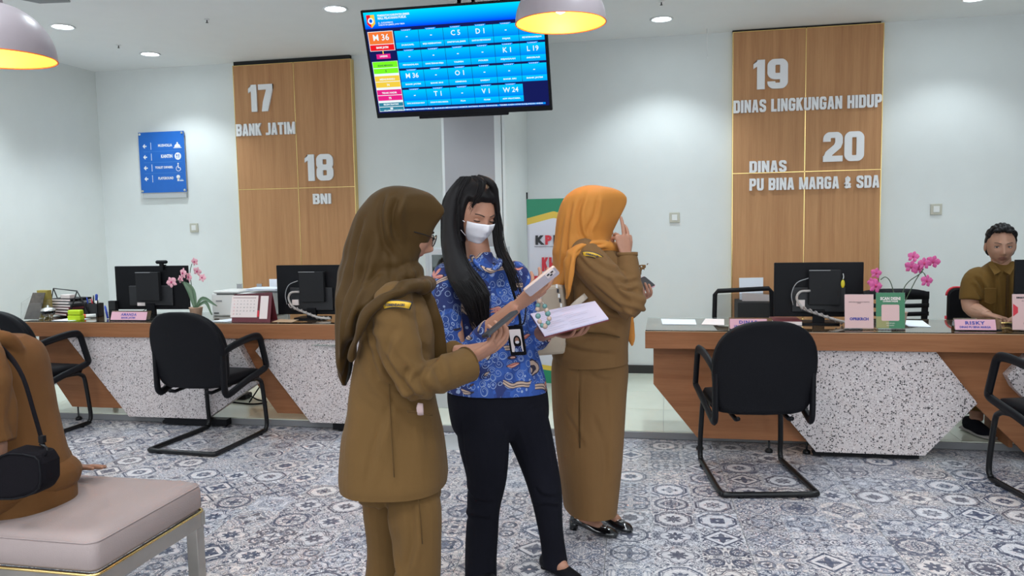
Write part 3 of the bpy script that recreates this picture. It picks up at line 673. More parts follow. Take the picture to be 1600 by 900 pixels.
sm.prism([tuple((SX0+SW*(.0385+.009*math.cos(a_)), SZ1-SHh*(.082+.018*math.sin(a_)))) for a_ in np.linspace(0, 2*PI, 12)[:-1]], -.0042, -.0036, 'scr_deep', T=Ttv)
st('PEMERINTAH KABUPATEN JEMBER', .08, .045, .018, align='LEFT', fit=.185, bold=.05); st('MALL PELAYANAN PUBLIK', .08, .073, .022, align='LEFT', fit=.165, bold=.05)
st('JL. SUDARMAN', .08, .112, .014, align='LEFT', fit=.085); st('KABUPATEN JEMBER, JAWA TIMUR', .08, .133, .014, align='LEFT', fit=.15)
# left status column
sr(.008, .185, .155, .375, 'scr_white', 2); sr(.011, .190, .152, .308, 'scr_orange', 3); sr(.011, .314, .152, .371, 'scr_red', 3)
st('M 36', .082, .272, .062, bold=.02); st('BANK JATIM', .082, .350, .020, bold=.06, fit=.07)
sr(.079, .375, .085, .405, 'scr_yellow', 3); sr(.040, .405, .122, .452, 'scr_pink', 3); st('LANGSUNG', .082, .435, .018, bold=.06, fit=.045)
sr(.008, .478, .158, .985, 'scr_white', 2)
for v0, v1, v2, mt, a_, b_, tm in ((.480, .545, .598, 'scr_green', 'SEDANG MENUNGGU', '5', 'scr_dark'), (.622, .682, .738, 'scr_yellow', 'MENUNGGU', '74', 'scr_white'), (.762, .820, .872, 'scr_pink', 'TIDAK HADIR', '75', 'scr_white'), (.895, .938, .980, 'scr_teal', 'SELESAI DILAYANI', '88', 'scr_white')):
    sr(.010, v0, .156, v1-.004, mt, 3); sr(.010, v1+.002, .156, v2, mt, 3); st(a_, .083, v1-.018, .018, tm, bold=.05, fit=.09); st(b_, .083, v2-.014, .022, tm, bold=.05)
for k in range(8): emat('scr_t%d' % k, (0, .60*(1-k/7)+.25*(k/7), 1.0*(1-k/7)+.92*(k/7)))
names = [['DUKCAPIL', 'BPJS KESEHATAN', 'DPMPTSP KAB. JEMBER', 'KANTOR PERTANAHAN', 'PAJAK', 'BPJS KETENAGAKERJAAN'], ['PENGADILAN', 'DINAS TENAGA KERJA', 'TASPEN', 'POLRES', 'KEJAKSAAN', 'IMIGRASI'], ['BANK JATIM', 'BANK BNI', 'KEMENAG', 'SAMSAT', 'BANK BRI', 'BANK JATIM'], ['DINAS LINGKUNGAN HIDUP', 'DINAS PU BINA MARGA', 'PLN', 'PDAM', 'KPP PRATAMA', '']]
vals = [['-', '-', 'C 5', 'D 1', '-', '-'], ['-', '-', '-', '-', 'K 1', 'L 19'], ['M 36', '-', 'O 1', '-', '-', '-'], ['-', 'T 1', '-', 'V 1', 'W 24', None]]
cw = .1375; 
for r_ in range(4):
    for c_ in range(6):
        if vals[r_][c_] is None: continue
        u0 = .163+c_*.1395; v0 = .192+r_*.194; hh = .172
        for k in range(8): sr(u0, v0+hh*.66*k/8, u0+cw, v0+hh*.66*(k+1)/8, 'scr_t%d' % k, 2)
        for k in range(4): sr(u0, v0+hh*(.66+.34*k/4), u0+cw, v0+hh*(.66+.34*(k+1)/4), 'scr_t%d' % (k+1), 2)
        sr(u0+.038, v0-.012, u0+cw-.038, v0+.006, 'scr_blue', 3); st('LOKET', u0+cw/2, v0+.002, .009, bold=.03, fit=.05)
        st(vals[r_][c_], u0+cw/2, v0+.075, .050, bold=.02); st(names[r_][c_], u0+cw/2, v0+.145, .014, bold=.05, fit=min(.105, .009*len(names[r_][c_])))
sr(.02, .966, .98, .985, 'scr_blue', 2); st('SELAMAT DATANG DI MALL PELAYANAN PUBLIK - SILAHKAN MENUNGGU NOMOR ANTRIAN ANDA DIPANGGIL - TERIMA KASIH ATAS KUNJUNGAN ANDA', .50, .981, .014, fit=.93)
so = sm.build('screen_picture', tv, off=(0, 0, 0))
# ------------------------------------------------------------------ pendant lamps
M['lampshade'] = simple('grey_lamp_shade', (.34, .29, .31), .35, bumpy=.03, var=.04)
M['lamp_in'] = simple('orange_lamp_lining', (1.0, .50, .09), .45)
M['lamp_rim'] = simple('lamp_rim_orange', (.95, .16, .03), .5)
M['bulb'] = emit('warm_bulb', (1.0, .78, .40), 14)
def pendant(label, px, py, z, R, power, fl=1.0):
    d = R3*((px-800)/FPX)-U3*((py-450)/FPX)+F3; t_ = (z-H)/d[2]; p = d*t_
    t = thing('pendant_lamp', label, 'hanging lamp', (p[0], p[1], z), 0, 'grey dome pendant lamps')
    prof = [(R*math.cos(a_), R*fl*math.sin(a_)) for a_ in np.linspace(0, PI/2*.93, 16)]; prof += [(.035, R*fl*1.0), (.03, R*fl+.05), (.012, R*fl+.06)]
    mb = MB(); mb.lathe(prof, 'lampshade', n=56); mb.build('shade', t)
    mb = MB(); mb.lathe([((R-.004)*math.cos(a_), (R*fl-.004)*math.sin(a_)) for a_ in np.linspace(.01, PI/2, 16)], 'lamp_in', n=56); mb.build('lining', t)
    mb = MB(); mb.lathe([(R, .0), (R+.0015, -.002), (R-.001, -.004), (R-.005, -.002), (R-.0045, .001)], 'lamp_rim', n=56); mb.build('rim', t)
    mb = MB(); mb.ell((0, 0, R*fl*.42), (.038, .038, .048), 'bulb', 16, 10); mb.build('bulb', t)
    mb = MB(); mb.tube([(0, 0, R*fl*.55), (0, 0, R*fl-.01)], .02, 'white_plastic', 12); mb.build('lamp_holder', t)
    mb = MB(); mb.tube([(0, 0, R*fl+.055), (0, 0, HC-z-.03)], .004, 'black_plastic', 6); mb.build('cable', t)
    mb = MB(); mb.lathe([(.0, HC-z-.001), (.055, HC-z-.001), (.05, HC-z-.03), (.0, HC-z-.035)], 'lampshade', n=20); mb.build('ceiling_rose', t)
    l = bpy.data.lights.new('pendant_glow', 'POINT'); l.energy = power; l.color = (1, .70, .36); l.shadow_soft_size = .045; o = bpy.data.objects.new('pendant_glow', l); C.objects.link(o); o.parent = t; o.location = (0, 0, R*fl*.30)
pendant('grey dome pendant lamp with glowing lining, top left corner of the picture', -6, 91, 2.10, .205, 4)
pendant('grey dome pendant lamp with glowing lining in front of the hanging screen', 876, 36, 2.38, .215, 6, 1.0)
# ------------------------------------------------------------------ banner on its stand
M['bn_white'] = simple('banner_vinyl', (.66, .66, .74), .45); M['bn_green'] = simple('banner_green', (.01, .24, .12), .45); M['bn_yellow'] = simple('banner_yellow', (.72, .50, .06), .45); M['ink'] = simple('black_ink', (.02, .02, .025), .6)
bx, by = A(823, 310, 6.45)[0], 6.45; zt = A(823, 311, 6.45)[2]
bn = thing('roll_banner', 'white and green standing banner with red lettering behind the woman in the orange hijab', 'banner', (bx, by, .05))
hb = zt-.05
def wv(x): return .006*math.sin(x*9)
mb = MB(); nx = 24
G = [[(.60*i/nx, wv(.60*i/nx), z_) for i in range(nx+1)] for z_ in np.linspace(.03, hb, 8)]; mb.grid(G, 'bn_white'); mb.build('banner_sheet', bn, solid=.0012)
def bshape(mb, pts_top, pts_bot, mat, d):  # band between two curves sampled over x
    n_ = 24; V = []
    for i in range(n_+1): x_ = .60*i/n_; V += [(x_, wv(x_)-d, pts_top(x_)), (x_, wv(x_)-d, pts_bot(x_))]
    mb.add(V, [(2*i, 2*i+1, 2*i+3, 2*i+2) for i in range(n_)], mat, True)
peak = lambda x_: hb-.16+.055*max(0, 1-abs(x_-.22)/.22)-(.04 if x_ > .44 else 0)
mb = MB(); bshape(mb, lambda x_: hb-.001, peak, 'bn_green', .0015); bshape(mb, peak, lambda x_: peak(x_)-.055, 'bn_yellow', .0018)
bshape(mb, lambda x_: .21-.04*math.sin(x_*5), lambda x_: .17-.04*math.sin(x_*5), 'bn_yellow', .0018); bshape(mb, lambda x_: .17-.04*math.sin(x_*5), lambda x_: .031, 'bn_green', .0015)
bshape(mb, lambda x_: .40, lambda x_: .37, 'bn_green', .0015)
fb = lambda x_, z_: frame_xz(x_, -.0085, z_)
for i, (chh, mt) in enumerate((('K', 'ink'), ('P', 'red'), ('K', 'ink'))): text(mb, chh, fb(.10+i*.075, hb-.375), .098, mt, bold=.006)
mb.prism([(.06, hb-.398), (.27, hb-.398), (.27, hb-.395), (.06, hb-.395)], -.009, -.0085, 'ink')
for w_, x_, z_, h_, wd in (('KHUSUS', .12, hb-.60, .115, .36), ('PENGGUNA', .045, hb-.755, .115, .47)):
    ws = [glyph_paths(c_)[0] if c_ in '0ODLTHNMAKUJPBRSG' else .5 for c_ in w_]; k = wd/(sum(ws)+.07*(len(w_)-1)); cx = x_
    for c_, w0 in zip(w_, ws):
        if c_ == 'E':
            for pl in ([(0, 0), (.2, 0), (.2, 1), (0, 1)], [(0, 0), (.45, 0), (.45, .17), (0, .17)], [(0, .83), (.45, .83), (.45, 1), (0, 1)], [(0, .42), (.42, .42), (.42, .58), (0, .58)]): mb.prism([(cx+a_*k, z_+q*h_) for a_, q in pl], -.0095, -.0088, 'red')
        else: glyph_into(mb, c_, lambda a_, q: (cx+a_*k, z_+q*h_), 'red', -.0095, -.0088)
        cx += (w0+.07)*k
text(mb, 'Silahkan datang ke', fb(.12, hb-.865), .05, 'ink', bold=.001, align='LEFT'); text(mb, 'loket layanan kami', fb(.12, hb-.94), .05, 'ink', bold=.001, align='LEFT')
text(mb, 'KANTOR', fb(.20, .29), .07, 'bn_green', bold=.004, align='LEFT'); tag(mb.build('banner_print', bn), kind='stuff')
mb = MB(); mb.tube([(.015, .02, 0), (.0, .012, hb+.055)], .007, 'black_plastic', 8); mb.tube([(.585, .02, 0), (.6, .012, hb+.055)], .007, 'black_plastic', 8); mb.tube([(0, .012, hb-.005), (.6, .012, hb-.005)], .005, 'black_plastic', 8); mb.tube([(.3, .012, .5), (.3, .22, 0)], .007, 'black_plastic', 8); mb.build('banner_stand', bn)
# ------------------------------------------------------------------ grey display cabinet behind the women
cb = thing('display_cabinet', 'light grey cabinet with dark glazed shelves between the two women on the left', 'cabinet', (-1.765, 5.62, .05))
M['cabgrey'] = simple('cabinet_grey', (.50, .52, .54), .5); M['cabdark'] = simple('cabinet_inside', (.10, .10, .105), .5)
CH = 1.205
mb = MB(); mb.box((0, 0, 0), (.03, .33, CH), 'cabgrey'); mb.box((.55, 0, 0), (.58, .33, CH), 'cabgrey'); mb.box((.03, 0, CH-.035), (.55, .33, CH), 'cabgrey'); mb.box((.03, 0, 0), (.55, .33, .62), 'cabgrey'); mb.box((.03, .31, .62), (.55, .33, CH-.035), 'cabdark'); mb.build('carcass', cb, bevel=.003)
for z_ in (.80, .98):
    mb = MB(); mb.box((.032, .02, z_), (.548, .309, z_+.018), 'cabgrey'); mb.build('shelf', cb)
for i, x_ in enumerate((.035, .293)):
    mb = MB(); mb.box((x_, -.018, .625), (x_+.252, -.002, .65), 'cabgrey'); mb.box((x_, -.018, CH-.045), (x_+.252, -.002, CH-.02), 'cabgrey'); mb.box((x_, -.018, .65), (x_+.022, -.002, CH-.045), 'cabgrey'); mb.box((x_+.23, -.018, .65), (x_+.252, -.002, CH-.045), 'cabgrey')
    d_ = mb.build('glazed_door', cb); mb = MB(); mb.box((x_+.022, -.012, .65), (x_+.23, -.008, CH-.045), 'glass'); mb.build('pane', d_)
mb = MB(); mb.lathe([(.0, .014), (.17, .014), (.185, .008), (.19, .0)], 'basegrey', n=36)
sb = thing('pole_base', 'round grey metal floor base beside the trouser leg of the woman in the blue blouse', 'stand base', (-1.315, 4.92, 0)); mb.build('base_plate', sb)
mb = MB(); mb.tube([(0, 0, .012), (0, 0, .88)], .019, 'steel', 14); mb.ell((0, 0, .89), (.03, .03, .022), 'steel', 14, 8); mb.build('pole', sb)
# ------------------------------------------------------------------ things on the counters
ZT = .768
def monitor(label, x, y, W=.535, Hm=.32, lift=.115, rz=0, pc=(.0, .19), cables=0, webcam=False, group='black computer monitors'):
    t = thing('computer_monitor', label, 'monitor', (x, y, ZT), rz, group)
    mb = MB(); mb.box((-W/2, 0, lift), (W/2, .022, lift+Hm), 'black_plastic'); mb.build('screen_housing', t, bevel=.004)
    mb = MB(); mb.box((-W*.30, -.018, lift+.03), (W*.30, .002, lift+Hm*.55), 'darkgrey'); mb.build('rear_cover', t, bevel=.006)
    mb = MB(); mb.box((-W/2+.008, .0222, lift+.012), (W/2-.008, .0232, lift+Hm-.008), 'ink'); mb.build('display_panel', t)
    mb = MB(); mb.box((pc[0]-.095, -.055, lift+Hm-.265), (pc[0]+.095, -.019, lift+Hm-.045), 'black_box'); o = mb.build('mini_computer', t, bevel=.004)
    mb = MB(); mb.box((pc[0]-.095, -.0565, lift+Hm-.049), (pc[0]+.03, -.050, lift+Hm-.045), 'grey_plastic'); mb.build('trim', o)
    mb = MB(); mb.box((-.035, -.03, .008), (.035, -.002, lift+.05), 'black_plastic'); mb.build('stand_neck', t, bevel=.003)
    mb = MB(); mb.prism([(q[0], q[1]) for q in rrect(.12, .085, .03)], 0, .010, 'black_plastic', 'xy'); mb.build('stand_base', t)
    if cables:
        s = 1
        mb = MB(); mb.tube([(pc[0]-.09, -.06, lift+.17), (pc[0]-.15, -.07, lift+.165), (pc[0]-.17, -.07, lift+.12), (pc[0]-.13, -.08, lift+.06), (pc[0]-.04, -.09, lift+.025), (pc[0]+.07, -.10, max(.012, lift-.01)), (pc[0]+.16, -.10, .012)], .008, 'wirewhite', 8, sub=4); mb.build('cable', t)
        mb = MB(); mb.tube([(pc[0]-.10, -.057, lift+.25), (pc[0]-.17, -.06, lift+.22), (pc[0]-.20, -.06, lift+.15), (pc[0]-.19, -.06, lift+.08)], .003, 'grey_plastic', 6, sub=4); mb.build('cable', t)
        pts = [(pc[0]-.16+.32*q, -.095-.008*math.sin(q*60), max(.016, lift+.075-.125*q)+.010*math.cos(q*60)) for q in np.linspace(0, 1, 60)]
        mb = MB(); mb.tube(pts, .0045, 'wiregrey', 6); mb.build('spiral_wrap', t)
        mb = MB(); mb.box((pc[0]-.165, -.03, lift+.07), (pc[0]-.115, -.019, lift+.11), 'cream_paper'); mb.build('sticker', t)
    else:
        mb = MB(); mb.box((-.115, -.0195, lift+.03), (-.05, -.0185, lift+.055), 'cream_paper'); mb.build('sticker', t)
        mb = MB(); mb.tube([(-.02, -.02, lift+.02), (-.06, -.05, .04), (-.10, -.06, .006)], .003, 'black_plastic', 6, sub=4); mb.build('cable', t)
    return t
M['black_box'] = simple('matt_black_box', (.016, .016, .018), .6, spec=.2); M['wirewhite'] = simple('grey_white_cable', (.42, .38, .36), .5); M['wiregrey'] = simple('spiral_cable_wrap', (.30, .26, .25), .5)
m1 = monitor('black monitor seen from behind with webcam on top, left of the pink orchid', -3.88, 5.36, .61, .335, .055, math.radians(2), (.0, .19))
m2 = monitor('black monitor seen from behind with looped white cables beside the maroon calendar', -2.53, 5.30, .55, .36, .03, 0, (.02, .19), cables=1)
m3 = monitor('black monitor seen from behind with coiled cables behind the right counter chair', .945, 5.22, .535, .345, .04, 0, (.03, .19), cables=1)
m4 = monitor('black monitor at the right edge, half hiding the seated clerk', 2.31, 5.16, .53, .33, .065, 0, (.0, .19))
wc = thing('webcam', 'black webcam clipped on top of the monitor by the pink orchid', 'webcam', (A(254, 412, 5.36)[0], 5.36, ZT+.055+.335), math.radians(2))
mb = MB(); mb.tube([(-.035, -.012, .030), (.035, -.012, .030)], .014, 'black_plastic', 12, round_caps=True); mb.build('camera_body', wc)
mb = MB(); mb.box((-.014, -.022, -.03), (.014, -.004, .022), 'black_plastic'); mb.box((-.012, -.004, .0005), (.012, .028, .008), 'black_plastic'); mb.build('clip', wc)
ky = thing('key_tag', 'small yellow tag hanging on the back of the right counter monitor', 'key tag', (A(1317, 440, 5.15)[0], 5.15, A(1317, 440, 5.15)[2]))
mb = MB(); mb.tube([(0, 0, .05), (.004, 0, .03), (0, 0, .012)], .004, 'steel', 6, sub=3); mb.build('ring', ky)
mb = MB(); mb.ell((0, 0, -.014), (.012, .006, .026), 'yellow_tag', 12, 8); mb.build('fob', ky)
# bulky things first so that the material exists
def nameplate(label, x, y, l1, l2, W=.245, rz=0):
    t = thing('name_plate', label, 'name plate', (x, y, ZT), rz, 'pink desk name plates')
    mb = MB(); mb.prism([(-.026, 0), (.03, 0), (.002, .072)], 0, W, 'acrylic', 'yz'); mb.build('acrylic_prism', t)
    Tf = Matrix.Rotation(math.atan2(.028, .072)*-1, 4, 'X'); mb = MB(); base = Matrix.Translation((0, -.0275, .003))@Tf
    mb.box((.004, -.0008, .004), (W-.03, 0, .066), 'pink', T=base)
    text(mb, l1, base@frame_xz((W-.03)/2, -.0009, .036), .027, 'navy', bold=.0012, fit=.105 if len(l1) < 6 else .13, space=1.2); text(mb, l2, base@frame_xz((W-.03)/2, -.0009, .015), .016, 'navy', bold=.0009, fit=.115 if len(l2) < 12 else .165)
    mb.build('card', t); return t
a = A(176, 505, 5.12); nameplate('pink name plate AMANDA on the left counter', a[0], 5.12, 'AMANDA', 'BANK JATIM', .33)
a = A(1489, 514, 4.93); nameplate('pink name plate RISKY on the right counter before the clerk', a[0], 4.93, 'RISKY', 'DINAS PU BINA MARGA', .25)
a = A(1139, 516, 4.90); nameplate('pink name plate half hidden behind the right counter chair', a[0], 4.90, 'DINAS', 'LINGKUNGAN HIDUP', .25)
def card_stand(label, px0, px1, Y, hz, mat, kind):
    x0, x1 = A(px0, 510, Y)[0], A(px1, 510, Y)[0]; W = x1-x0
    t = thing('card_stand', label, 'table sign', (x0, Y, ZT)); lean = Matrix.Rotation(-.10, 4, 'X')
    mb = MB(); mb.box((-.002, -.0005, .004), (W+.002, .0005, hz), 'acrylic', T=lean); mb.box((-.002, -.002, 0), (W+.002, .055, .003), 'acrylic'); mb.build('acrylic_holder', t)
    mb = MB(); mb.box((0, -.0016, .010), (W, -.0009, hz-.002), mat, T=lean)
    f = lambda x_, z_: lean@frame_xz(x_, -.0022, z_)
    if kind == 'pink':
        text(mb, 'DINAS LINGKUNGAN HIDUP KABUPATEN', f(W/2, hz*.765), .008, 'ink', fit=W*.72); text(mb, 'JEMBER', f(W/2, hz*.735), .008, 'ink', fit=W*.12)
        text(mb, 'OPRIKRCH', f(W/2, hz*.27), .022, 'navy', bold=.0012, fit=W*.66)
    elif kind == 'green':
        mb.box((.001, -.0020, .012), (W*.45, -.0017, hz*.36), 'olive_card', T=lean)
        text(mb, 'SCAN DISINI', f(W/2, hz*.80), .024, 'cream_paper', bold=.001, fit=W*.70); text(mb, 'LAYANAN ONLINE', f(W/2, hz*.745), .012, 'cream_paper', bold=.0006, fit=W*.52)
        mb.prism([(W/2+a_, hz*.46+c_) for a_, c_ in rrect(W*.31, hz*.215, .008)], -.0022-hz*.046, -.0018-hz*.046, 'pinkpale') if False else mb.add([np.array(lean@Vector((W/2+a_, -.0021, hz*.46+c_))) for a_, c_ in rrect(W*.31, hz*.215, .008)], [list(range(28))], 'pinkpale')
        text(mb, 'SURVEI KEPUASAN', f(W/2, hz*.17), .009, 'cream_paper', fit=W*.30); text(mb, 'MASYARAKAT', f(W/2, hz*.11), .009, 'cream_paper', fit=W*.26)
    else:
        mb.add([np.array(lean@Vector(q)) for q in ((.004, -.0021, hz*.40), (W*.18, -.0021, hz*.50), (W*.18, -.0021, hz*.64), (.004, -.0021, hz*.74))], [(0, 1, 2, 3)], 'red')
        text(mb, 'DINAS PU', f(W*.28, hz*.88), .012, 'ink', bold=.001, fit=W*.3); text(mb, 'BINA MARGA DAN SDA', f(W*.55, hz*.80), .008, 'ink', fit=W*.5); text(mb, 'SCAN DISINI', f(W*.55, hz*.20), .012, 'ink', fit=W*.4)
    mb.build('card', t)
card_stand('pale pink table card with blue lettering on the right counter', 1320, 1365, 4.92, .212, 'pinkpale', 'pink')
card_stand('green table card reading SCAN DISINI on the right counter', 1369, 1414, 4.92, .222, 'green_card', 'green')
card_stand('pale pink table card with a red corner mark at the right edge', 1582, 1632, 4.90, .215, 'pinkpale', 'red')
# desk calendar
a = A(362, 502, 5.10); t = thing('desk_calendar', 'white and maroon desk calendar standing on the left counter', 'calendar', (a[0], 5.10, ZT)); Wc = .30
mb = MB(); mb.add([(0, 0, 0), (Wc, 0, 0), (Wc, .05, .205), (0, .05, .19), (0, .11, 0), (Wc, .11, 0)], [(0, 1, 2, 3), (3, 2, 5, 4), (0, 4, 5, 1)], 'maroon'); mb.build('easel', t, solid=.002)
le = Matrix.Rotation(-.245, 4, 'X'); mb = MB(); mb.box((-.012, -.004, .030), (.195, -.001, .188), 'cream_paper', T=le); mb.box((.215, -.004, .02), (.275, -.002, .185), 'cream_paper', T=le); mb.box((.196, -.0045, .035), (.212, -.003, .08), 'red', T=le)
f = lambda x_, z_: le@frame_xz(x_, -.0045, z_); mb.box((.0, -.0048, .170), (.18, -.0042, .173), 'maroon', T=le)
for r_ in range(5):
    for c_ in range(7): text(mb, str(r_*7+c_+1 if r_*7+c_ < 31 else ''), f(.012+c_*.026, .145-r_*.024), .012, 'ink' if c_ else 'red')
mb.build('month_sheet', t)
mb = MB()
for k in range(22): mb.tube([(0.0+k*.0135, .040, .183), (0.0+k*.0135, .046, .199), (0.0+k*.0135, .058, .186)], .0012, 'ink', 4)
tag(mb.build('ring_binding', t), kind='stuff')
# printer
a = A(332, 495, 5.42); t = thing('desktop_printer', 'white desktop printer behind the maroon calendar', 'printer', (a[0]+.01, 5.40, ZT))
mb = MB(); mb.box((0, 0, 0), (.50, .26, .175), 'white_plastic'); mb.build('body', t, bevel=.012); mb = MB(); mb.box((.02, -.002, .178), (.24, .24, .192), 'white_plastic'); mb.build('lid', t, bevel=.004)
mb = MB(); mb.box((.02, -.006, .02), (.06, -.001, .028), 'darkgrey'); mb.box((.05, -.004, .165), (.22, -.001, .172), 'darkgrey'); mb.box((.04, -.003, .11), (.09, -.001, .122), 'grey_plastic'); tag(mb.build('front_detail', t), kind='stuff')
for x_ in (.10, .27):
    mb = MB(); mb.box((x_, .20, .192), (x_+.045, .204, .235), 'acrylic'); mb.box((x_+.002, .198, .195), (x_+.043, .2, .23), 'grey_plastic'); mb.build('paper_guide', t)
st_ = thing('paper_stack', 'stack of white papers on the printer by the monitor', 'papers', (-3.03, 5.42, ZT+.193))
mb = MB(); mb.box((-.10, 0, 0), (.16, .20, .004), 'paper', rz=.05); mb.box((-.09, .005, .005), (.15, .205, .009), 'paper', rz=-.04); mb.box((-.1, 0, .010), (.155, .19, .014), 'paper', rz=.02); mb.build('sheet_bundle', st_)
mb = MB(); mb.box((-.075, 0, 0), (.085, .008, .24), 'paper'); o = mb.build('upright_folder'); o.location = (-3.0, 5.69, ZT+.02); tag(o, 'upright white folder against the oak panel behind the calendar', 'folder')
# open paper under and on the glass
def sheet(label, pts, mat, z=ZT+.0012, name='paper_sheet', cat='paper'):
    mb = MB(); mb.prism(pts, z, z+.0008, mat, 'xy'); return tag(mb.build(name), label, cat)
sheet('white paper sheet lying on the left end of the right counter', [(-.024, 5.10), (.19, 5.09), (.19, 5.35), (-.034, 5.37)], 'paper')
sheet('white folded leaflet lying in front of the calendar on the left counter', [(-3.22, 5.09), (-3.09, 5.07), (-3.02, 5.24), (-3.14, 5.28)], 'paper')
sheet('brown envelope lying between calendar and cabled monitor', [(-2.74, 5.08), (-2.58, 5.07), (-2.60, 5.22), (-2.76, 5.23)], 'desk_end', cat='envelope', name='envelope')
sheet('white document lying under the nameplate side of the left counter', [(-4.52, 5.06), (-4.34, 5.06), (-4.30, 5.20), (-4.50, 5.20)], 'paper')
sheet('beige document pad lying beside the pink name plate near the right chair', [(.22, 5.10), (.36, 5.08), (.38, 5.38), (.26, 5.40)], 'cream_paper', cat='document', name='document_pad')
sheet('pale blue document lying on the right counter between green card and name plate', [(1.44, 5.08), (1.56, 5.06), (1.60, 5.36), (1.46, 5.38)], 'paper')
# keyboards / stationery behind the right monitor
mb = MB(); mb.box((0, 0, 0), (.17, .22, .022), 'cream_paper'); mb.box((.001, .001, .022), (.169, .219, .026), 'maroon'); o = mb.build('ring_binder'); o.location = (.66, 5.10, ZT+.001); tag(o, 'low white binder lying behind the right counter monitor stand', 'binder')
# wire letter tray with folders
a = A(60, 502, 5.30); t = thing('wire_tray', 'black wire letter tray at the left end of the left counter', 'tray', (-4.60, 5.28, ZT))
mb = MB()
for pts in ([(-.30, .25, .205), (.13, .0, .205)], [(.13, .0, .205), (.06, -.02, .005)], [(.13, .0, .205), (.22, .02, .005)], [(-.30, .25, .205), (-.34, .23, .005)], [(-.30, .25, .205), (-.24, .27, .005)], [(.06, -.02, .005), (.22, .02, .005)], [(-.34, .23, .005), (.06, -.02, .005)], [(-.24, .27, .005), (.22, .02, .005)], [(-.31, .245, .08), (.08, -.01, .07)], [(-.25, .265, .13), (.17, .01, .12)]): mb.tube(pts, .0045, 'black_metal', 6)
mb.build('wire_frame', t)
for i, (z_, mt, w_) in enumerate(((.012, 'maroon', .30), (.036, 'darkgrey', .29), (.058, 'maroon', .31), (.078, 'darkgrey', .28), (.100, 'grey_plastic', .26), (.122, 'black_plastic', .24))):
    mb = MB(); mb.box((-w_/2, -.10, 0), (w_/2, .10, .018), mt); mb.box((-w_/2+.004, -.102, .003), (w_/2-.01, -.098, .015), 'cream_paper'); o = mb.build('document_folder', None, bevel=.003); o.location = (-4.66+.015*(i % 2), 5.40, ZT+z_); o.rotation_euler = (0, 0, -.35+.05*i)
    tag(o, ['maroon folder at the bottom of the wire tray pile', 'dark grey folder second from the bottom in the wire tray', 'maroon folder in the middle of the wire tray pile', 'dark grey folder above the middle maroon folder in the tray', 'grey folder just under the top of the wire tray pile', 'black folder on top of the wire tray pile'][i], 'folder', 'folders in the wire tray')
mb = MB(); mb.box((-.045, -.03, 0), (.045, .03, .028), 'cream_paper'); o = mb.build('card_box', None, bevel=.002); o.location = (-4.62, 5.36, ZT+.142); o.rotation_euler = (0, 0, -.1); tag(o, 'small cream box on top of the folders in the tray', 'box')
# clear leaflet holder and yellow box
a = A(45, 502, 5.12); t = thing('leaflet_holder', 'clear leaflet holder with dark photo leaflet at the left end of the counter', 'leaflet holder', (a[0]+.02, 5.14, ZT))
mb = MB(); mb.add([(-.06, -.02, .003), (.07, -.02, .003), (.08, .05, .20), (-.03, .05, .20)], [(0, 1, 2, 3)], 'leaflet'); mb.build('leaflet', t, solid=.004)
mb = MB(); mb.add([(-.075, -.035, .0), (.10, -.035, .0), (.10, -.02, .13), (-.075, -.02, .13)], [(0, 1, 2, 3)], 'acrylic'); mb.add([(-.075, -.035, .0), (-.075, .08, .0), (-.04, .08, .19), (-.075, -.02, .13)], [(0, 1, 2, 3)], 'acrylic'); mb.add([(.10, -.035, .0), (.10, .08, .0), (.10, .08, .16), (.10, -.02, .13)], [(0, 1, 2, 3)], 'acrylic'); mb.build('clear_holder', t, solid=.002)
mb = MB(); mb.box((-.045, 0, 0), (.05, .04, .215), 'mustard'); o = mb.build('card_folder'); o.location = (-4.735, 5.225, ZT); tag(o, 'mustard yellow card box standing behind the dark leaflet', 'box')
# glass sugar bowl
a = A(75, 503, 5.11); t = thing('glass_bowl', 'lidded clear glass bowl on feet next to the yellow tape box', 'bowl', (a[0], 5.12, ZT))
mb = MB(); mb.lathe([(.0, .025), (.025, .025), (.045, .045), (.05, .068), (.047, .07), (.04, .048), (.0, .030)], 'acrylic', n=22); mb.build('bowl', t); mb = MB(); mb.lathe([(.052, .071), (.045, .085), (.02, .096), (.006, .098), (.010, .108), (.0, .114)], 'steel', n=22); mb.build('lid', t)
for k in range(3): mb = MB(); mb.tube([(.022*math.cos(k*2.1), .022*math.sin(k*2.1), .028), (.034*math.cos(k*2.1), .034*math.sin(k*2.1), .0)], .004, 'acrylic', 6); mb.build('foot', t)
# lime tape holder, orange cap
M['lime'] = simple('lime_plastic', (.48, .66, .01), .4); M['orange'] = simple('orange_plastic', (.75, .10, .03), .4)
t = thing('sticky_note_box', 'lime green plastic box on the left counter', 'box', (A(117, 505, 5.10)[0], 5.09, ZT))
mb = MB(); mb.box((-.055, 0, 0), (.055, .05, .038), 'lime'); mb.build('tray', t, bevel=.006); mb = MB(); mb.box((-.054, .001, .039), (.054, .049, .078), 'lime'); mb.build('cover', t, bevel=.010)
mb = MB(); mb.tube([(0, 0, .016), (.06, .05, .016)], .015, 'white_plastic', 10); mb.tube([(-.012, -.012, .016), (.002, .002, .016)], .017, 'orange', 10, round_caps=True); o = mb.build('glue_stick'); o.location = (A(132, 495, 5.22)[0], 5.22, ZT); tag(o, 'glue stick with an orange cap behind the lime box', 'glue stick')
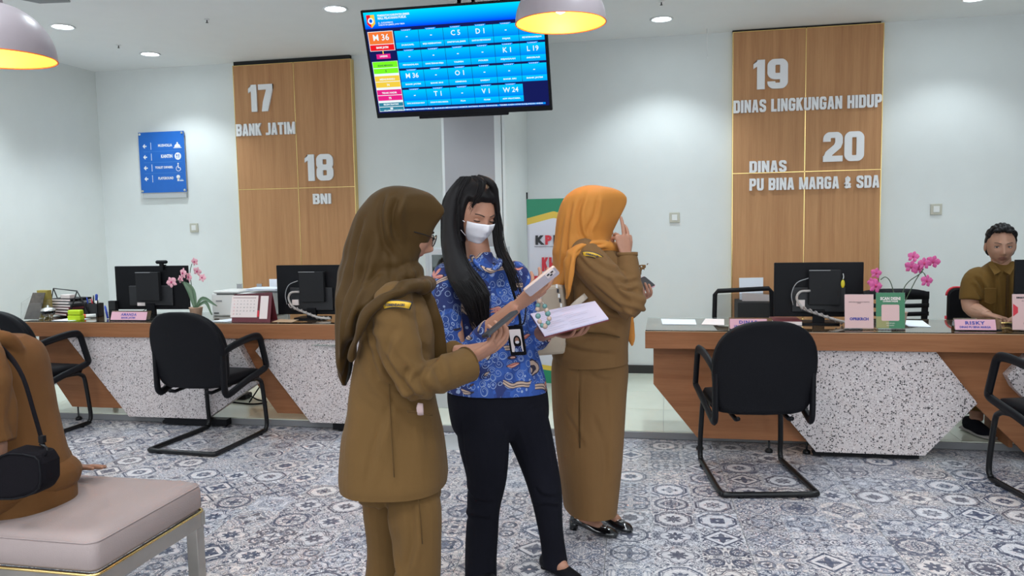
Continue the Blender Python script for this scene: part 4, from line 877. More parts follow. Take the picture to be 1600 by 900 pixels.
# pen holder with pens
a = A(148, 500, 5.34); t = thing('pen_holder', 'dark pen holder beside the wire tray', 'pen holder', (a[0], 5.34, ZT))
mb = MB(); mb.box((-.06, -.035, 0), (.06, .035, .004), 'darkgrey'); 
for q in ((-.06, -.035, .06, -.031), (-.06, .031, .06, .035), (-.06, -.035, -.056, .035), (.056, -.035, .06, .035)): mb.box((q[0], q[1], 0), (q[2], q[3], .105), 'darkgrey')
mb.build('holder_box', t)
M['bluep'] = simple('blue_plastic', (.02, .06, .40), .4)
for i, (x_, mt, h_, ln, lb) in enumerate(((-.035, 'bluep', .15, -.02, 'blue pen leaning left in the pen holder'), (-.015, 'darkgrey', .165, .01, 'tall dark marker in the pen holder'), (.005, 'red', .14, -.02, 'red pen in the pen holder'), (.022, 'white_plastic', .145, .015, 'white pen in the pen holder'), (.036, 'black_plastic', .13, .0, 'short black pen in the pen holder'))):
    mb = MB(); mb.tube([(0, 0, .004), (ln, 0, h_-.02), (ln*1.15, 0, h_)], [.005, .005, .003], mt, 8); o = mb.build('pen'); o.location = (a[0]+x_, 5.34+.008*(i % 2), ZT); tag(o, lb, 'pen', 'pens in the pen holder')
mb = MB(); mb.tube([(0, 0, .004), (.006, .0, .13)], .009, 'white_plastic', 10); mb.tube([(.006, 0, .13), (.008, 0, .165)], .0105, 'bluep', 10, round_caps=True); o = mb.build('marker'); o.location = (a[0]+.012, 5.352, ZT); tag(o, 'thick white marker with a blue cap in the pen holder', 'marker')
mb = MB(); mb.tube([(0, 0, .004), (-.025, .01, .085), (-.03, .012, .10)], [.008, .008, .004], 'bluep', 8); o = mb.build('blue_marker'); o.location = (A(163, 500, 5.16)[0], 5.2, ZT); tag(o, 'blue marker pen leaning left of the name plate AMANDA', 'marker')
mb = MB(); mb.box((0, 0, 0), (.06, .035, .125), 'black_box'); mb.box((.004, -.001, .06), (.056, .0, .12), 'darkgrey'); o = mb.build('desk_clock', None, bevel=.002); o.location = (A(168, 480, 5.3)[0], 5.31, ZT); tag(o, 'small black box standing left of the webcam monitor', 'box')
# ------------------------------------------------------------------ orchids
M['leaf'] = simple('orchid_leaf', (.12, .20, .12), .45, var=.2); M['stem'] = simple('orchid_stem', (.06, .09, .05), .6); M['terracotta'] = simple('beige_pot', (.55, .36, .26), .7); M['moss'] = simple('pot_filling', (.10, .07, .04), .9, bumpy=.5)
M['petal_pale'] = simple('pale_pink_petal', (.80, .40, .47), .6, var=.12); M['petal_hot'] = simple('magenta_petal', (.62, .10, .30), .6, var=.15); M['petal_core'] = simple('dark_pink_lip', (.45, .03, .14), .6)
def flower(parent, c, s, mat, face=(0, -1, 0), roll=0):
    n_ = unit(face); u = unit(np.cross((0, 0, 1), n_)); w_ = np.cross(n_, u); mb = MB()
    for k in range(5):
        a_ = roll+k*2*PI/5+PI/2; wide = .55 if k in (1, 4) else .36
        d = u*math.cos(a_)+w_*math.sin(a_); e = np.cross(n_, d); G = []
        for i in range(6):
            q = i/5; hw = wide*s*math.sin(PI*min(1, .12+q*.86))**.7*(.35+.65*q if q < .5 else 1)
            G.append([np.array(c)+d*s*q+e*hw*t_+n_*s*(.10*math.sin(q*2.4)-.18*abs(t_)*q) for t_ in (-1, -.5, 0, .5, 1)])
        mb.grid(G, mat)
    mb.ell(np.array(c)+n_*s*.12, (s*.16, s*.16, s*.22), 'petal_core', 8, 6)
    return mb.build('flower', parent)
def orchid(label, x, y, stems, flowers, leaves, mat, pot='terracotta', off=(0, 0)):
    t = thing('potted_orchid', label, 'orchid', (x, y, ZT)); L = lambda p: np.array(p)-np.array([x, y, ZT])
    mb = MB(); mb.lathe([(.0, .0), (.035, .0), (.048, .085), (.052, .088), (.046, .09), (.042, .075), (.0, .072)], pot, n=20); mb.build('pot', t); mb = MB(); mb.lathe([(.043, .078), (.0, .084)], 'moss', n=16); mb.build('potting_mix', t)
    for s_ in stems: mb = MB(); mb.tube([(0, 0, .075)]+[L(p) for p in s_], .0028, 'stem', 6, sub=4); mb.build('stem', t)
    for i, (p, sz) in enumerate(flowers): flower(t, L(p), sz, mat, (random.uniform(-.5, .5), -1, random.uniform(-.3, .3)), random.uniform(-.5, .5))
    for pts, w_ in leaves:
        P = catmull([(0, 0, .08)]+[L(p) for p in pts], 5); mb = MB(); G = []
        for i, q in enumerate(P):
            f_ = i/(len(P)-1); hw = w_*math.sin(PI*(.08+.9*f_))**.8; dr = unit(P[min(i+1, len(P)-1)]-P[max(i-1, 0)]); sd = unit(np.cross(dr, (0, -1, .3)))
            G.append([q+sd*hw*t_+np.array([0, -.01, .0])*abs(t_) for t_ in (-1, -.4, 0, .4, 1)])
        mb.grid(G, 'leaf'); mb.build('leaf', t, solid=.0015)
YO = 5.22; B = lambda px, py, dy=0: A(px, py, YO+dy)
orchid('pale pink orchid in a beige pot beside the webcam monitor', A(306, 478, YO)[0], YO, [[B(299, 445), B(297, 425), B(300, 412)], [B(293, 455, .0), B(283, 440, -.02), B(268, 437, -.04)]],
       [(B(304, 409), .032), (B(286, 427, -.02), .040), (B(295, 433), .036), (B(308, 424, .01), .036), (B(316, 434), .032), (B(282, 436), .030), (B(268, 441, -.05), .042)], [([B(300, 455), B(288, 440)], .03), ([B(318, 466), B(340, 478)], .014), ([B(322, 472), B(332, 492)], .012)], 'petal_pale')
YO = 5.08
orchid('magenta orchid in a beige pot behind the green table card', A(1404, 500, YO)[0], YO, [[B(1411, 455), B(1420, 440), B(1437, 428), B(1443, 420)], [B(1393, 445), B(1384, 433), B(1376, 437)], [B(1437, 428), B(1449, 436)]],
       [(B(1427, 401), .034), (B(1424, 417, -.01), .040), (B(1435, 420, .01), .036), (B(1444, 412, -.01), .038), (B(1458, 409), .040), (B(1448, 439), .038), (B(1369, 427), .034), (B(1368, 447, -.01), .044), (B(1363, 441), .03)], [], 'petal_hot')
# ------------------------------------------------------------------ chairs behind the right counter
def mesh_mat():
    m, nt, b = newmat('black_chair_mesh', (.03, .03, .03), .7); x, y, z, v = xyz(nt); f = ((x*900).sin().abs().lt(.55))._m('MAXIMUM', (z*900).sin().abs().lt(.55))
    nt.links.new((f*.55+.08).clamp().k, b.inputs['Alpha']); return m
M['mesh'] = mesh_mat()
def staff_base(t):
    mb = MB(); R_ = [[(x_*s, y_*s, z_) for x_, y_ in rrect(.24, .24, .08)] for z_, s in ((.43, .9), (.44, 1), (.47, 1), (.485, .9), (.49, .4))]; mb.loft(R_, 'leather'); mb.build('seat', t)
    mb = MB(); mb.tube([(0, 0, .43), (0, 0, .12)], .025, 'black_metal', 12); mb.build('gas_lift', t)
    for k in range(5):
        a_ = k*2*PI/5; mb = MB(); mb.tube([(0, 0, .12), (.28*math.cos(a_), .28*math.sin(a_), .08)], [.022, .014], 'black_plastic', 8); lg = mb.build('leg', t)
        mb = MB(); mb.lathe([(.0, -.012), (.028, -.012), (.028, .012), (.0, .012)], 'black_plastic', n=12); o = mb.build('caster', lg); o.location = (.28*math.cos(a_), .28*math.sin(a_), .029); o.rotation_euler = (PI/2, 0, a_)
YC = 5.95; a, b_ = A(1115, 453, YC), A(1208, 449, YC)
t = thing('office_chair', 'black mesh back office chair behind the left end of the right counter', 'chair', ((a[0]+b_[0])/2, YC+.25, .05)); cx = t.location.x; zz = .05
fr = [(-.19, -.25, .45), (-.205, -.25, .60), (a[0]-cx+.01, -.25, a[2]-zz-.035), (a[0]-cx+.03, -.25, a[2]-zz-.008), (b_[0]-cx-.03, -.25, b_[2]-zz-.008), (b_[0]-cx-.01, -.25, b_[2]-zz-.035), (.205, -.25, .60), (.19, -.25, .45)]
mb = MB(); mb.tube(fr, .017, 'black_plastic', 8, up=(0, 1, 0)); mb.build('back_frame', t); mb = MB(); mb.add([fr[0], fr[2], fr[5], fr[7]], [(0, 1, 2, 3)], 'mesh'); mb.build('mesh_back', t)
mb = MB(); mb.tube([(0, -.05, .44), (0, -.22, .42), (0, -.25, .50)], .018, 'black_plastic', 8, sub=3); mb.build('back_bracket', t); staff_base(t)
YC = 6.05; a, b_ = A(1345, 450, YC), A(1455, 452, YC)
t = thing('office_chair', 'black plastic chair with slatted backrest behind the magenta orchid', 'chair', ((a[0]+b_[0])/2, YC+.25, .05)); W2 = (b_[0]-a[0])/2; zt_ = a[2]-.05
mb = MB()
def bz(x_, z_): return (x_, -.25+(x_/W2)**2*.05, z_)
zs = [(zt_-.005, zt_-.085), (zt_-.115, zt_-.145), (zt_-.175, zt_-.205), (zt_-.235, zt_-.265), (zt_-.30, zt_-.42)]
for u_, l_ in zs:
    xs_ = np.linspace(-W2, W2, 13); c_ = lambda x_: -.03*(abs(x_)/W2)**3
    mb.add([bz(x_, u_+(c_(x_) if u_ == zs[0][0] else 0)) for x_ in xs_]+[bz(x_, l_) for x_ in xs_], [(i, i+1, 14+i, 13+i) for i in range(12)], 'black_plastic', True)
for s_ in (-1, 1): mb.add([bz(s_*W2, zt_-.03), bz(s_*(W2-.045), zt_-.03), bz(s_*(W2-.055), zt_-.42), bz(s_*W2*.92, zt_-.42)], [(0, 1, 2, 3)], 'black_plastic')
mb.build('backrest', t, solid=.014); mb = MB(); mb.tube([(0, -.05, .44), (0, -.22, .42), (0, -.24, .50)], .018, 'black_plastic', 8, sub=3); mb.build('back_bracket', t); staff_base(t)
# document box and papers behind the mesh chair
a, b_ = A(1152, 472, 6.75), A(1199, 470, 6.75)
mb = MB(); mb.box((a[0], 6.70, .051), (b_[0]+.02, 7.04, a[2]), 'black_box'); tag(mb.build('filing_cabinet', None, bevel=.006), 'low black filing box against the oak panel behind the mesh chair', 'cabinet')
p0, p1 = A(1156, 465, 6.9), A(1193, 434, 6.9); mb = MB(); mb.prism([(p0[0], a[2]+.002), (p1[0], a[2]+.002), (p1[0], p1[2]), (p0[0]-.005, p1[2]-.003)], 6.92, 6.93, 'paper'); tag(mb.build('paper_folder'), 'white paper folder standing on the black filing box', 'folder')
mb = MB(); mb.prism([(p0[0]+.01, a[2]+.003), (p1[0]+.05, a[2]+.003), (p1[0]+.05, a[2]+.055), (p0[0]+.01, a[2]+.075)], 6.80, 6.81, 'cream_paper'); tag(mb.build('paper_booklet'), 'low striped booklet in front of the white folder on the filing box', 'booklet')
# power adapter and cables on the platform under the left counter
t = thing('power_adapter', 'black power adapter with cables on the platform under the left counter', 'adapter', (A(372, 628, 5.75)[0], 5.75, .05))
mb = MB(); mb.box((-.10, -.06, 0), (.10, .06, .045), 'black_box'); mb.build('adapter_body', t, bevel=.012); mb = MB(); mb.tube([(.10, 0, .03), (.2, -.05, .006), (.32, -.12, .006), (.25, -.2, .006), (.05, -.16, .006), (-.15, -.1, .006), (-.22, .1, .006)], .006, 'black_plastic', 6, sub=4); mb.build('cable', t)
t = MB(); t.tube([(0, 0, 0), (.10, .03, .15)], .006, 'black_plastic', 6); o = t.build('cable_plug'); o.location = (A(390, 640, 5.6)[0], 5.6, .055); tag(o, 'thin black cable sticking up under the left counter', 'cable')
# ------------------------------------------------------------------ bench
M['upholstery'] = simple('pinkish_grey_upholstery', (.33, .265, .255), .9, bumpy=.5, bscale=300, var=.05)
M['bench_metal'] = simple('worn_chromed_steel', (.45, .42, .38), .30, .9, var=.25)
bc = thing('bench', 'upholstered bench with worn metal frame and brass piping, bottom left', 'bench', (-2.4, 2.46, 0), math.radians(-1))
BX, BY = .585, .30
def rr2(w_, h_, r_, z_, n=5): return [(x_, y_, z_) for x_, y_ in rrect(w_, h_, r_, n)]
mb = MB(); mb.loft([rr2(BX*.6, BY*.4, .05, .330), rr2(BX-.01, BY-.01, .03, .332), rr2(BX, BY, .03, .345), rr2(BX, BY, .035, .415), rr2(BX-.006, BY-.006, .04, .432), rr2(BX-.025, BY-.025, .05, .446), rr2(BX-.07, BY-.07, .07, .453), rr2(BX*.55, BY*.4, .05, .458)], 'upholstery'); mb.build('cushion', bc)
mb = MB(); q_ = [(x_, y_, .430+.0) for x_, y_ in rrect(BX-.004, BY-.004, .04, 5)]; mb.tube(q_+[q_[0]], .0035, 'upholstery', 5, cap=False); mb.build('seam', bc)
mb = MB(); q_ = [(x_, y_, .326) for x_, y_ in rrect(BX+.001, BY+.001, .03, 5)]; mb.tube(q_+[q_[0]], .005, 'brass', 6, cap=False); mb.build('brass_piping', bc)
for lo, hi in (((-BX, -BY, .265), (BX, -BY+.025, .322)), ((-BX, BY-.025, .265), (BX, BY, .322)), ((-BX, -BY+.026, .265), (-BX+.025, BY-.026, .322)), ((BX-.025, -BY+.026, .265), (BX, BY-.026, .322))):
    mb = MB(); mb.box(lo, hi, 'bench_metal'); mb.build('rail', bc, bevel=.002)
for sx in (-1, 1):
    for sy in (-1, 1):
        mb = MB(); mb.box((sx*(BX-.03)-.024, sy*(BY-.027)-.024, 0), (sx*(BX-.03)+.024, sy*(BY-.027)+.024, .264), 'bench_metal'); mb.build('leg', bc, bevel=.003)
mb = MB(); mb.box((BX-.16, -BY+.03, .23), (BX-.13, -BY+.05, .264), 'black_box'); mb.build('bracket', bc)
# ------------------------------------------------------------------ people: tools
def cloth(name, c, var=.10, rough=.85, weave=.25, sheen=.04):
    m, nt, b = newmat(name, c, rough, spec=.15); b.inputs['Sheen Weight'].default_value = sheen
    x, y, z, v = xyz(nt); f = noise(nt, v, 5, 3); nt.links.new(mixc(nt, f, [q*(1-var) for q in c], [q*(1+var) for q in c]).k, b.inputs[0])
    h = noise(nt, v, 14, 3, .55, .4)*.8+noise(nt, v, 500, 1)*.12; bump(nt, b, h, weave, .012); return m
M['khaki'] = cloth('khaki_uniform_cloth', (.115, .062, .020)); M['khaki_dark'] = cloth('khaki_seam', (.07, .036, .010))
M['khaki2'] = cloth('tan_uniform_cloth', (.160, .084, .032)); M['hijab_brown'] = cloth('olive_brown_scarf', (.050, .025, .0046), .12, .6, .15)
M['hijab_orange'] = cloth('mustard_orange_scarf', (.52, .205, .040), .10, .6, .15); M['black_cloth'] = cloth('black_trouser_cloth', (.0055, .0055, .0095), .2, .95, .3, .0)
M['shirt_olive'] = cloth('olive_khaki_shirt', (.130, .070, .016)); M['shirt_brown'] = cloth('rust_brown_shirt', (.140, .062, .020))
def skinmat(name, c):
    m, nt, b = newmat(name, c, .5, spec=.35); b.inputs['Subsurface Weight'].default_value = .12; b.inputs['Subsurface Radius'].default_value = (.6, .2, .1); b.inputs['Subsurface Scale'].default_value = .012
    x, y, z, v = xyz(nt); nt.links.new(mixc(nt, noise(nt, v, 25, 3), [q*.88 for q in c], [min(1, q*1.1) for q in c]).k, b.inputs[0]); return m
M['skin'] = skinmat('skin_warm', (.38, .185, .120)); M['skin_dark'] = skinmat('skin_brown', (.30, .155, .100)); M['skin_clerk'] = skinmat('skin_tan', (.40, .215, .145)); M['lip'] = simple('lips', (.32, .10, .08), .4); M['lip_dark'] = simple('lips_brown', (.25, .11, .08), .45)
M['hair'] = simple('black_hair', (.006, .0045, .005), .55, spec=.22); M['brow'] = simple('eyebrow', (.03, .018, .013), .8); M['eyewhite'] = simple('eye_white', (.45, .43, .42), .4); M['iris'] = simple('dark_iris', (.018, .010, .008), .15)
def batik():
    m, nt, b = newmat('blue_batik_cloth', (.05, .12, .4), .7, spec=.3); x, y, z, v = xyz(nt)
    wob = node(nt, 'ShaderNodeTexNoise', inp={'Vector': v, 'Scale': 9.0, 'Detail': 1.0}); vv = node(nt, 'ShaderNodeVectorMath', operation='MULTIPLY_ADD', inp={0: wob.outputs[1], 1: (.03, .03, .03), 2: v}).outputs[0]
    def cell(sc):
        vo = node(nt, 'ShaderNodeTexVoronoi', inp={'Vector': vv, 'Scale': float(sc), 'Randomness': .8}); d = node(nt, 'ShaderNodeVectorMath', operation='SUBTRACT', inp={0: vv, 1: vo.outputs['Position']})
        s = node(nt, 'ShaderNodeSeparateXYZ', inp={0: d.outputs[0]}); X, Y_, Z = (S(nt, s.outputs[i]) for i in range(3)); h_ = X*.8-Y_*.6; r = S(nt, vo.outputs['Distance'])
        c_ = node(nt, 'ShaderNodeSeparateXYZ', inp={0: vo.outputs['Color']}); return h_, Z, r, Z.atan2(h_), S(nt, c_.outputs[0]), S(nt, c_.outputs[1])
    hx, hz, r, th, q1, q2 = cell(33)
    spiral = (th*1.0+r*20).sin().gt(.84)*r.lt(.50); rim = r.band(.50, .026)*q1.gt(.4)
    col = mixc(nt, q2, (.018, .045, .20), (.035, .10, .38)); col = mixc(nt, S(nt, wob.outputs[0]).gt(.56), col, (.018, .03, .13))
    col = mixc(nt, spiral.max(rim), col, (.27, .34, .52))
    hx, hz, r, th, q1, q2 = cell(10.5)
    pet = r.lt(.27+(th*5).cos()*.12)*q1.gt(.30); edge = r.band(.23+0, .03)*0+ (r-(th*5).cos()*.12).band(.275, .022)*q1.gt(.30); core = r.lt(.09)*q1.gt(.30)
    vein = (th*15).sin().gt(.55)*r.gt(.08)
    col = mixc(nt, pet, col, (.42, .12, .10)); col = mixc(nt, pet*vein, col, (.62, .36, .30)); col = mixc(nt, edge, col, (.03, .02, .04)); col = mixc(nt, core, col, (.04, .02, .05))
    hx, hz, r, th, q1, q2 = cell(12.5); ca, sa = (q2*6.28).cos(), (q2*6.28).sin(); la = hx*ca+hz*sa; lb = hz*ca-hx*sa+(la*55).sin()*.006
    e_ = (la*26)*(la*26)+(lb*105)*(lb*105); col = mixc(nt, e_.lt(1.0)*q1.gt(.45), col, (.025, .02, .04)); col = mixc(nt, e_.lt(.62)*lb.abs().gt(.0012)*q1.gt(.45), col, (.46, .33, .26))
    nt.links.new(col.k, b.inputs[0]); bump(nt, b, noise(nt, v, 14, 3), .3, .01); return m
M['batik'] = batik()
def remesh(mb, vox, smooth=4, name='m', iters_f=.5):
    o = mb.build(name, None); md = o.modifiers.new('r', 'REMESH'); md.mode = 'VOXEL'; md.voxel_size = vox; md.use_smooth_shade = True
    if smooth: s = o.modifiers.new('s', 'SMOOTH'); s.factor = iters_f; s.iterations = smooth
    return baked(o)
def getV(me): V = np.empty(len(me.vertices)*3); me.vertices.foreach_get('co', V); return V.reshape(-1, 3)
def getN(me): V = np.empty(len(me.vertices)*3); me.vertices.foreach_get('normal', V); return V.reshape(-1, 3)
def displace(o, fn):
    V, N_ = getV(o.data), getN(o.data); d = fn(V); V = V+N_*d[:, None]; o.data.vertices.foreach_set('co', V.reshape(-1)); o.data.update()
def cut(o, co, no, lim=None):
    """crisp hem: removes the cloth on the side no points to; lim = (centre, radius) keeps the cut local"""
    bm = bmesh.new(); bm.from_mesh(o.data); c, r = lim if lim else (None, 0)
    fs = [f for f in bm.faces if c is None or (f.calc_center_median()-Vector(c)).length < r]; es = {e for f in fs for e in f.edges}; vs = {v for f in fs for v in f.verts}
    bmesh.ops.bisect_plane(bm, geom=list(vs)+list(es)+fs, plane_co=tuple(co), plane_no=tuple(unit(no)), clear_outer=True); bm.to_mesh(o.data); bm.free(); o.data.update()
def pn(V, f, ph=0):       # cheap smooth pseudo-noise
    x, y, z = V[:, 0]*f, V[:, 1]*f, V[:, 2]*f
    return (np.sin(x*1.0+1.7*np.sin(y*.9+ph)+ph)+np.sin(y*1.3+1.3*np.sin(z*1.1+2*ph))+np.sin(z*1.2+1.5*np.sin(x*.8+ph*1.7)))/3
def folds(V, specs):
    """specs: (centre, reach, direction, amplitude, wavelength)"""
    d = np.zeros(len(V))
    for c, R_, dr, amp, lam in specs:
        q = V-np.array(c); w_ = np.exp(-(q**2).sum(1)/R_**2); ph = q@unit(dr)/lam*2*PI+1.2*pn(V, 30, len(specs)); s = np.sin(ph); d += amp*w_*(np.abs(s)**.7*np.sign(s))
    return d
def crease(V, pts, Y, w=.012, depth=.007, ridge=.7, near=True):
    """a fold in the cloth along a photographed line: a groove with a ridge beside it"""
    P = np.array([A(px, py, Y) for px, py in pts])[:, [0, 2]]; P = catmull(P, 4); Q = V[:, [0, 2]]; best = np.full(len(V), 9.); sg = np.zeros(len(V)); tt = np.zeros(len(V)); n_ = len(P)-1
    for i in range(n_):
        a, b = P[i], P[i+1]; d = b-a; L2 = max(1e-9, d@d); t = np.clip(((Q-a)@d)/L2, 0, 1); r = Q-a-t[:, None]*d; ds = np.sqrt((r**2).sum(1)); m_ = ds < best
        best[m_] = ds[m_]; sg[m_] = np.sign(d[0]*r[m_, 1]-d[1]*r[m_, 0]); tt[m_] = (i+t[m_])/n_
    s = best*sg; fade = np.clip(np.minimum(tt, 1-tt)*6, .0, 1); fade = np.where(best < 3.5*w, fade, 0)
    g = fade*depth*(-np.exp(-(s/w)**2)+ridge*np.exp(-((s-1.7*w)/(1.1*w))**2))
    if near: g *= np.clip((Y+.03-V[:, 1])/.04, 0, 1)
    return g
def finish(o, name, parent, mat, loc, kind=None):
    V = getV(o.data)-np.array(loc); o.data.vertices.foreach_set('co', V.reshape(-1)); o.data.update(); o.data.materials.clear(); o.data.materials.append(M[mat]); o.name = name; o.data.name = name; o.parent = parent
    o.data.polygons.foreach_set('use_smooth', [True]*len(o.data.polygons)); o.data.polygons.foreach_set('material_index', [0]*len(o.data.polygons)); return o
def joinmesh(name, objs, parent, loc, mats):
    """one mesh object out of several; objs: (object, material index or None to keep)"""
    V = []; F = []; MI = []
    for o, mi in objs:
        off = sum(len(v) for v in V); V.append(getV(o.data)-np.array(loc))
        for p in o.data.polygons: F.append([i+off for i in p.vertices]); MI.append(p.material_index if mi is None else mi)
        bpy.data.objects.remove(o)
    me = bpy.data.meshes.new(name); me.from_pydata(np.vstack(V).tolist(), [], F)
    for m in mats: me.materials.append(M[m])
    me.polygons.foreach_set('material_index', MI); me.polygons.foreach_set('use_smooth', [True]*len(F)); me.update()
    r = bpy.data.objects.new(name, me); C.objects.link(r); r.parent = parent; return r
def ring(c, a, b, yaw, n=36, front=0, pw=2.0, tilt=0):
    """horizontal ring; a = half-depth along the facing direction, b = half-width; front>0 narrows the front like a visor"""
    out = []
    for k in range(n):
        t = 2*PI*k/n; ct, st_ = math.cos(t), math.sin(t); e = 2/pw
        X = math.copysign(abs(ct)**e, ct)*a; Y_ = math.copysign(abs(st_)**e, st_)*b*(1-front*max(0, ct))
        out.append((c[0]+X*math.cos(yaw)-Y_*math.sin(yaw), c[1]+X*math.sin(yaw)+Y_*math.cos(yaw), c[2]+tilt*X))
    return out
def rows(mb, data, Y, yaw, mat='khaki', prof=True, sub=4, n=36, cap=True, pw=2.0):
    """stack of rings from photograph rows: (py, pxl, pxr, other half-axis[, dy, front]); prof: the seen width is the depth of the body"""
    R_ = []
    for r in data:
        py, l, rr_, oth = r[:4]; dy = r[4] if len(r) > 4 else 0; fr = r[5] if len(r) > 5 else 0
        p0, p1 = A(l, py, Y+dy), A(rr_, py, Y+dy); w_ = (p1[0]-p0[0])/2; c = (p0+p1)/2
        if prof: a = math.sqrt(max(1e-6, w_**2-(oth*math.sin(yaw))**2))/abs(math.cos(yaw)); b = oth; a = max(a, .3*w_)
        else: b = math.sqrt(max(1e-6, w_**2-(oth*math.cos(yaw))**2))/abs(math.sin(yaw)); a = oth; b = max(b, .3*w_)
        R_.append([c[0], c[1], c[2], a, b, fr])
    D = catmull(R_, sub) if sub > 1 and len(R_) > 2 else np.array(R_)
    mb.loft([ring(d[:3], max(d[3], .004), max(d[4], .004), yaw, n, d[5], pw) for d in D], mat, cap=cap); return D
def hand(mb, wrist, d, n_, side, curls, spread=.10, s=1.0, thumb=(.5, .35, .2), mat='skin', thumb_out=.9, wr=.026):
    """five separate fingers on a palm. d points to the fingers, n_ out of the palm, side +1/-1 puts the thumb on +/- cross(n_, d)"""
    d = unit(d); n_ = unit(np.asarray(n_, float)-np.dot(n_, d)*d); t = np.cross(n_, d)*side
    w0 = np.array(wrist, float); P = lambda a, b, c: w0+d*a*s+t*b*s+n_*c*s
    # palm
    mb.tube([P(-.03, 0, 0), P(.0, 0, 0), P(.025, .004, 0), (P(.06, .003, 0)), P(.088, -.001, .001), P(.098, -.001, .003)], [wr*s, .027*s, .034*s, .040*s, .040*s, .034*s], mat, 14, sub=3, ry=[.019*s, .0185*s, .016*s, .0145*s, .0125*s, .008*s], up=n_, round_caps=False)
    mb.tube([P(.015, .020, .004), P(.045, .030, .008)], [.014*s, .013*s], mat, 10, sub=2, round_caps=True)
    L = ((.043, .026, .021), (.048, .030, .022), (.044, .028, .021), (.034, .021, .019)); off = (.030, .010, -.010, -.029); base = (.088, .092, .088, .080)
    for i in range(4):
        a0 = P(base[i]-.012, off[i], 0); ang = (.0+(1.5-i)*spread) ; dd = unit(d*math.cos(ang)+t*math.sin(ang)); ax = unit(np.cross(dd, n_)); pts = [a0]; p = P(base[i], off[i]*1.05, 0); pts.append(p); cur = dd; tot = 0
        for k in range(3):
            tot += curls[i][k]; cur = dd*math.cos(tot)+n_*math.sin(tot); p = p+cur*L[i][k]*s; pts.append(p)
        r0 = (.0092, .0095, .0090, .0080)[i]*s; mb.tube(pts, [r0*1.08, r0*1.05, r0*.98, r0*.90, r0*.76], mat, 10, sub=3, round_caps=True, up=n_)
    ct = unit(d*(1-thumb_out*.45)+t*thumb_out); p = P(.022, .024, .006); pts = [P(.004, .008, .004), p]; tot = 0
    for k, l in enumerate((.036, .030, .024)):
        tot += thumb[k]; cur = unit(ct*math.cos(tot*.6)+(n_*.55+d*.65)*math.sin(tot)); p = p+cur*l*s; pts.append(p)
    mb.tube(pts, [.014*s, .0135*s, .0115*s, .0108*s, .0088*s], mat, 10, sub=3, round_caps=True, up=n_)
    return P
def headpt(az, el, off=0.0, feat=1.0):
    ce, se = math.cos(el), math.sin(el); x, y, z = ce*math.cos(az), ce*math.sin(az), se
    X = x*(.094 if x > 0 else .102); Y_ = y*.076; Z = z*.116
    if z < 0:
        s = -z; Y_ *= 1-.36*s**1.6; X *= (1-.10*s**2) if x > 0 else (1-.55*s)
    else: Y_ *= 1+.05*math.sin(z*PI)
    if x > 0 and feat:
        g = lambda cy, cz, sy, sz: math.exp(-((abs(Y_)-cy)/sy)**2-((Z-cz)/sz)**2); w_ = min(1, x*1.6)*feat
        X += w_*(.021*g(0, -.034, .0115, .016)+.012*g(0, -.012, .008, .022)-.010*g(.031, .004, .016, .011)+.005*g(.030, .026, .022, .008)+.004*g(.045, -.028, .02, .018)+.006*g(0, -.060, .020, .0055)+.0062*g(0, -.0715, .017, .0055)-.002*g(0, -.066, .02, .002)+.008*g(0, -.100, .020, .014)-.003*g(0, -.084, .018, .006)+.003*g(.013, -.040, .006, .006))
    q = np.array([X, Y_, Z]); return q+unit(q)*off
def head_tf(c, yaw, pitch=0, roll=0, s=1.0):
    """matrix of the head: forward along yaw, pitch>0 looks down"""
    Rz = np.array([[math.cos(yaw), -math.sin(yaw), 0], [math.sin(yaw), math.cos(yaw), 0], [0, 0, 1]]); cp, sp = math.cos(pitch), math.sin(pitch); Ry = np.array([[cp, 0, sp], [0, 1, 0], [-sp, 0, cp]])
    cr, sr_ = math.cos(roll), math.sin(roll); Rx = np.array([[1, 0, 0], [0, cr, -sr_], [0, sr_, cr]]); Rm = Rz@Ry@Rx*s
    return lambda q: Rm@np.array(q)+np.array(c)
def make_head(T, lip=True, na=88, ne=72):
    """high-resolution head; returns an object with skin (0) and lip (1) faces"""
    mb = MB(); G = [[T(headpt(2*PI*k/na, -PI/2+PI*i/ne)) for k in range(na)] for i in range(1, ne)]; mb.grid(G, 'skin', True, True)
    k0 = len(mb.v); a_, b_ = na, ne-1; mb.f.append(list(range(a_))[::-1]); mb.m.append(0); mb.sm.append(True); mb.f.append(list(range((b_-1)*a_, b_*a_))); mb.m.append(0); mb.sm.append(True)
    for i in range(b_-1):
        for k in range(a_):
            el = -PI/2+PI*(i+1.5)/ne; az = 2*PI*(k+.5)/na; q = headpt(az, el)
            if lip and q[0] > .05 and (abs(q[1])/.024)**2+((q[2]+.066)/.0115)**2 < 1: mb.m[i*a_+k] = 1
    mb.mats = ['skin', 'lip']
    for sy in (-1, 1):
        o_ = len(mb.v); V = MB(); V.ell((0, 0, 0), (.016, .007, .030), 'skin', 14, 10)
        q = [T(np.array([p[0]*.95+p[2]*.25-.012, sy*(.079+p[1]+.25*max(0, -p[0])), p[2]-.004])) for p in V.v]; mb.add(q, V.f, 'skin', True)
    return mb.build('h')
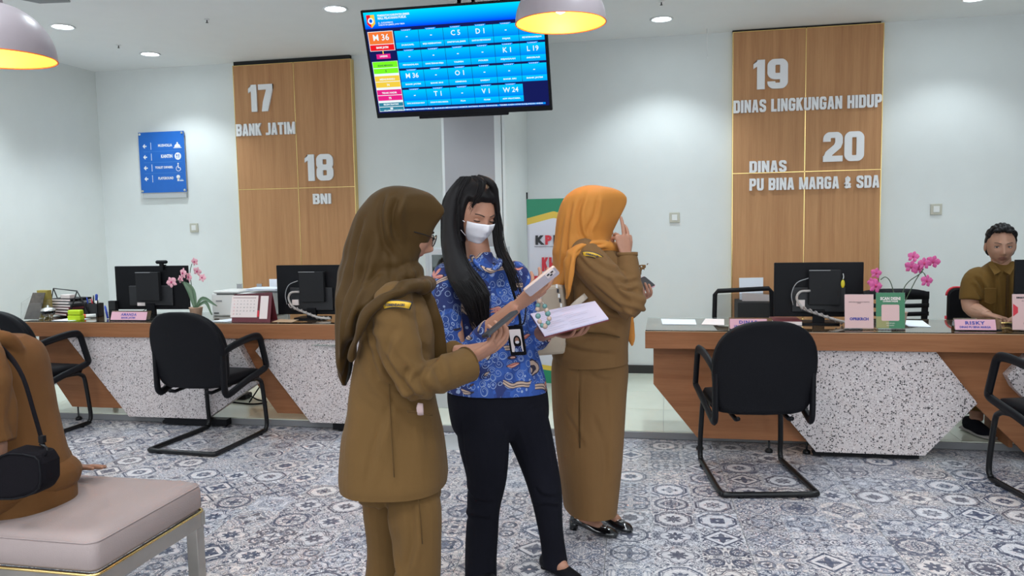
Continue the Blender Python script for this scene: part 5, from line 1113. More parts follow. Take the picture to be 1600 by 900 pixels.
def eyes(parent, T, loc, look=(1, 0, 0), closed=0.0, brow=True, s=1.0):
    for sy in (-1, 1):
        c = np.array([.0695, sy*.0315, .004]); mb = MB(); L0 = lambda q: T(q)-np.array(loc)
        V = MB(); V.ell((0, 0, 0), (.0125,)*3, 'eyewhite', 16, 12); mb.add([L0(c+np.array(p)) for p in V.v], V.f, 'eyewhite', True)
        d = unit(np.array(look)+np.array([0, -sy*.03, 0])); V = MB(); V.ell((0, 0, 0), (.0062, .0062, .0062), 'iris', 12, 8); mb.add([L0(c+d*.0075+np.array(p)) for p in V.v], V.f, 'iris', True); mb.build('eye', parent)
        mb = MB()   # lids
        for up_ in (1, -1):
            G = []; lim = (1.25-closed*1.15) if up_ > 0 else 1.05
            for i in range(7):
                e = .0+(.75*i/6); G.append([L0(c+np.array([.0138*math.cos(a_)*math.sin(.15+e+ (PI/2-.30-e)*0), .0150*math.sin(a_), 0])) for a_ in np.linspace(-1.45, 1.45, 11)])
            G = []
            e0 = (.30 - closed*.50) if up_ > 0 else -.32
            for i in range(7):
                e = e0+(up_*1.45-e0)*i/6; G.append([L0(c+.0140*np.array([math.cos(e)*math.cos(a_), math.cos(e)*math.sin(a_)*1.12, math.sin(e)*(1-.25*abs(math.sin(a_)))])) for a_ in np.linspace(-1.4, 1.4, 11)])
            mb.grid(G, 'skin')
        mb.build('eyelid', parent)
        mb = MB(); mb.tube([L0(c+.0146*np.array([math.cos(e0_)*math.cos(a_), math.cos(e0_)*math.sin(a_)*1.14, math.sin(e0_)])) for a_ in np.linspace(-1.2, 1.2, 9) for e0_ in [(.30-closed*.50)]], .0019, 'brow', 5); mb.build('eyelashes', parent)
        if brow:
            mb = MB(); pts = []
            for q in np.linspace(0, 1, 7):
                yy = .014+.036*q; zz = .0245+.006*math.sin(q*PI*.7); az = math.asin(min(.95, yy/.080)); pt = None
                el = zz/.116; pt = headpt(sy*az, el); pts.append(L0(pt+np.array([.0008, 0, 0])))
            mb.tube(pts, [.0028, .0042, .0046, .0042, .0036, .0026, .0012], 'brow', 6, ry=[.0018]*7); mb.build('eyebrow', parent)
def person(label, loc): return thing('person', label, 'person', loc)
def badge(parent, loc, p, face, up, w_, h_, txt='KEMENDAGRI', col='badge_yellow'):
    f = unit(face); u = unit(np.array(up)-np.dot(up, f)*f); r = np.cross(u, f); mb = MB(); G = []
    for j in range(3):
        G.append([np.array(p)-loc+r*w_*(i/8-.5)*(1+.1*j)+u*(h_*(j/2-.5)+.25*h_*(1-(i/4-1)**2))-f*.012*(i/4-1)**2 for i in range(9)])
    mb.grid(G, 'ink'); cen = sum(sum(g_) for g_ in G)/27; G2 = [[cen+(q-cen)*np.array([.93]*3)+f*.0016+u*(.10*h_*(1-j)) for q in g_] for j, g_ in enumerate(G)]; mb.grid(G2, 'badge_yellow')
    T_ = Matrix(((r[0], u[0], f[0], p[0]-loc[0]+f[0]*.0045), (r[1], u[1], f[1], p[1]-loc[1]+f[1]*.0045), (r[2], u[2], f[2], p[2]-loc[2]+f[2]*.0045), (0, 0, 0, 1)))
    text(mb, txt, T_@Matrix.Translation((0, -h_*.02, 0)), h_*.42, 'ink', bold=h_*.02, fit=w_*.72); return mb.build('shoulder_badge', parent, solid=.0008)
M['badge_yellow'] = simple('badge_yellow', (.62, .36, .02), .6)
def phone(label, pts, thick=.009, body='black_plastic', face='ink', cam=False, name='phone', border=.002):
    """pts: three corners (origin, along width, along height)"""
    o_, a_, b_ = (np.array(p, float) for p in pts); u = a_-o_; w_ = b_-o_; W_, H_ = np.linalg.norm(u), np.linalg.norm(w_); u, w_ = u/W_, w_/H_; n_ = unit(np.cross(u, w_)); w_ = np.cross(n_, u)
    t = thing('phone' if name == 'phone' else name, label, 'phone', tuple(o_)); Tm = Matrix(((u[0], w_[0], n_[0], 0), (u[1], w_[1], n_[1], 0), (u[2], w_[2], n_[2], 0), (0, 0, 0, 1)))
    mb = MB(); mb.prism([(x_+W_/2, y_+H_/2) for x_, y_ in rrect(W_/2, H_/2, .010, 4)], 0, thick, body, 'xy', T=Tm); mb.build('case', t, bevel=.0012)
    mb = MB(); mb.prism([(x_+W_/2, y_+H_/2) for x_, y_ in rrect(W_/2-border, H_/2-border, .009, 4)], thick, thick+.0006, face, 'xy', T=Tm); mb.build('screen' if not cam else 'back_glass', t)
    if cam:
        mb = MB(); mb.prism([(x_+W_*.30, y_+H_*.80) for x_, y_ in rrect(.017, .018, .006, 4)], thick+.0006, thick+.0022, 'cream_paper', 'xy', T=Tm); c_ = mb.build('camera_bump', t)
        for q in ((-.007, .008), (-.007, -.008), (.008, 0)): mb = MB(); mb.prism([(q[0]+W_*.30+.0055*math.cos(k), q[1]+H_*.80+.0055*math.sin(k)) for k in np.linspace(0, 2*PI, 13)[:-1]], thick+.0022, thick+.0034, 'ink', 'xy', T=Tm); mb.build('lens', c_)
    return t
def shoe(mb, heel, toe, mat='black_plastic', w_=.042, h_=.055, sole=None):
    h0, t0 = np.array(heel, float), np.array(toe, float); d = unit(t0-h0); L = np.linalg.norm(t0-h0)
    P = [h0+d*L*q+np.array([0, 0, z_]) for q, z_ in ((0, h_*.55), (.15, h_*.60), (.4, h_*.55), (.65, h_*.42), (.85, h_*.33), (1.0, h_*.25))]
    mb.tube(P, [w_*.60, w_*.85, w_*.85, w_, w_*.9, w_*.35], mat, 14, sub=3, ry=[h_*.5, h_*.58, h_*.54, h_*.42, h_*.33, h_*.2], round_caps=False)
# ------------------------------------------------------------------ woman in khaki suit and brown hijab (left)
def woman_left():
    Y = 2.40; yaw = math.radians(14); base = A(612, 600, Y); loc = np.array([base[0], Y, 0.0]); t = person('woman in khaki suit and long brown hijab with glasses, looking down at a black phone', tuple(loc)); kx = loc[0]
    # jacket
    mb = MB(); rows(mb, [(448, 612, 652, .07), (458, 596, 662, .125), (470, 582, 670, .165), (500, 570, 680, .18), (550, 561, 680, .165), (600, 553, 675, .15), (640, 546, 680, .16), (690, 540, 691, .185), (735, 537, 697, .205), (749, 538, 696, .205), (785, 539, 695, .205)], Y, yaw, pw=2.7)
    sh, el, cf = A(614, 478, Y-.145), A(642, 592, Y-.17), A(731, 569, Y-.02); mb.tube([A(622, 462, Y-.08), sh, A(622, 530, Y-.17), el, A(655, 598, Y-.165), A(690, 584, Y-.10), cf], [.05, .064, .066, .056, .054, .056, .057], 'khaki', 16, sub=4)
    sh2, el2, cf2 = A(628, 476, Y+.17), A(662, 585, Y+.22), A(716, 552, Y+.12); mb.tube([A(626, 462, Y+.1), sh2, el2, cf2], [.05, .062, .055, .052], 'khaki', 14, sub=4)
    mb.tube([cf-unit(cf-A(690, 584, Y-.10))*.01, cf+unit(cf-A(690, 584, Y-.10))*.03], [.057, .058], 'khaki', 16)
    o = remesh(mb, .0055, 5); cut(o, A(616, 750, Y), (0, 0, -1)); cut(o, cf, cf-A(690, 584, Y-.10), (cf, .11))
    displace(o, lambda V: folds(V, [(el, .11, (.8, 0, .6), .006, .042), (A(680, 590, Y-.12), .07, (.9, 0, .3), .0045, .035), (A(600, 500, Y-.15), .09, (.3, 0, 1), .004, .05), (A(600, 660, Y-.1), .20, (1, 0, .15), .004, .11)])+.003*pn(V, 22)*(V[:, 2] < 1.2)+sum(crease(V, c_, Y-.10, w_, d_) for c_, w_, d_ in [([(575, 505), (590, 545), (604, 590)], .010, .009), ([(640, 500), (625, 545), (640, 575)], .012, .007), ([(660, 560), (652, 585), (668, 606)], .009, .010), ([(690, 545), (676, 575), (684, 606)], .008, .008), ([(605, 590), (640, 612), (690, 606)], .010, .006), ([(620, 612), (600, 680), (590, 745)], .014, .005), ([(660, 600), (668, 660), (676, 720)], .014, .006)]))
    finish(o, 'jacket', t, 'khaki', loc)
    # cuff edge, buttons, seams, pocket
    mb = MB(); q = unit(cf-A(690, 584, Y-.10)); mb.tube([cf-q*.004, cf+q*.002], [.0575, .0575], 'khaki_dark', 20); mb.build('cuff_lining', t, off=loc)
    for px in (706, 713): p = A(px, 588, Y-.09); mb = MB(); mb.ell(p, (.0055, .003, .0055), 'khaki_dark', 10, 6); mb.build('sleeve_button', t, off=loc)
    for pts in ([A(557, 590, Y-.128), A(553, 640, Y-.13), A(551, 700, Y-.142), A(553, 746, Y-.14)], [A(608, 600, Y-.158), A(611, 660, Y-.172), A(616, 746, Y-.209)]):
        mb = MB(); mb.tube(pts, .0022, 'khaki_dark', 5, sub=5); mb.build('seam', t, off=loc)
    mb = MB(); mb.tube([A(636, 643, Y-.178), A(655, 645, Y-.172), A(676, 649, Y-.150)], .0030, 'khaki_dark', 6, sub=3); mb.build('pocket', t, off=loc)
    tis = MB(); tis.tube([A(657, 648, Y-.172), A(656, 638, Y-.178), A(657, 630, Y-.176)], [.010, .011, .008], 'pink_tissue', 8, ry=.004, sub=2); o = tis.build('tissue_pack', None, off=A(657, 648, Y-.17)); o.location = A(657, 648, Y-.17); tag(o, 'folded pale tissue sticking out of the khaki jacket pocket', 'tissue')
    # trousers
    mb = MB(); rows(mb, [(700, 562, 676, .125), (740, 562, 682, .125), (775, 564, 687, .12)], Y, yaw, pw=2.2)
    kn = A(654, 850, Y-.09); mb.tube([A(640, 720, Y-.05), A(644, 760, Y-.06), A(650, 800, Y-.08), kn, A(652, 900, Y-.09), A(640, 960, Y-.07), np.array([A(640, 1010, Y)[0], Y-.05, .06])], [.07, .080, .083, .074, .076, .078, .080], 'khaki', 18, sub=4)
    mb.tube([A(605, 730, Y+.07), A(604, 790, Y+.08), A(606, 850, Y+.08), A(603, 900, Y+.08), A(590, 960, Y+.09), np.array([A(588, 1010, Y)[0], Y+.11, .06])], [.09, .084, .072, .074, .078, .080], 'khaki', 18, sub=4)
    o = remesh(mb, .0065, 4); displace(o, lambda V: .0035*pn(V, 13)+sum(crease(V, c_, Y-.05, w_, d_) for c_, w_, d_ in [([(612, 760), (616, 830), (626, 870), (640, 895)], .012, .014), ([(655, 755), (662, 820), (650, 875)], .012, .008), ([(600, 770), (590, 830), (596, 900)], .010, .007)])); finish(o, 'trousers', t, 'khaki', loc)
    mb = MB(); mb.tube([A(650, 757, Y-.155), A(656, 800, Y-.165), A(660, 850, Y-.158)], .0016, 'khaki_dark', 5, sub=4); mb.build('trouser_seam', t, off=loc)
    for y_, px in ((Y-.05, 640), (Y+.11, 588)):
        x_ = A(px, 1010, Y)[0]; mb = MB(); shoe(mb, (x_-.07, y_, 0), (x_+.17, y_+.04, 0), 'black_plastic'); mb.build('shoe', t, off=loc)
    # hijab
    mb = MB(); H_ = [(290.5, 612, 628, .02), (294, 598, 646, .05, 0, .1), (303, 584, 670, .078, 0, .45), (316, 573, 683, .092, 0, .70), (329, 564, 692, .098, 0, .85), (341, 558, 687, .100, 0, .75), (360, 551, 675, .100, 0, .5), (375, 546, 667, .100, 0, .35), (392, 541, 659, .102, 0, .2), (408, 538, 651, .106), (420, 535, 648, .110), (434, 533, 657, .122), (450, 530, 660, .150), (465, 528, 640, .18, 0), (482, 526, 608, .195, 0), (505, 524, 586, .19, .0), (530, 523, 568, .17, .0), (555, 524, 557, .13, 0), (578, 527, 551, .09), (595, 534, 546, .05), (603, 539, 543, .02)]
    rows(mb, H_, Y, yaw, 'hijab_brown', n=44)
    mb.tube([A(654, 452, Y+.11), A(664, 445, Y+.02), A(660, 447, Y-.07), A(640, 447, Y-.145), A(606, 462, Y-.205), A(578, 486, Y-.215), A(560, 520, Y-.20), A(550, 560, Y-.16)], [.028, .034, .034, .030, .028, .026, .024, .016], 'hijab_brown', 14, sub=5, ry=[.022, .026, .024, .022, .018, .015, .012, .008])
    mb.tube([A(655, 460, Y-.02), A(666, 490, Y-.03), A(676, 525, Y-.01), A(686, 566, Y), A(690, 590, Y)], [.04, .045, .04, .03, .008], 'hijab_brown', 14, sub=4, ry=[.02, .016, .014, .010, .005], up=(0, 1, 0))
    mb.ell(A(636, 428, Y+.0), (.055, .08, .045), 'hijab_brown')
    o = remesh(mb, .0042, 5); cx, cy = A(610, 400, Y)[0], Y
    def hf(V):
        th = np.arctan2(V[:, 1]-cy, V[:, 0]-cx); z_ = V[:, 2]; w_ = np.clip((1.50-z_)/.25, .0, 1)
        f = np.sin(13*th+2.2*np.sin(7*z_)+1.0)+.6*np.sin(23*th-9*z_); sw = np.exp(-((z_-(1.36-.55*(V[:, 0]-cx)))/.05)**2)
        fr = np.clip((V[:, 0]-cx+.02)/.08, 0, 1)*np.clip((z_-1.25)/.1, 0, 1)
        return .0045*w_*f*(1-fr*.8)+.003*np.sin((z_-.6*(V[:, 0]-cx))*75+3*th)*np.clip((1.42-z_)/.08, 0, 1)*np.clip((z_-1.12)/.1, 0, 1)+.006*fr*np.sin((V[:, 0]-cx)*70+z_*22)*np.clip((1.47-z_)/.08, 0, 1)
    cr = [([(600, 297), (597, 335), (604, 380), (626, 416)], .012, .012), ([(626, 297), (617, 335), (620, 378), (640, 416)], .011, .013), ([(662, 315), (645, 345), (634, 380), (643, 412)], .010, .007), ([(572, 330), (556, 390), (548, 460), (537, 570)], .012, .010), ([(586, 360), (575, 420), (560, 490), (546, 575)], .012, .011), ([(600, 420), (575, 450), (560, 500)], .010, .008), ([(655, 442), (625, 446), (588, 474), (566, 520)], .007, .006)]
    displace(o, lambda V: .6*hf(V)+sum(crease(V, c_, Y-.08, w_, d_) for c_, w_, d_ in cr)); finish(o, 'hijab', t, 'hijab_brown', loc)
    # body under the clothes: head, neck, hands, one mesh
    T = head_tf(A(632, 362, Y+.02), math.radians(26), math.radians(20), 0, .93); hd = make_head(T)
    mb = MB(); rows(mb, [(425, 612, 650, .05), (470, 600, 650, .13), (600, 570, 660, .11), (740, 570, 670, .12)], Y, yaw, 'skin', n=20); nb = A(628, 430, Y+.01); mb.tube([nb, A(630, 395, Y+.01)], [.05, .048], 'skin', 16); mb.tube([A(612, 470, Y-.12), el, A(680, 588, Y-.12)], [.045, .04, .032], 'skin', 12); mb.tube([A(628, 476, Y+.14), el2, A(700, 560, Y+.15)], [.045, .04, .032], 'skin', 12)
    mb.tube([A(640, 740, Y-.06), kn, np.array([A(640, 1010, Y)[0], Y-.05, .07])], [.07, .05, .035], 'skin', 12); mb.tube([A(603, 740, Y+.07), A(606, 850, Y+.08), np.array([A(588, 1010, Y)[0], Y+.11, .07])], [.07, .05, .035], 'skin', 12); tor = remesh(mb, .012, 2)
    mb = MB(); wr = A(733, 562, Y-.01); kn_ = A(786, 532, Y+.02); dd = unit(kn_-wr); mb.tube([A(690, 582, Y-.10), wr-dd*.02, wr], [.033, .027, .026], 'skin', 12, sub=3)
    hand(mb, wr, dd, (-.35, .45, .80), 1, [(.25, .55, .35), (.35, .7, .5), (.45, .8, .5), (.55, .8, .5)], .05, .98, (.25, .25, .1), thumb_out=.55); hnd = remesh(mb, .0028, 3)
    mb = MB(); w2 = A(722, 548, Y+.10); hand(mb, w2, (.9, -.2, .1), (-.2, -.4, .8), -1, [(.5, .6, .4)]*4, .05, .95); hn2 = remesh(mb, .003, 3)
    joinmesh('body', [(hd, None), (tor, 0), (hnd, 0), (hn2, 0)], t, loc, ['skin', 'lip']); eyes(t, T, loc, (1, 0, -.35), .35)
    # glasses
    g = MB(); 
    for sy in (-1, 1):
        c = np.array([.104, sy*.033, .002]); pts = [T(c+np.array([0, .026*math.cos(a_), .020*math.sin(a_)])) for a_ in np.linspace(0, 2*PI, 25)]; g.tube(pts, .0016, 'black_plastic', 6)
        g.tube([T((.100, sy*.058, .008)), T((.06, sy*.080, .010)), T((.0, sy*.082, .006))], .0016, 'black_plastic', 6)
    g.tube([T((.104, .008, .004)), T((.108, 0, .008)), T((.104, -.008, .004))], .0016, 'black_plastic', 6); gl = thing('eyeglasses', 'black framed glasses worn by the woman in the brown hijab', 'glasses', tuple(T((.1, 0, 0)))); g.build('frame', gl, off=T((.1, 0, 0)))
    for sy in (-1, 1): g = MB(); g.add([T(np.array([.104, sy*.033+.0245*math.cos(a_), .002+.0185*math.sin(a_)])) for a_ in np.linspace(0, 2*PI, 25)[:-1]], [tuple(range(24))], 'acrylic'); g.build('lens', gl, off=T((.1, 0, 0)), solid=.001)
    badge(t, loc, A(618, 478, Y-.222), (0, -1, .12), (0, 0, 1), .082, .024)
    # bracelet
    mb = MB(); ce = wr-dd*.004; u = unit(np.cross(dd, (0, 1, 0))); w_ = np.cross(dd, u)
    for k in range(22): a_ = 2*PI*k/22; mb.ell(ce+u*.031*math.cos(a_)+w_*.027*math.sin(a_), (.0042,)*3, 'orange_bead' if k % 3 else 'brass', 8, 6)
    o = mb.build('bracelet', None, off=wr); o.location = wr; tag(o, 'orange and gold bead bracelet on the wrist of the woman in the brown hijab', 'bracelet', kind='stuff')
    pc = A(783, 508, Y-.02); u = unit(A(806, 490, Y+.02)-A(762, 526, Y-.04)); v_ = unit(np.array([-.25, .75, -.05])-np.dot((-.25, .75, -.05), u)*u); W_, H_ = .072, .128
    phone('black phone in a clear case held by the woman in the brown hijab', (pc-u*H_/2+v_*W_*.55, pc-u*H_/2-v_*W_*.45, pc+u*H_/2+v_*W_*.55), .009, 'ink', 'ink')
M['orange_bead'] = simple('orange_bead', (.80, .25, .05), .3)
M['pink_tissue'] = simple('pink_tissue', (.42, .30, .29), .9)
woman_left()
# ------------------------------------------------------------------ woman in the blue batik blouse
def woman_middle():
    Y = 3.05; yaw = math.radians(-52); base = A(770, 600, Y); loc = np.array([base[0], Y, 0.]); t = person('woman with long black hair, white face mask and blue patterned blouse, holding up a phone', tuple(loc))
    mb = MB(); rows(mb, [(394, 737, 768, .045), (403, 734, 772, .05), (412, 718, 788, .07), (424, 699, 805, .09), (442, 694, 810, .10), (480, 705, 816, .105), (520, 711, 823, .105), (555, 709, 833, .11), (585, 706, 843, .12), (607, 704, 848, .125), (640, 705, 848, .125)], Y, yaw, 'batik', prof=False, pw=2.3)
    sr_, er, wr = A(697, 440, Y-.12), A(716, 560, Y-.24), A(806, 479, Y-.32); cf = er+(wr-er)*.62
    mb.tube([A(706, 424, Y-.06), sr_, A(700, 505, Y-.19), er, cf], [.045, .060, .056, .047, .041], 'batik', 16, sub=5)
    sl, el, wl = A(808, 438, Y+.12), A(832, 525, Y+.14), A(862, 518, Y-.02); mb.tube([A(800, 424, Y+.07), sl, el, el+(wl-el)*.5], [.045, .058, .05, .045], 'batik', 16, sub=4)
    o = remesh(mb, .0052, 5); cut(o, A(775, 609, Y), (-.10, 0, -1))
    displace(o, lambda V: folds(V, [(er, .10, (.6, .2, .8), .005, .04), (A(780, 570, Y-.1), .14, (1, 0, .2), .005, .07), (A(735, 590, Y-.1), .10, (1, 0, .1), .005, .06)])+.004*pn(V, 20)+sum(crease(V, c_, Y-.05, w_, d_) for c_, w_, d_ in [([(790, 430), (783, 500), (790, 600)], .012, .007), ([(812, 470), (822, 530), (838, 590)], .012, .008), ([(760, 520), (765, 560), (758, 605)], .014, .006)])); finish(o, 'blouse', t, 'batik', loc)
    mb = MB(); mb.tube([A(738, 402, Y-.08), A(748, 416, Y-.13), A(766, 424, Y-.14), A(780, 414, Y-.10), A(784, 400, Y-.04)], .010, 'batik', 8, sub=3, ry=.016, up=(0, -1, .3)); mb.build('collar', t, off=loc)
    # trousers
    mb = MB(); rows(mb, [(590, 712, 842, .11), (612, 711, 848, .112), (640, 714, 851, .108), (664, 720, 850, .09), (684, 735, 840, .06)], Y, yaw, 'black_cloth', prof=False, pw=2.3)
    fr_ = np.array([A(752, 895, Y-.08)[0], Y-.06, .09]); fl = np.array([A(872, 886, Y)[0], Y+.02, .09])
    mb.tube([A(752, 640, Y-.05), A(756, 690, Y-.07), A(761, 745, Y-.09), A(755, 800, Y-.07), A(752, 860, Y-.05), A(752, 905, Y-.05), A(752, 935, Y-.05)], [.105, .102, .080, .066, .064, .064, .064], 'black_cloth', 18, sub=4)
    mb.tube([A(815, 640, Y+.04), A(834, 695, Y+.03), A(850, 755, Y), A(858, 810, Y+.01), A(864, 850, Y+.03), A(868, 884, Y+.04)], [.100, .087, .070, .055, .052, .054], 'black_cloth', 18, sub=4)
    o = remesh(mb, .006, 4); displace(o, lambda V: .0035*pn(V, 15)+sum(crease(V, c_, Y, w_, d_) for c_, w_, d_ in [([(735, 745), (755, 762), (785, 768)], .010, .006), ([(840, 752), (850, 765), (876, 772)], .010, .007), ([(835, 790), (855, 782), (878, 790)], .010, .006), ([(732, 800), (752, 790), (778, 796)], .010, .006), ([(735, 640), (738, 680), (742, 720)], .006, .004)])); finish(o, 'trousers', t, 'black_cloth', loc)
    a1 = A(868, 884, Y+.04); g0 = np.array([a1[0], Y+.04, 0]); mb = MB(); shoe(mb, g0+[-.06, .05, .0], g0+[.12, -.10, .0], 'leather', .036, .055); mb.tube([g0+[-.05, .045, .0], g0+[-.05, .045, .03]], .02, 'leather', 10); mb.build('shoe', t, off=loc)
    a2 = A(752, 935, Y-.05); g1 = np.array([a2[0], Y-.05, 0]); mb = MB(); shoe(mb, g1+[-.06, .06, .0], g1+[.10, -.12, .0], 'leather', .036, .055); mb.build('shoe', t, off=loc)
    # head
    hc = A(742, 338, Y-.01); T = head_tf(hc, math.radians(-46), math.radians(17), math.radians(-3), .96); hd = make_head(T)
    mb = MB(); rows(mb, [(405, 740, 770, .045), (440, 710, 795, .08), (560, 725, 815, .08), (640, 720, 840, .09)], Y, yaw, 'skin', prof=False, n=20); mb.tube([A(752, 425, Y+.01), A(748, 398, Y), A(744, 372, Y+.005)], [.055, .050, .048], 'skin', 16, sub=3)
    mb.tube([sr_, er], [.045, .034], 'skin', 12); mb.tube([sl, el, wl], [.045, .038, .026], 'skin', 12)
    mb.tube([A(755, 640, Y-.05), A(761, 745, Y-.09), g1+[0, 0, .05]], [.08, .055, .038], 'skin', 12); mb.tube([A(815, 640, Y+.04), A(850, 755, Y), g0+[0, 0, .045]], [.08, .055, .036], 'skin', 12)
    mb.tube([g0+[-.02, .01, .06], g0+[.03, -.03, .045]], [.038, .030], 'skin', 12, round_caps=True); tor = remesh(mb, .010, 3)
    mb = MB(); dd = unit(A(842, 446, Y-.33)-A(806, 476, Y-.32)); mb.tube([er+(wr-er)*.35, cf, wr-dd*.015, wr], [.040, .036, .027, .026], 'skin', 14, sub=4)
    hand(mb, wr, dd, (-.45, .55, .62), 1, [(.10, .35, .25), (.20, .50, .35), (.30, .60, .40), (.35, .65, .4)], .06, .98, (.15, .15, .1), thumb_out=.45); hn = remesh(mb, .0028, 3)
    mb = MB(); mb.tube([el+(wl-el)*.4, wl], [.034, .026], 'skin', 12, sub=3); hand(mb, wl, (.85, -.4, -.1), (0, -.1, 1), 1, [(.3, .5, .3)]*4, .06, .95); hn2 = remesh(mb, .003, 3)
    joinmesh('body', [(hd, None), (tor, 0), (hn, 0), (hn2, 0)], t, loc, ['skin', 'lip']); eyes(t, T, loc, (1, 0, -.8), .85)
    # mask: pleated shell over nose, mouth and chin with ear loops
    L0 = lambda q: T(q)-loc; mb = MB(); G = []
    for j in range(25):
        e = j/24; el_ = math.radians(-3-71*e**.92); row = []
        for i in range(33):
            u = -1+2*i/32; az = u*math.radians(66-18*abs(e-.45)); q = headpt(az, el_, .0, .55); out = .010*(1-abs(u)**3)+.0035; pl = .0014*math.sin(e*PI*7)*(1-u*u)*(.15 < e < .85)
            pt = q+np.array([1, 0, 0])*out*(1-.2*abs(u))+unit(q)*(.003+pl); pt[2] += .004*(1-abs(u))*(1-e) ; row.append(L0(pt))
        G.append(row)
    mb.grid(G, 'maskcloth'); mk = mb.build('face_mask', t, solid=.001)
    mb = MB(); 
    for sy in (-1, 1):
        for z_ in (-.012, -.070): mb.tube([L0(headpt(sy*math.radians(63), math.asin(max(-.9, z_/.116)), .006)), L0(np.array([.02, sy*.078, z_*.6])), L0(np.array([-.008, sy*.086, .004]))], .0014, 'maskcloth', 5, sub=4)
    mb.build('ear_loops', mk)
    # hair
    mb = MB(); Tn = lambda q: T(q); n1, n2 = 56, 30; G = []
    def hairline(az, el):  # inside the face?
        return math.cos(az) > .40 and el < math.radians(43-6*abs(math.sin(az)))
    for i in range(n2+1):
        el_ = math.radians(90-150*i/n2); row = []
        for k in range(n1):
            az = 2*PI*k/n1; q = headpt(az, max(el_, -PI/2+.05), (.016+.014*max(0, math.sin(el_))) if not hairline(az, el_) else -.012, 0); 
            if el_ < 0 and not hairline(az, el_): q[0] -= .02*(-math.sin(el_)); 
            row.append(Tn(q))
        G.append(row)
    cap = MB(); cap.loft(G, 'hair')
    cap.ell(hc+np.array([-.008, .01, .070]), (.082, .085, .087), 'hair')
    # long locks, one strand group each
    def lock(path, rad, ryy, n_=14): cap.tube(path, rad, 'hair', n_, sub=5, ry=ryy, up=(.3, -1, 0))
    lock([A(722, 283, Y-.03), A(706, 315, Y-.06), A(703, 370, Y-.09), A(716, 420, Y-.15), A(738, 455, Y-.20), A(748, 485, Y-.20), A(750, 512, Y-.19)], [.02, .034, .034, .052, .062, .042, .014], [.03, .05, .05, .038, .028, .022, .008])
    lock([A(768, 300, Y+.03), A(775, 345, Y+.01), A(780, 385, Y-.03), A(795, 420, Y-.06), A(806, 455, Y-.06)], [.016, .020, .022, .020, .006], [.03, .03, .022, .012, .006])
    lock([A(735, 290, Y+.08), A(728, 350, Y+.09), A(730, 420, Y+.09), A(740, 500, Y+.10)], [.06, .08, .085, .05], [.05, .06, .05, .03])
    lock([A(739, 276, Y-.09), A(752, 285, Y-.125), A(748, 303, Y-.135), A(737, 326, Y-.13)], [.010, .017, .015, .004], [.006, .008, .007, .003], 10)
    lock([A(745, 276, Y-.07), A(768, 287, Y-.07), A(776, 310, Y-.04), A(778, 335, Y-.02)], [.012, .016, .012, .010], [.01, .012, .012, .01], 10)
    o = remesh(cap, .0048, 4); displace(o, lambda V: .0012*pn(V, 60)); base_h = o
    st_ = MB(); rr = np.random.default_rng(3)
    def strands(path, wd, n_, r=.0016, dp=.03):
        P = np.array(path)
        for k in range(n_):
            a_ = rr.uniform(-1, 1); dpt = rr.uniform(-1, -.2); ln = rr.uniform(.8, 1.05); Q = []
            for i, p in enumerate(P): f_ = i/(len(P)-1); Q.append(p+np.array([wd[i]*a_*1.05+rr.normal(0, .002), dp*dpt*math.sqrt(max(0, 1-a_*a_))*(wd[i]/max(wd)), (1-ln)*.3*f_*(f_ > .8)+rr.normal(0, .001)]))
            st_.tube(Q, [r]*(len(Q)-1)+[r*.4], 'hair', 4, sub=4)
    strands([A(728, 276, Y-.05), A(708, 312, Y-.08), A(704, 370, Y-.10), A(717, 420, Y-.16), A(738, 455, Y-.22), A(748, 485, Y-.22), A(752, 516, Y-.21)], [.02, .036, .036, .052, .064, .046, .03], 90)
    strands([A(768, 290, Y-.02), A(776, 345, Y-.02), A(782, 385, Y-.05), A(797, 420, Y-.09), A(812, 466, Y-.10)], [.010, .016, .018, .020, .012], 30, .0014, .02)
    strands([A(740, 275, Y-.09), A(754, 284, Y-.13), A(749, 303, Y-.14), A(736, 330, Y-.135)], [.008, .015, .014, .006], 22, .0012, .01)
    so_ = st_.build('s'); joinmesh('hair', [(base_h, 0), (so_, 0)], t, loc, ['hair'])
    # lanyard and card
    cp = A(807, 532, Y-.13); lx = thing('id_card', 'identity card with portrait in a black holder hanging on the blue blouse', 'id card', tuple(cp)); u = unit(np.array([.90, -.30, .10])); w_ = unit(np.array([-.10, -.05, 1.0])); w_ = unit(w_-np.dot(w_, u)*u); nn = np.cross(u, w_); Tm = Matrix(((u[0], w_[0], nn[0], 0), (u[1], w_[1], nn[1], 0), (u[2], w_[2], nn[2], 0), (0, 0, 0, 1)))
    mb = MB(); mb.prism(rrect(.034, .058, .006, 3), -.004, .002, 'black_plastic', 'xy', T=Tm); mb.build('card_holder', lx)
    mb = MB(); mb.prism(rrect(.025, .044, .003, 3), .002, .0026, 'cream_paper', 'xy', T=Tm); mb.prism([(.017*math.cos(a_)+.004, .026*math.sin(a_)-.006) for a_ in np.linspace(0, 2*PI, 18)[:-1]], .0026, .0030, 'hair', 'xy', T=Tm); mb.prism([(.009*math.cos(a_)+.004, .013*math.sin(a_)+.0) for a_ in np.linspace(0, 2*PI, 14)[:-1]], .0030, .0034, 'skin', 'xy', T=Tm); mb.prism([(.009*math.cos(a_)+.004, .006*math.sin(a_)-.006) for a_ in np.linspace(0, 2*PI, 14)[:-1]], .0034, .0037, 'maskcloth', 'xy', T=Tm); mb.prism([(-.014, -.044), (.022, -.044), (.018, -.022), (-.008, -.022)], .0030, .0034, 'batik', 'xy', T=Tm); mb.build('portrait_card', lx)
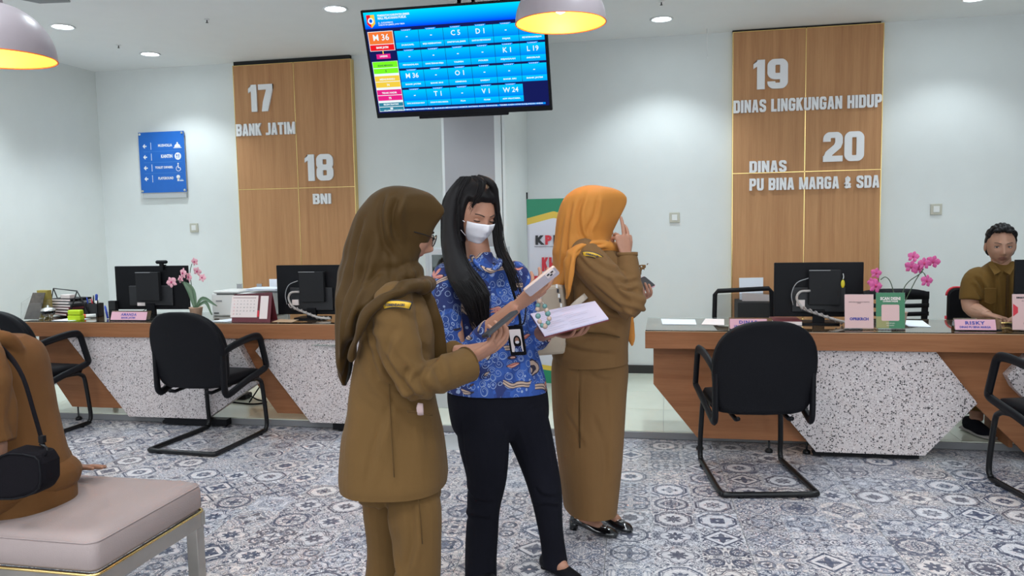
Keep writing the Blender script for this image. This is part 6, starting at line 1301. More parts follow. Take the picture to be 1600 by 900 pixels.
    mb = MB(); mb.tube([np.zeros(3)+w_*.056, A(813, 505, Y-.13)-cp, A(806, 470, Y-.09)-cp, A(792, 425, Y-.09)-cp], .003, 'black_cloth', 6, sub=4, ry=.006); mb.tube([np.zeros(3)+w_*.056, A(818, 505, Y-.12)-cp, A(822, 480, Y-.02)-cp], .003, 'black_cloth', 6, sub=4); mb.build('lanyard', lx)
    # phone with clear case, bead strap
    nb_ = unit((.60, -.42, -.68)); u = unit(np.array([.60, .25, .80])-np.dot((.60, .25, .80), nb_)*nb_); v_ = np.cross(nb_, u)
    pc = A(845, 438, Y-.37); W_, H_ = .068, .135; ph = phone('phone in a pale case held up by the woman in the blue blouse', (pc-u*H_/2+v_*W_/2, pc-u*H_/2-v_*W_/2, pc+u*H_/2+v_*W_/2), .009, 'phone_gold', 'phone_back', True)
    st2 = MB(); path = catmull([A(845, 466, Y-.36), A(840, 480, Y-.37), A(842, 500, Y-.38), A(850, 510, Y-.38), A(858, 500, Y-.375), A(854, 485, Y-.37), A(848, 472, Y-.365)], 6); o0 = A(845, 466, Y-.36)
    bs = thing('bead_strap', 'strap of green and beige beads dangling from the held up phone', 'bead strap', tuple(o0)); mb = MB(); mb.tube(path-o0, .0012, 'steel', 5); mb.build('cord', bs); bd = None
    for k, f_ in enumerate(np.linspace(.06, .94, 12)): 
        p = path[int(f_*(len(path)-1))]-o0; mb = MB(); mb.ell((0, 0, 0), (.0085 if k % 3 else .010,)*3, 'bead_green' if k % 2 else 'bead_beige', 12, 8); o = mb.build('bead', bs); o.location = p
    # clipboard with paper
    tl_, tr_, br_, bl_ = A(828, 490, Y+.02), A(930, 470, Y+.10), A(951, 497, Y-.16), A(850, 524, Y-.26); cl = thing('clipboard', 'sheaf of printed papers on a dark clipboard held out at waist height', 'clipboard', tuple(bl_))
    nn = unit(np.cross(br_-bl_, tl_-bl_)); mb = MB(); q = [p-bl_ for p in (bl_, br_, tr_, tl_)]
    mb.add([p-nn*.010 for p in q]+[p-nn*.006 for p in q], [(3, 2, 1, 0), (4, 5, 6, 7), (0, 1, 5, 4), (1, 2, 6, 5), (2, 3, 7, 6), (3, 0, 4, 7)], 'maroon'); mb.build('board', cl)
    mb = MB(); sc_ = lambda p, f_: (q[0]+q[2])/2+(p-(q[0]+q[2])/2)*f_; mb.add([sc_(p, .99)-nn*.0055 for p in q]+[sc_(p, .99)+nn*.0 for p in q], [(3, 2, 1, 0), (4, 5, 6, 7), (0, 1, 5, 4), (1, 2, 6, 5), (2, 3, 7, 6), (3, 0, 4, 7)], 'lilac'); mb.build('paper_sheaf', cl)
    mb = MB(); ux, uy = unit(q[1]-q[0]), unit(q[3]-q[0]); Lx, Ly = np.linalg.norm(q[1]-q[0]), np.linalg.norm(q[3]-q[0])
    for k in range(11):
        for (s0, s1) in ((.08, .34+.1*math.sin(k*2.3)), (.45, .72+.15*math.sin(k*1.7))):
            if k in (3, 7) and s0 > .3: continue
            y0 = Ly*(.10+.078*k); p0 = q[0]+ux*Lx*s0+uy*y0+nn*.0008; p1 = q[0]+ux*Lx*s1+uy*y0+nn*.0008; mb.add([p0, p1, p1+uy*.0022, p0+uy*.0022], [(0, 1, 2, 3)], 'greyink')
    tag(mb.build('print', cl), kind='stuff')
M['maskcloth'] = simple('white_mask_cloth', (.72, .70, .74), .8, bumpy=.2); M['phone_gold'] = simple('pale_gold_case', (.70, .52, .44), .25, .3); M['phone_back'] = simple('lilac_phone_back', (.50, .45, .50), .15); M['bead_green'] = simple('grey_green_bead', (.10, .22, .21), .2); M['bead_beige'] = simple('beige_bead', (.42, .30, .24), .2); M['lilac'] = simple('lilac_white_paper', (.50, .47, .60), .8); M['greyink'] = simple('grey_print', (.25, .24, .32), .8)
woman_middle()
# ------------------------------------------------------------------ woman in tan uniform and orange hijab
def woman_right():
    Y = 3.49; yaw = math.radians(20); base = A(925, 600, Y); loc = np.array([base[0], Y, 0.]); t = person('woman in tan uniform and orange hijab facing away, one hand raised to her face', tuple(loc))
    mb = MB(); rows(mb, [(375, 905, 950, .09), (388, 892, 962, .15), (405, 884, 975, .185), (430, 880, 984, .19), (465, 876, 986, .185), (500, 870, 984, .18), (535, 864, 981, .185), (553, 862, 981, .19), (562, 864, 981, .19), (595, 864, 981, .19)], Y, yaw, 'khaki2', pw=2.3)
    sh, el, wr = A(918, 405, Y-.17), A(987, 478, Y-.20), A(979, 408, Y-.12); mb.tube([A(912, 388, Y-.10), sh, A(948, 440, Y-.21), el], [.055, .075, .073, .062], 'khaki2', 16, sub=4); mb.tube([A(975, 470, Y-.20), el, A(984, 440, Y-.17), A(980, 402, Y-.12)], [.055, .060, .050, .044], 'khaki2', 16, sub=4)
    sl, el2, wl = A(925, 402, Y+.19), A(975, 480, Y+.28), A(1003, 462, Y+.14); mb.tube([A(920, 390, Y+.12), sl, el2, wl-unit(wl-el2)*.03], [.05, .065, .055, .042], 'khaki2', 14, sub=4)
    mb.add([A(993, 415, Y+.05), A(1014, 411, Y+.08), A(996, 440, Y+.05), A(990, 432, Y), A(993, 415, Y+.07), A(1014, 411, Y+.085), A(996, 440, Y+.07), A(990, 432, Y+.02)], [(0, 1, 2, 3), (7, 6, 5, 4), (0, 4, 5, 1), (1, 5, 6, 2), (2, 6, 7, 3), (3, 7, 4, 0)], 'khaki2')
    o = remesh(mb, .006, 5); Yc = Y-.12; cut(o, A(920, 565, Y), (.03, 0, -1))
    cr = [([(905, 395), (930, 420), (965, 440)], .008, .006), ([(920, 392), (945, 412), (975, 425)], .008, .006), ([(930, 440), (955, 462), (985, 490)], .009, .006), ([(950, 425), (968, 450), (990, 470)], .009, .008), ([(968, 430), (980, 437), (1000, 434)], .006, .007), ([(968, 442), (982, 449), (1000, 448)], .006, .007), ([(900, 470), (925, 490), (975, 500)], .012, .010), ([(875, 500), (905, 520), (960, 525)], .012, .007), ([(868, 530), (910, 545), (970, 552)], .012, .006), ([(890, 430), (895, 480), (880, 540)], .012, .008)]
    displace(o, lambda V: folds(V, [(el, .10, (.5, 0, 1), .006, .04)])+.003*pn(V, 18)+sum(crease(V, c_, Yc, w_, d_) for c_, w_, d_ in cr)); finish(o, 'jacket', t, 'khaki2', loc)
    mb = MB(); mb.tube([A(980, 400, Y-.12), A(980, 394, Y-.12)], [.0455, .0455], 'khaki2', 18); mb.build('cuff', t, off=loc)
    mb = MB(); mb.tube([A(918, 520, Y-.195), A(945, 522, Y-.185), A(968, 527, Y-.15)], .004, 'khaki_dark', 6, sub=3); mb.build('pocket_flap', t, off=loc)
    # skirt
    mb = MB(); rows(mb, [(545, 868, 976, .16), (575, 863, 981, .175), (620, 864, 978, .18), (680, 868, 974, .18), (740, 874, 969, .175), (795, 881, 964, .17), (803, 882, 963, .168), (830, 883, 962, .165)], Y, yaw, 'khaki2', pw=2.4)
    o = remesh(mb, .0065, 3); cut(o, A(922, 793, Y), (0, 0, -1)); displace(o, lambda V: .004*pn(V, 9)+sum(crease(V, c_, Y-.15, w_, d_) for c_, w_, d_ in [([(907, 565), (906, 640), (905, 700)], .005, .005), ([(945, 590), (950, 680), (940, 790)], .014, .006), ([(880, 640), (900, 670), (915, 700)], .012, .004), ([(915, 570), (935, 590), (960, 595)], .010, .005), ([(925, 640), (945, 700), (955, 790)], .014, .005)])); finish(o, 'skirt', t, 'khaki2', loc)
    mb = MB(); mb.tube([A(904, 568, Y-.172), A(905, 640, Y-.178), A(906, 700, Y-.178)], .003, 'khaki_dark', 6, sub=3); mb.build('skirt_seam', t, off=loc)
    # shoes with heels and buckle; feet
    feet = []
    for (hx, hy, tx, ty) in ((893, 826, 948, 838), (930, 812, 960, 824)):
        def fl(px, py): d = R3*((px-800)/FPX)-U3*((py-450)/FPX)+F3; k = -H/d[2]; return np.array([d[0]*k, d[1]*k, 0])
        h0, t0 = fl(hx, hy), fl(tx, ty); L_ = unit(t0-h0); t0 = h0+L_*.235; feet.append((h0, t0)); mb = MB(); P = [h0+L_*q*.235+np.array([0, 0, z_]) for q, z_ in ((0.02, .055), (.15, .052), (.4, .038), (.62, .026), (.85, .022), (1, .016))]
        mb.tube(P, [.022, .030, .032, .038, .036, .014], 'patent', 16, sub=3, ry=[.020, .026, .022, .018, .018, .010]); mb.tube([h0+L_*.015+[0, 0, .045], h0+L_*.010], [.024, .019], 'patent', 10); s_ = mb.build('heeled_shoe', t, off=loc)
        mb = MB(); bx_ = h0+L_*.17+np.array([0, 0, .046]); w_ = np.cross(L_, (0, 0, 1))
        for k in (-1, 1): mb.tube([bx_+w_*.014*k-L_*.012, bx_+w_*.014*k+L_*.012], .0015, 'chrome', 5); mb.tube([bx_+L_*.012*k-w_*.014, bx_+L_*.012*k+w_*.014], .0015, 'chrome', 5)
        mb.build('buckle', s_, off=loc)
    # hijab
    mb = MB(); H_ = [(289.5, 915, 935, .03), (294, 900, 955, .06, 0, .1), (302, 888, 972, .085, 0, .4), (311, 881, 980, .095, 0, .65), (322, 876, 979, .10, 0, .7), (336, 872, 972, .105, 0, .55), (350, 870, 964, .105, 0, .4), (364, 868, 957, .105, 0, .25), (378, 866, 955, .115, 0, .1), (392, 863, 950, .13), (405, 860, 915, .15), (420, 858, 900, .15), (440, 855, 886, .12), (458, 854, 876, .07), (469, 856, 866, .03)]
    rows(mb, H_, Y, yaw, 'hijab_orange', n=44)
    mb.tube([A(935, 392, Y+.12), A(954, 388, Y+.03), A(955, 390, Y-.06), A(935, 384, Y-.14), A(908, 388, Y-.20), A(893, 400, Y-.23), A(890, 425, Y-.245), A(887, 450, Y-.245), A(885, 468, Y-.24)], [.03, .040, .040, .034, .03, .03, .034, .026, .006], 'hijab_orange', 14, sub=5, ry=[.03, .034, .034, .028, .022, .018, .014, .010, .004])
    mb.ell(A(930, 380, Y+.01), (.07, .10, .05), 'hijab_orange')
    mb.tube([A(962, 400, Y+.0), A(972, 440, Y+.02), A(980, 490, Y+.02), A(986, 525, Y+.02), A(988, 541, Y+.02)], [.03, .03, .028, .020, .004], 'hijab_orange', 12, sub=4, ry=[.02, .015, .012, .010, .004], up=(0, 1, 0))
    o = remesh(mb, .0048, 5); cr = [([(915, 296), (905, 330), (908, 365), (925, 380)], .010, .009), ([(895, 305), (888, 345), (885, 380), (888, 400)], .010, .009), ([(880, 330), (873, 380), (866, 440)], .010, .009), ([(935, 300), (930, 335), (918, 360), (925, 378)], .010, .009), ([(955, 320), (945, 345), (948, 370)], .006, .006), ([(964, 320), (954, 345), (955, 368)], .006, .005), ([(950, 380), (925, 382), (905, 395)], .007, .009), ([(955, 390), (930, 392), (905, 405)], .006, .006), ([(898, 395), (893, 425), (889, 460)], .007, .008), ([(885, 395), (877, 425), (868, 455)], .009, .010)]
    displace(o, lambda V: .003*pn(V, 30)+sum(crease(V, c_, Y-.1, w_, d_*1.25) for c_, w_, d_ in cr)); finish(o, 'hijab', t, 'hijab_orange', loc)
    # body: head, raised hand, hand with phone, feet
    T = head_tf(A(926, 348, Y+.03), math.radians(30), math.radians(12), 0, .95); hd = make_head(T)
    mb = MB(); rows(mb, [(380, 905, 950, .08), (450, 890, 970, .13), (545, 880, 965, .13)], Y, yaw, 'skin', n=20); mb.tube([A(926, 390, Y+.02), A(926, 360, Y+.02)], .05, 'skin', 14); mb.tube([sh, el, A(981, 430, Y-.15)], [.05, .045, .032], 'skin', 12); mb.tube([sl, el2, wl], [.05, .042, .028], 'skin', 12)
    for (h0, t0) in feet: mb.tube([np.array([loc[0]+(h0[0]-loc[0])*.35, Y+(h0[1]-Y)*.35, .55]), np.array([loc[0]+(h0[0]+.03-loc[0])*.75, Y+(h0[1]-Y)*.8, .24]), h0+[.03, 0, .12], h0+(t0-h0)*.22+[0, 0, .078], h0+(t0-h0)*.45+[0, 0, .052], h0+(t0-h0)*.66+[0, 0, .036]], [.055, .045, .036, .032, .029, .024], 'skin', 12, sub=4)
    tor = remesh(mb, .010, 3)
    mb = MB(); w0 = A(977, 399, Y-.12); mb.tube([A(981, 430, Y-.14), A(980, 405, Y-.12), w0], [.034, .029, .027], 'skin', 12, sub=3)
    hand(mb, w0, unit(A(969, 350, Y-.08)-w0), (-.55, .80, .0), 1, [(.35, .25, .15), (.05, .12, .10), (.9, 1.1, .6), (1.1, 1.2, .6)], .16, .92, (.2, .5, .3), thumb_out=.5); hn = remesh(mb, .003, 3)
    mb = MB(); mb.tube([el2+(wl-el2)*.7, wl], [.034, .026], 'skin', 12, sub=3); hand(mb, wl-np.array([.01, 0, .005]), (.3, -.95, .05), (-.3, 0, .95), -1, [(.5, .8, .5)]*4, .05, .93); hn2 = remesh(mb, .003, 3)
    joinmesh('body', [(hd, None), (tor, 0), (hn, 0), (hn2, 0)], t, loc, ['skin', 'lip']); eyes(t, T, loc)
    badge(t, loc, A(925, 400, Y-.252), (.1, -1, .25), (.25, 0, 1), .075, .024)
    pc = A(1005, 445, Y+.10); u = unit(A(1018, 437, Y+.14)-A(993, 448, Y+.0)); v_ = unit(np.array([-.2, .7, .45])-np.dot((-.2, .7, .45), u)*u)
    phone('dark phone in a pink case held by the woman in the orange hijab', (pc-u*.06+v_*.035, pc-u*.06-v_*.035, pc+u*.06+v_*.035), .009, 'pink', 'ink')
    # shoulder bag
    bg = thing('shoulder_bag', 'beige shoulder bag behind the woman in the orange hijab', 'bag', tuple(A(862, 480, Y-.12))); bo = A(862, 480, Y-.12)
    mb = MB(); mb.tube([A(916, 462, Y-.20)-bo, A(897, 478, Y-.215)-bo, A(882, 497, Y-.20)-bo], [.014]*3, 'strapcol', 8, sub=3, ry=.003, up=(0, 1, .2)); mb.build('strap', bg)
    mb = MB(); P0 = [(851, 448), (879, 445), (887, 500), (884, 552), (832, 556), (830, 520)]; mb.prism([(A(a_, b_, Y-.14)[0]-bo[0], A(a_, b_, Y-.14)[2]-bo[2]) for a_, b_ in P0], -.04, .07, 'bagcol'); mb.build('pouch', bg, bevel=.012)
    mb = MB()
    for k in range(7): q = A(870+k*1.7, 447+k*7.5, Y-.185)-bo; mb.box(q-[.004, .002, .008], q+[.004, .002, .008], 'ink' if k % 2 else 'white')
    tag(mb.build('patterned_trim', bg), kind='stuff')
M['patent'] = simple('black_patent_leather', (.006, .006, .007), .08, spec=.8); M['strapcol'] = simple('beige_webbing', (.50, .42, .34), .8); M['bagcol'] = simple('beige_canvas', (.42, .34, .26), .8, bumpy=.3)
woman_right()
# ------------------------------------------------------------------ seated clerk behind the right counter
def clerk():
    Y = 5.62; yaw = math.radians(-93); base = A(1563, 480, Y); loc = np.array([base[0], Y, .05]); t = person('man with short black hair in an olive khaki shirt seated at the right counter', tuple(loc))
    cxp = 1566
    mb = MB(); rows(mb, [(408, 1548, 1588, .055), (418, 1534, 1600, .08), (430, 1516, 1618, .11), (450, 1512, 1624, .13), (480, 1520, 1616, .13), (510, 1518, 1616, .14), (535, 1518, 1616, .16)], Y, yaw, 'shirt_olive', prof=False, pw=2.4)
    sr_, er, wr = A(1519, 434, Y-.02), A(1517, 480, Y-.06), A(1544, 492, Y-.22); mb.tube([A(1535, 425, Y), A(1522, 434, Y-.02), A(1519, 455, Y-.04), A(1518, 469, Y-.05)], [.045, .062, .070, .073], 'shirt_olive', 16, sub=4)
    sl, el, wl = A(1613, 434, Y-.02), A(1622, 480, Y-.06), A(1600, 493, Y-.24); mb.tube([A(1598, 425, Y), A(1611, 434, Y-.02), A(1616, 455, Y-.04), A(1618, 470, Y-.05)], [.045, .062, .070, .073], 'shirt_olive', 16, sub=4)
    o = remesh(mb, .007, 4); displace(o, lambda V: .004*pn(V, 22)+sum(crease(V, c_, Y, w_, d_) for c_, w_, d_ in [([(1515, 430), (1525, 445), (1535, 465)], .012, .012), ([(1510, 440), (1520, 455), (1528, 470)], .012, .010), ([(1545, 425), (1545, 460), (1550, 500)], .012, .006)])); finish(o, 'shirt', t, 'shirt_olive', loc)
    mb = MB(); 
    for s_ in (-1, 1):
        mb.add([A(cxp+s_*2, 424, Y-.125), A(cxp+s_*16, 408, Y-.05), A(cxp+s_*22, 414, Y-.07), A(cxp+s_*12, 430, Y-.14)], [(0, 1, 2, 3)], 'shirt_olive')
    mb.build('collar', t, off=loc, solid=.006)
    mb = MB(); mb.prism([(A(q[0], q[1], Y-.14)[0], A(q[0], q[1], Y-.14)[2]) for q in ((1538, 450), (1556, 450), (1556, 472), (1547, 476), (1538, 472))], Y-.150, Y-.14, 'shirt_olive'); mb.build('chest_pocket', t, off=loc, bevel=.002)
    mb = MB(); mb.box(A(cxp+6, 500, Y-.148), A(cxp+10, 430, Y-.13), 'khaki_dark'); mb.build('button_placket', t, off=loc)
    hc = A(1563.5, 385, Y-.02); T = head_tf(hc, math.radians(-100), math.radians(4), math.radians(0), 1.06); hd = make_head(T)
    mb = MB(); rows(mb, [(420, 1540, 1595, .07), (470, 1530, 1605, .10), (530, 1530, 1605, .12)], Y, yaw, 'skin_clerk', prof=False, n=20); mb.tube([A(cxp-1, 428, Y), A(cxp-2, 405, Y-.01), A(cxp-2, 390, Y)], [.064, .058, .056], 'skin_clerk', 16, sub=2)
    mb.tube([sr_, er, wr], [.055, .052, .030], 'skin_clerk', 14, sub=4); mb.tube([sl, el, wl], [.055, .052, .030], 'skin_clerk', 14, sub=4)
    hip = np.array([loc[0]+.03, Y+.05, .56]); an = np.array([1.93, 5.36, .13])
    mb.tube([hip+[-.1, 0, 0], (2.0, 5.52, .55), an], [.08, .055, .04], 'skin_clerk', 12); tor = remesh(mb, .010, 3)
    mb = MB(); mb.tube([er+(wr-er)*.3, er+(wr-er)*.7, wr], [.043, .034, .029], 'skin_clerk', 14, sub=3); hand(mb, wr, unit(A(1571, 499, Y-.30)-wr), (-.1, 0, -1), -1, [(.25, .25, .15), (.5, .5, .3), (.7, .6, .3), (.8, .7, .4)], .12, 1.05, (.2, .3, .2), thumb_out=.7); hn = remesh(mb, .0035, 3)
    mb = MB(); mb.tube([el+(wl-el)*.4, wl], [.042, .029], 'skin_clerk', 12, sub=3); hand(mb, wl, (-.6, -.7, -.1), (0, 0, -1), 1, [(.4, .5, .3)]*4, .08, 1.05); hn2 = remesh(mb, .0035, 3)
    joinmesh('body', [(hd, None), (tor, 0), (hn, 0), (hn2, 0)], t, loc, ['skin_clerk', 'lip_dark']); eyes(t, T, loc, (1, -.35, 0), 0.0, True)
    for c_ in t.children:
        if c_.name.startswith('eyelid'): c_.data.materials[0] = M['skin_clerk']
    mb = MB(); n1, n2 = 56, 24; G = []
    for i in range(n2+1):
        el_ = math.radians(90-118*i/n2); row = []
        for k in range(n1):
            az = 2*PI*k/n1; ca = math.cos(az); lim = math.radians(52 if ca > .60 else (52-80*(.60-ca) if ca > .1 else (6 if ca > -.1 else -30))); inside = el_ > lim; thick = .016+.014*max(0, math.sin(el_))*(1 if ca > -.2 else .5)
            if ca < .6 and el_ < math.radians(30): thick = .009
            row.append(T(headpt(az, el_, thick if inside else -.012, 0)))
        G.append(row)
    mb.grid(G, 'hair', True, True); mb.f.append(list(range(n1))); mb.m.append(0); mb.sm.append(True); mb.f.append(list(range(n2*n1, (n2+1)*n1))[::-1]); mb.m.append(0); mb.sm.append(True)
    for a_, b_, c_ in ((-.2, 55, .020), (.3, 58, .024), (.0, 70, .026), (-.5, 50, .018), (.55, 48, .016)): mb.ell(T(headpt(a_, math.radians(b_), .014, 0)), (.030, .022, c_*.8), 'hair')
    o = remesh(mb, .004, 3); displace(o, lambda V: .0022*np.sin(V[:, 0]*300+4*pn(V, 25))); finish(o, 'hair', t, 'hair', loc)
    # trousers and shoe seen under the counter
    mb = MB(); mb.tube([hip+[-.10, .06, .0], hip+[-.06, -.05, .01], (2.02, 5.50, .56), (1.97, 5.43, .40), an+[0, 0, .06]], [.10, .095, .075, .066, .062], 'shirt_olive', 16, sub=4); mb.tube([hip+[.12, .06, 0], (2.28, 5.52, .57), (2.33, 5.50, .40), (2.33, 5.52, .17)], [.10, .078, .066, .062], 'shirt_olive', 16, sub=4)
    mb.ell(hip+[0, .1, .02], (.19, .15, .11), 'shirt_olive'); o = remesh(mb, .009, 4); finish(o, 'trousers', t, 'shirt_olive', loc)
    for p, dr in ((np.array([1.905, 5.40, .052]), (.28, -1, 0)), (np.array([2.33, 5.54, .052]), (.1, -1, 0))):
        d = unit(dr); mb = MB(); shoe(mb, p-d*.03, p+d*.20, 'black_cloth', .048, .085); s_ = mb.build('sneaker', t, off=loc); mb = MB(); mb.tube([p-d*.05+[0, 0, .012], p+d*.06+[0, 0, .012], p+d*.15+[0, 0, .012], p+d*.225+[0, 0, .015]], [.036, .044, .050, .030], 'solegrey', 12, sub=3, ry=.013, round_caps=False); mb.build('sole', s_, off=loc)
M['solegrey'] = simple('grey_rubber_sole', (.30, .28, .27), .7)
clerk()
t = thing('office_chair', 'red and black office chair under the seated clerk', 'chair', (2.20, 5.80, .05), PI)
mb = MB(); R_ = [[(x_*s, y_*s-.0, z_) for x_, y_ in rrect(.24, .22, .08)] for z_, s in ((.34, .9), (.35, 1), (.37, 1), (.385, .9), (.39, .4))]; mb.loft(R_, 'leather'); mb.build('seat', t)
mb = MB(); mb.prism([(x_, z_+.66) for x_, z_ in rrect(.215, .20, .06)], -.33, -.29, 'black_plastic'); mb.build('backrest', t, bevel=.01); mb = MB(); mb.tube([(x_, -.31, z_+.66) for x_, z_ in rrect(.222, .207, .06)]+[(.222, -.31, .66)], .008, 'red', 6); mb.build('red_piping', t)
mb = MB(); mb.tube([(0, 0, .34), (0, 0, .10)], .025, 'black_metal', 12); mb.tube([(0, -.05, .36), (0, -.24, .34), (0, -.31, .48)], .02, 'black_plastic', 8, sub=3); mb.build('stem', t)
for k in range(5): a_ = k*2*PI/5+.3; mb = MB(); mb.tube([(0, 0, .10), (.27*math.cos(a_), .27*math.sin(a_), .035)], [.022, .02], 'black_plastic', 8, round_caps=True); mb.build('leg', t)
kp = A(1590, 503, 5.2); mb = MB(); mb.box((0, 0, 0), (.16, .12, .010), 'black_plastic'); mb.tube([(-.10, .02, .015), (.0, .06, .013), (.05, .04, .013)], .004, 'brass', 6); o = mb.build('pen_tray'); o.location = (kp[0]-.06, 5.12, ZT+.001); tag(o, 'dark tray with a pen lying before the seated clerk', 'tray')
# ------------------------------------------------------------------ seated man, bottom left
def man_left():
    Y = 2.42; loc = np.array([-2.25, Y, 0.]); t = person('man in a brown shirt sitting on the bench at the left edge', tuple(loc)); yaw = math.radians(188)
    mb = MB()
    prof_ = [(528, -62, 18), (545, -78, 34), (570, -88, 44), (610, -92, 52), (650, -90, 62), (700, -82, 80), (740, -75, 92), (775, -60, 99), (798, -45, 98), (812, -30, 90)]
    b_ = [.13, .19, .215, .215, .20, .19, .185, .18, .17, .14]
    rows(mb, [(p[0], p[1], p[2], b_[i]) for i, p in enumerate(prof_)], Y-.02, 0.0, 'shirt_brown', pw=2.3, n=40)
    mb.tube([A(-40, 526, Y-.08), A(-12, 528, Y-.10), A(14, 533, Y-.06), A(30, 552, Y), A(26, 540, Y+.10)], [.028, .03, .030, .026, .02], 'shirt_brown', 12, sub=4)
    shn, eln, wrn = A(-30, 570, Y-.23), A(-22, 718, Y-.27), A(-88, 790, Y-.16); mb.tube([A(-30, 545, Y-.15), shn, A(-22, 630, Y-.26), A(-20, 690, Y-.27)], [.06, .075, .078, .080], 'shirt_brown', 16, sub=4)
    shf, elf, wrf = A(-25, 565, Y+.20), A(40, 660, Y+.30), A(96, 734, Y+.24); mb.tube([shf, A(5, 610, Y+.27), elf], [.075, .07, .06], 'shirt_brown', 14, sub=4)
    o = remesh(mb, .006, 5); cr = [([(10, 560), (22, 620), (26, 690), (20, 715)], .014, .016), ([(40, 585), (50, 650), (66, 720)], .016, .014), ([(20, 575), (42, 640), (40, 690)], .014, .010), ([(98, 735), (70, 748), (35, 775)], .013, .014), ([(100, 758), (72, 775), (45, 798)], .012, .014), ([(88, 705), (60, 720), (40, 740)], .012, .012)]
    displace(o, lambda V: .004*pn(V, 20)+sum(crease(V, c_, Y-.17, w_, d_) for c_, w_, d_ in cr)); finish(o, 'shirt', t, 'shirt_brown', loc)
    mb = MB(); mb.tube([(-2.22, 2.40, .545), (-2.28, 2.30, .553), (-2.38, 2.17, .553), (-2.50, 2.04, .54), (-2.66, 1.92, .50)], [.075, .095, .100, .092, .074], 'shirt_brown', 18, sub=4); k1 = np.array([-2.66, 1.92, .50]); mb.tube([k1, k1+[-.02, -.02, -.18], np.array([k1[0]-.03, k1[1]-.03, .08])], [.075, .066, .062], 'shirt_brown', 16, sub=3)
    mb.tube([(-2.26, 2.50, .555), (-2.40, 2.50, .555), (-2.62, 2.45, .53)], [.095, .095, .075], 'shirt_brown', 18, sub=4); k2 = np.array([-2.62, 2.45, .53]); mb.ell((-2.25, 2.42, .545), (.115, .16, .085), 'shirt_brown'); mb.tube([k2, k2+[-.25, 0, -.1], np.array([k2[0]-.05, k2[1], .08])], [.075, .066, .062], 'shirt_brown', 16, sub=3)
    o = remesh(mb, .007, 4); displace(o, lambda V: .004*pn(V, 18)+sum(crease(V, c_, Y-.2, w_, d_) for c_, w_, d_ in [([(85, 790), (50, 815), (10, 845)], .012, .010), ([(60, 785), (30, 800), (-10, 812)], .012, .008)])); finish(o, 'trousers', t, 'shirt_brown', loc)
    for k_ in (k1, np.array([-3.08, 2.4, 0])): mb = MB(); p = np.array([k_[0]-.04, k_[1], 0]); shoe(mb, p+[.06, 0, 0], p+[-.18, -.02, 0], 'leather', .045, .07); mb.build('shoe', t, off=loc)
    hc = A(-55, 455, Y-.05); T = head_tf(hc, yaw, math.radians(25), 0, 1.0); hd = make_head(T); mb = MB(); mb.tube([A(-25, 545, Y-.03), A(-42, 490, Y-.05), hc+[0, 0, -.03]], [.07, .06, .055], 'skin_dark', 16, sub=3); rows(mb, [(560, -60, 20, .14), (700, -50, 60, .13), (770, -40, 80, .13)], Y, 0.0, 'skin_dark', n=20)
    mb.tube([shn, A(-20, 690, Y-.27)], [.05, .045], 'skin_dark', 12); mb.tube([shf, elf, wrf], [.05, .042, .028], 'skin_dark', 12); mb.tube([(-2.38, 2.17, .55), k1, np.array([k1[0]-.03, k1[1]-.03, .07])], [.08, .055, .04], 'skin_dark', 12); mb.tube([(-2.3, 2.5, .55), k2, np.array([-3.10, 2.4, .07])], [.08, .055, .04], 'skin_dark', 12); tor = remesh(mb, .011, 3)
    mb = MB(); mb.tube([A(-20, 680, Y-.27), eln, wrn], [.052, .050, .030], 'skin_dark', 14, sub=4); hand(mb, wrn, (-.9, .3, -.2), (0, .3, -1), 1, [(.5, .6, .3)]*4, .08, 1.05); hn = remesh(mb, .0035, 3)
    mb = MB(); mb.tube([elf+(wrf-elf)*.5, wrf], [.036, .028], 'skin_dark', 12, sub=3); hand(mb, wrf, unit(A(136, 729, Y+.24)-wrf), (0, -.2, -1), 1, [(.05, .08, .05)]*4, .10, 1.05, (.1, .2, .1), thumb_out=.6); hn2 = remesh(mb, .003, 3)
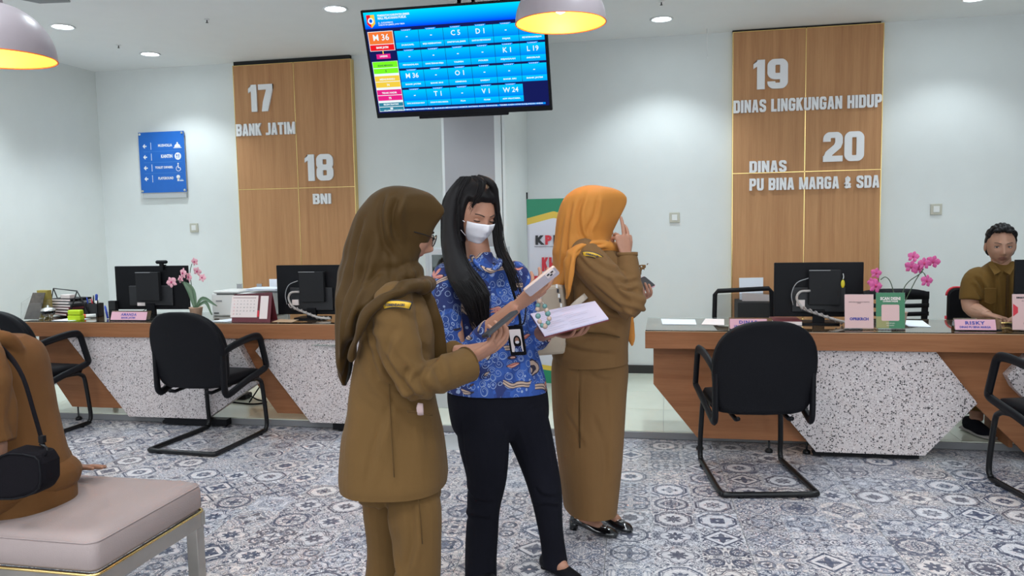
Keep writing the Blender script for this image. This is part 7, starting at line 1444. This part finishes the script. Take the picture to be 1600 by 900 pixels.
    joinmesh('body', [(hd, None), (tor, 0), (hn, 0), (hn2, 0)], t, loc, ['skin_dark', 'lip_dark']); eyes(t, T, loc, (1, 0, -.3), .3)
    for c_ in t.children:
        if c_.name.startswith('eyelid'): c_.data.materials[0] = M['skin_dark']
    mb = MB(); G = [[T(headpt(2*PI*k/48, math.radians(88-118*i/20), .012 if (math.cos(2*PI*k/48) < .3 or 88-118*i/20 > 38) else -.012, 0)) for k in range(48)] for i in range(21)]; mb.loft(G, 'hair'); o = remesh(mb, .005, 2); finish(o, 'hair', t, 'hair', loc)
    # bag and strap
    bo = A(36, 738, Y-.28); bg = thing('crossbody_bag', 'black fabric crossbody bag resting at the hip of the seated man', 'bag', tuple(bo))
    mb = MB(); P0 = [(-34, 778), (-30, 740), (2, 712), (24, 701), (66, 706), (75, 722), (76, 752), (66, 768), (30, 779)]; q = [(A(a_, b_, Y-.30)[0]-bo[0], A(a_, b_, Y-.30)[2]-bo[2]) for a_, b_ in P0]; mb.prism(q, -.045, .04, 'bagblack'); mb.build('pouch', bg, bevel=.016, seg=3)
    mb = MB(); mb.tube([np.array([a_*.94, -.047, b_*.9]) for a_, b_ in q]+[np.array([q[0][0]*.94, -.047, q[0][1]*.9])], .003, 'leather', 5, sub=2, cap=False); mb.build('zip', bg)
    mb = MB(); mb.tube([A(70, 712, Y-.30)-bo, A(66, 690, Y-.24)-bo, A(54, 648, Y-.235)-bo, A(36, 590, Y-.235)-bo, A(14, 556, Y-.18)-bo, A(-10, 538, Y-.13)-bo, A(-40, 532, Y+.02)-bo], [.013]*7, 'bagblack', 8, sub=4, ry=.0035, up=(.2, -1, .1)); mb.build('strap', bg)
    mb = MB(); mb.box(A(60, 692, Y-.265)-bo, A(72, 680, Y-.25)-bo, 'black_plastic'); mb.tube([A(62, 694, Y-.27)-bo, A(73, 700, Y-.27)-bo, A(72, 712, Y-.28)-bo], .004, 'black_metal', 8, sub=3); mb.build('buckle', bg)
M['bagblack'] = simple('black_bag_fabric', (.006, .005, .007), .9, spec=.12, bumpy=.4, bscale=500)
man_left()
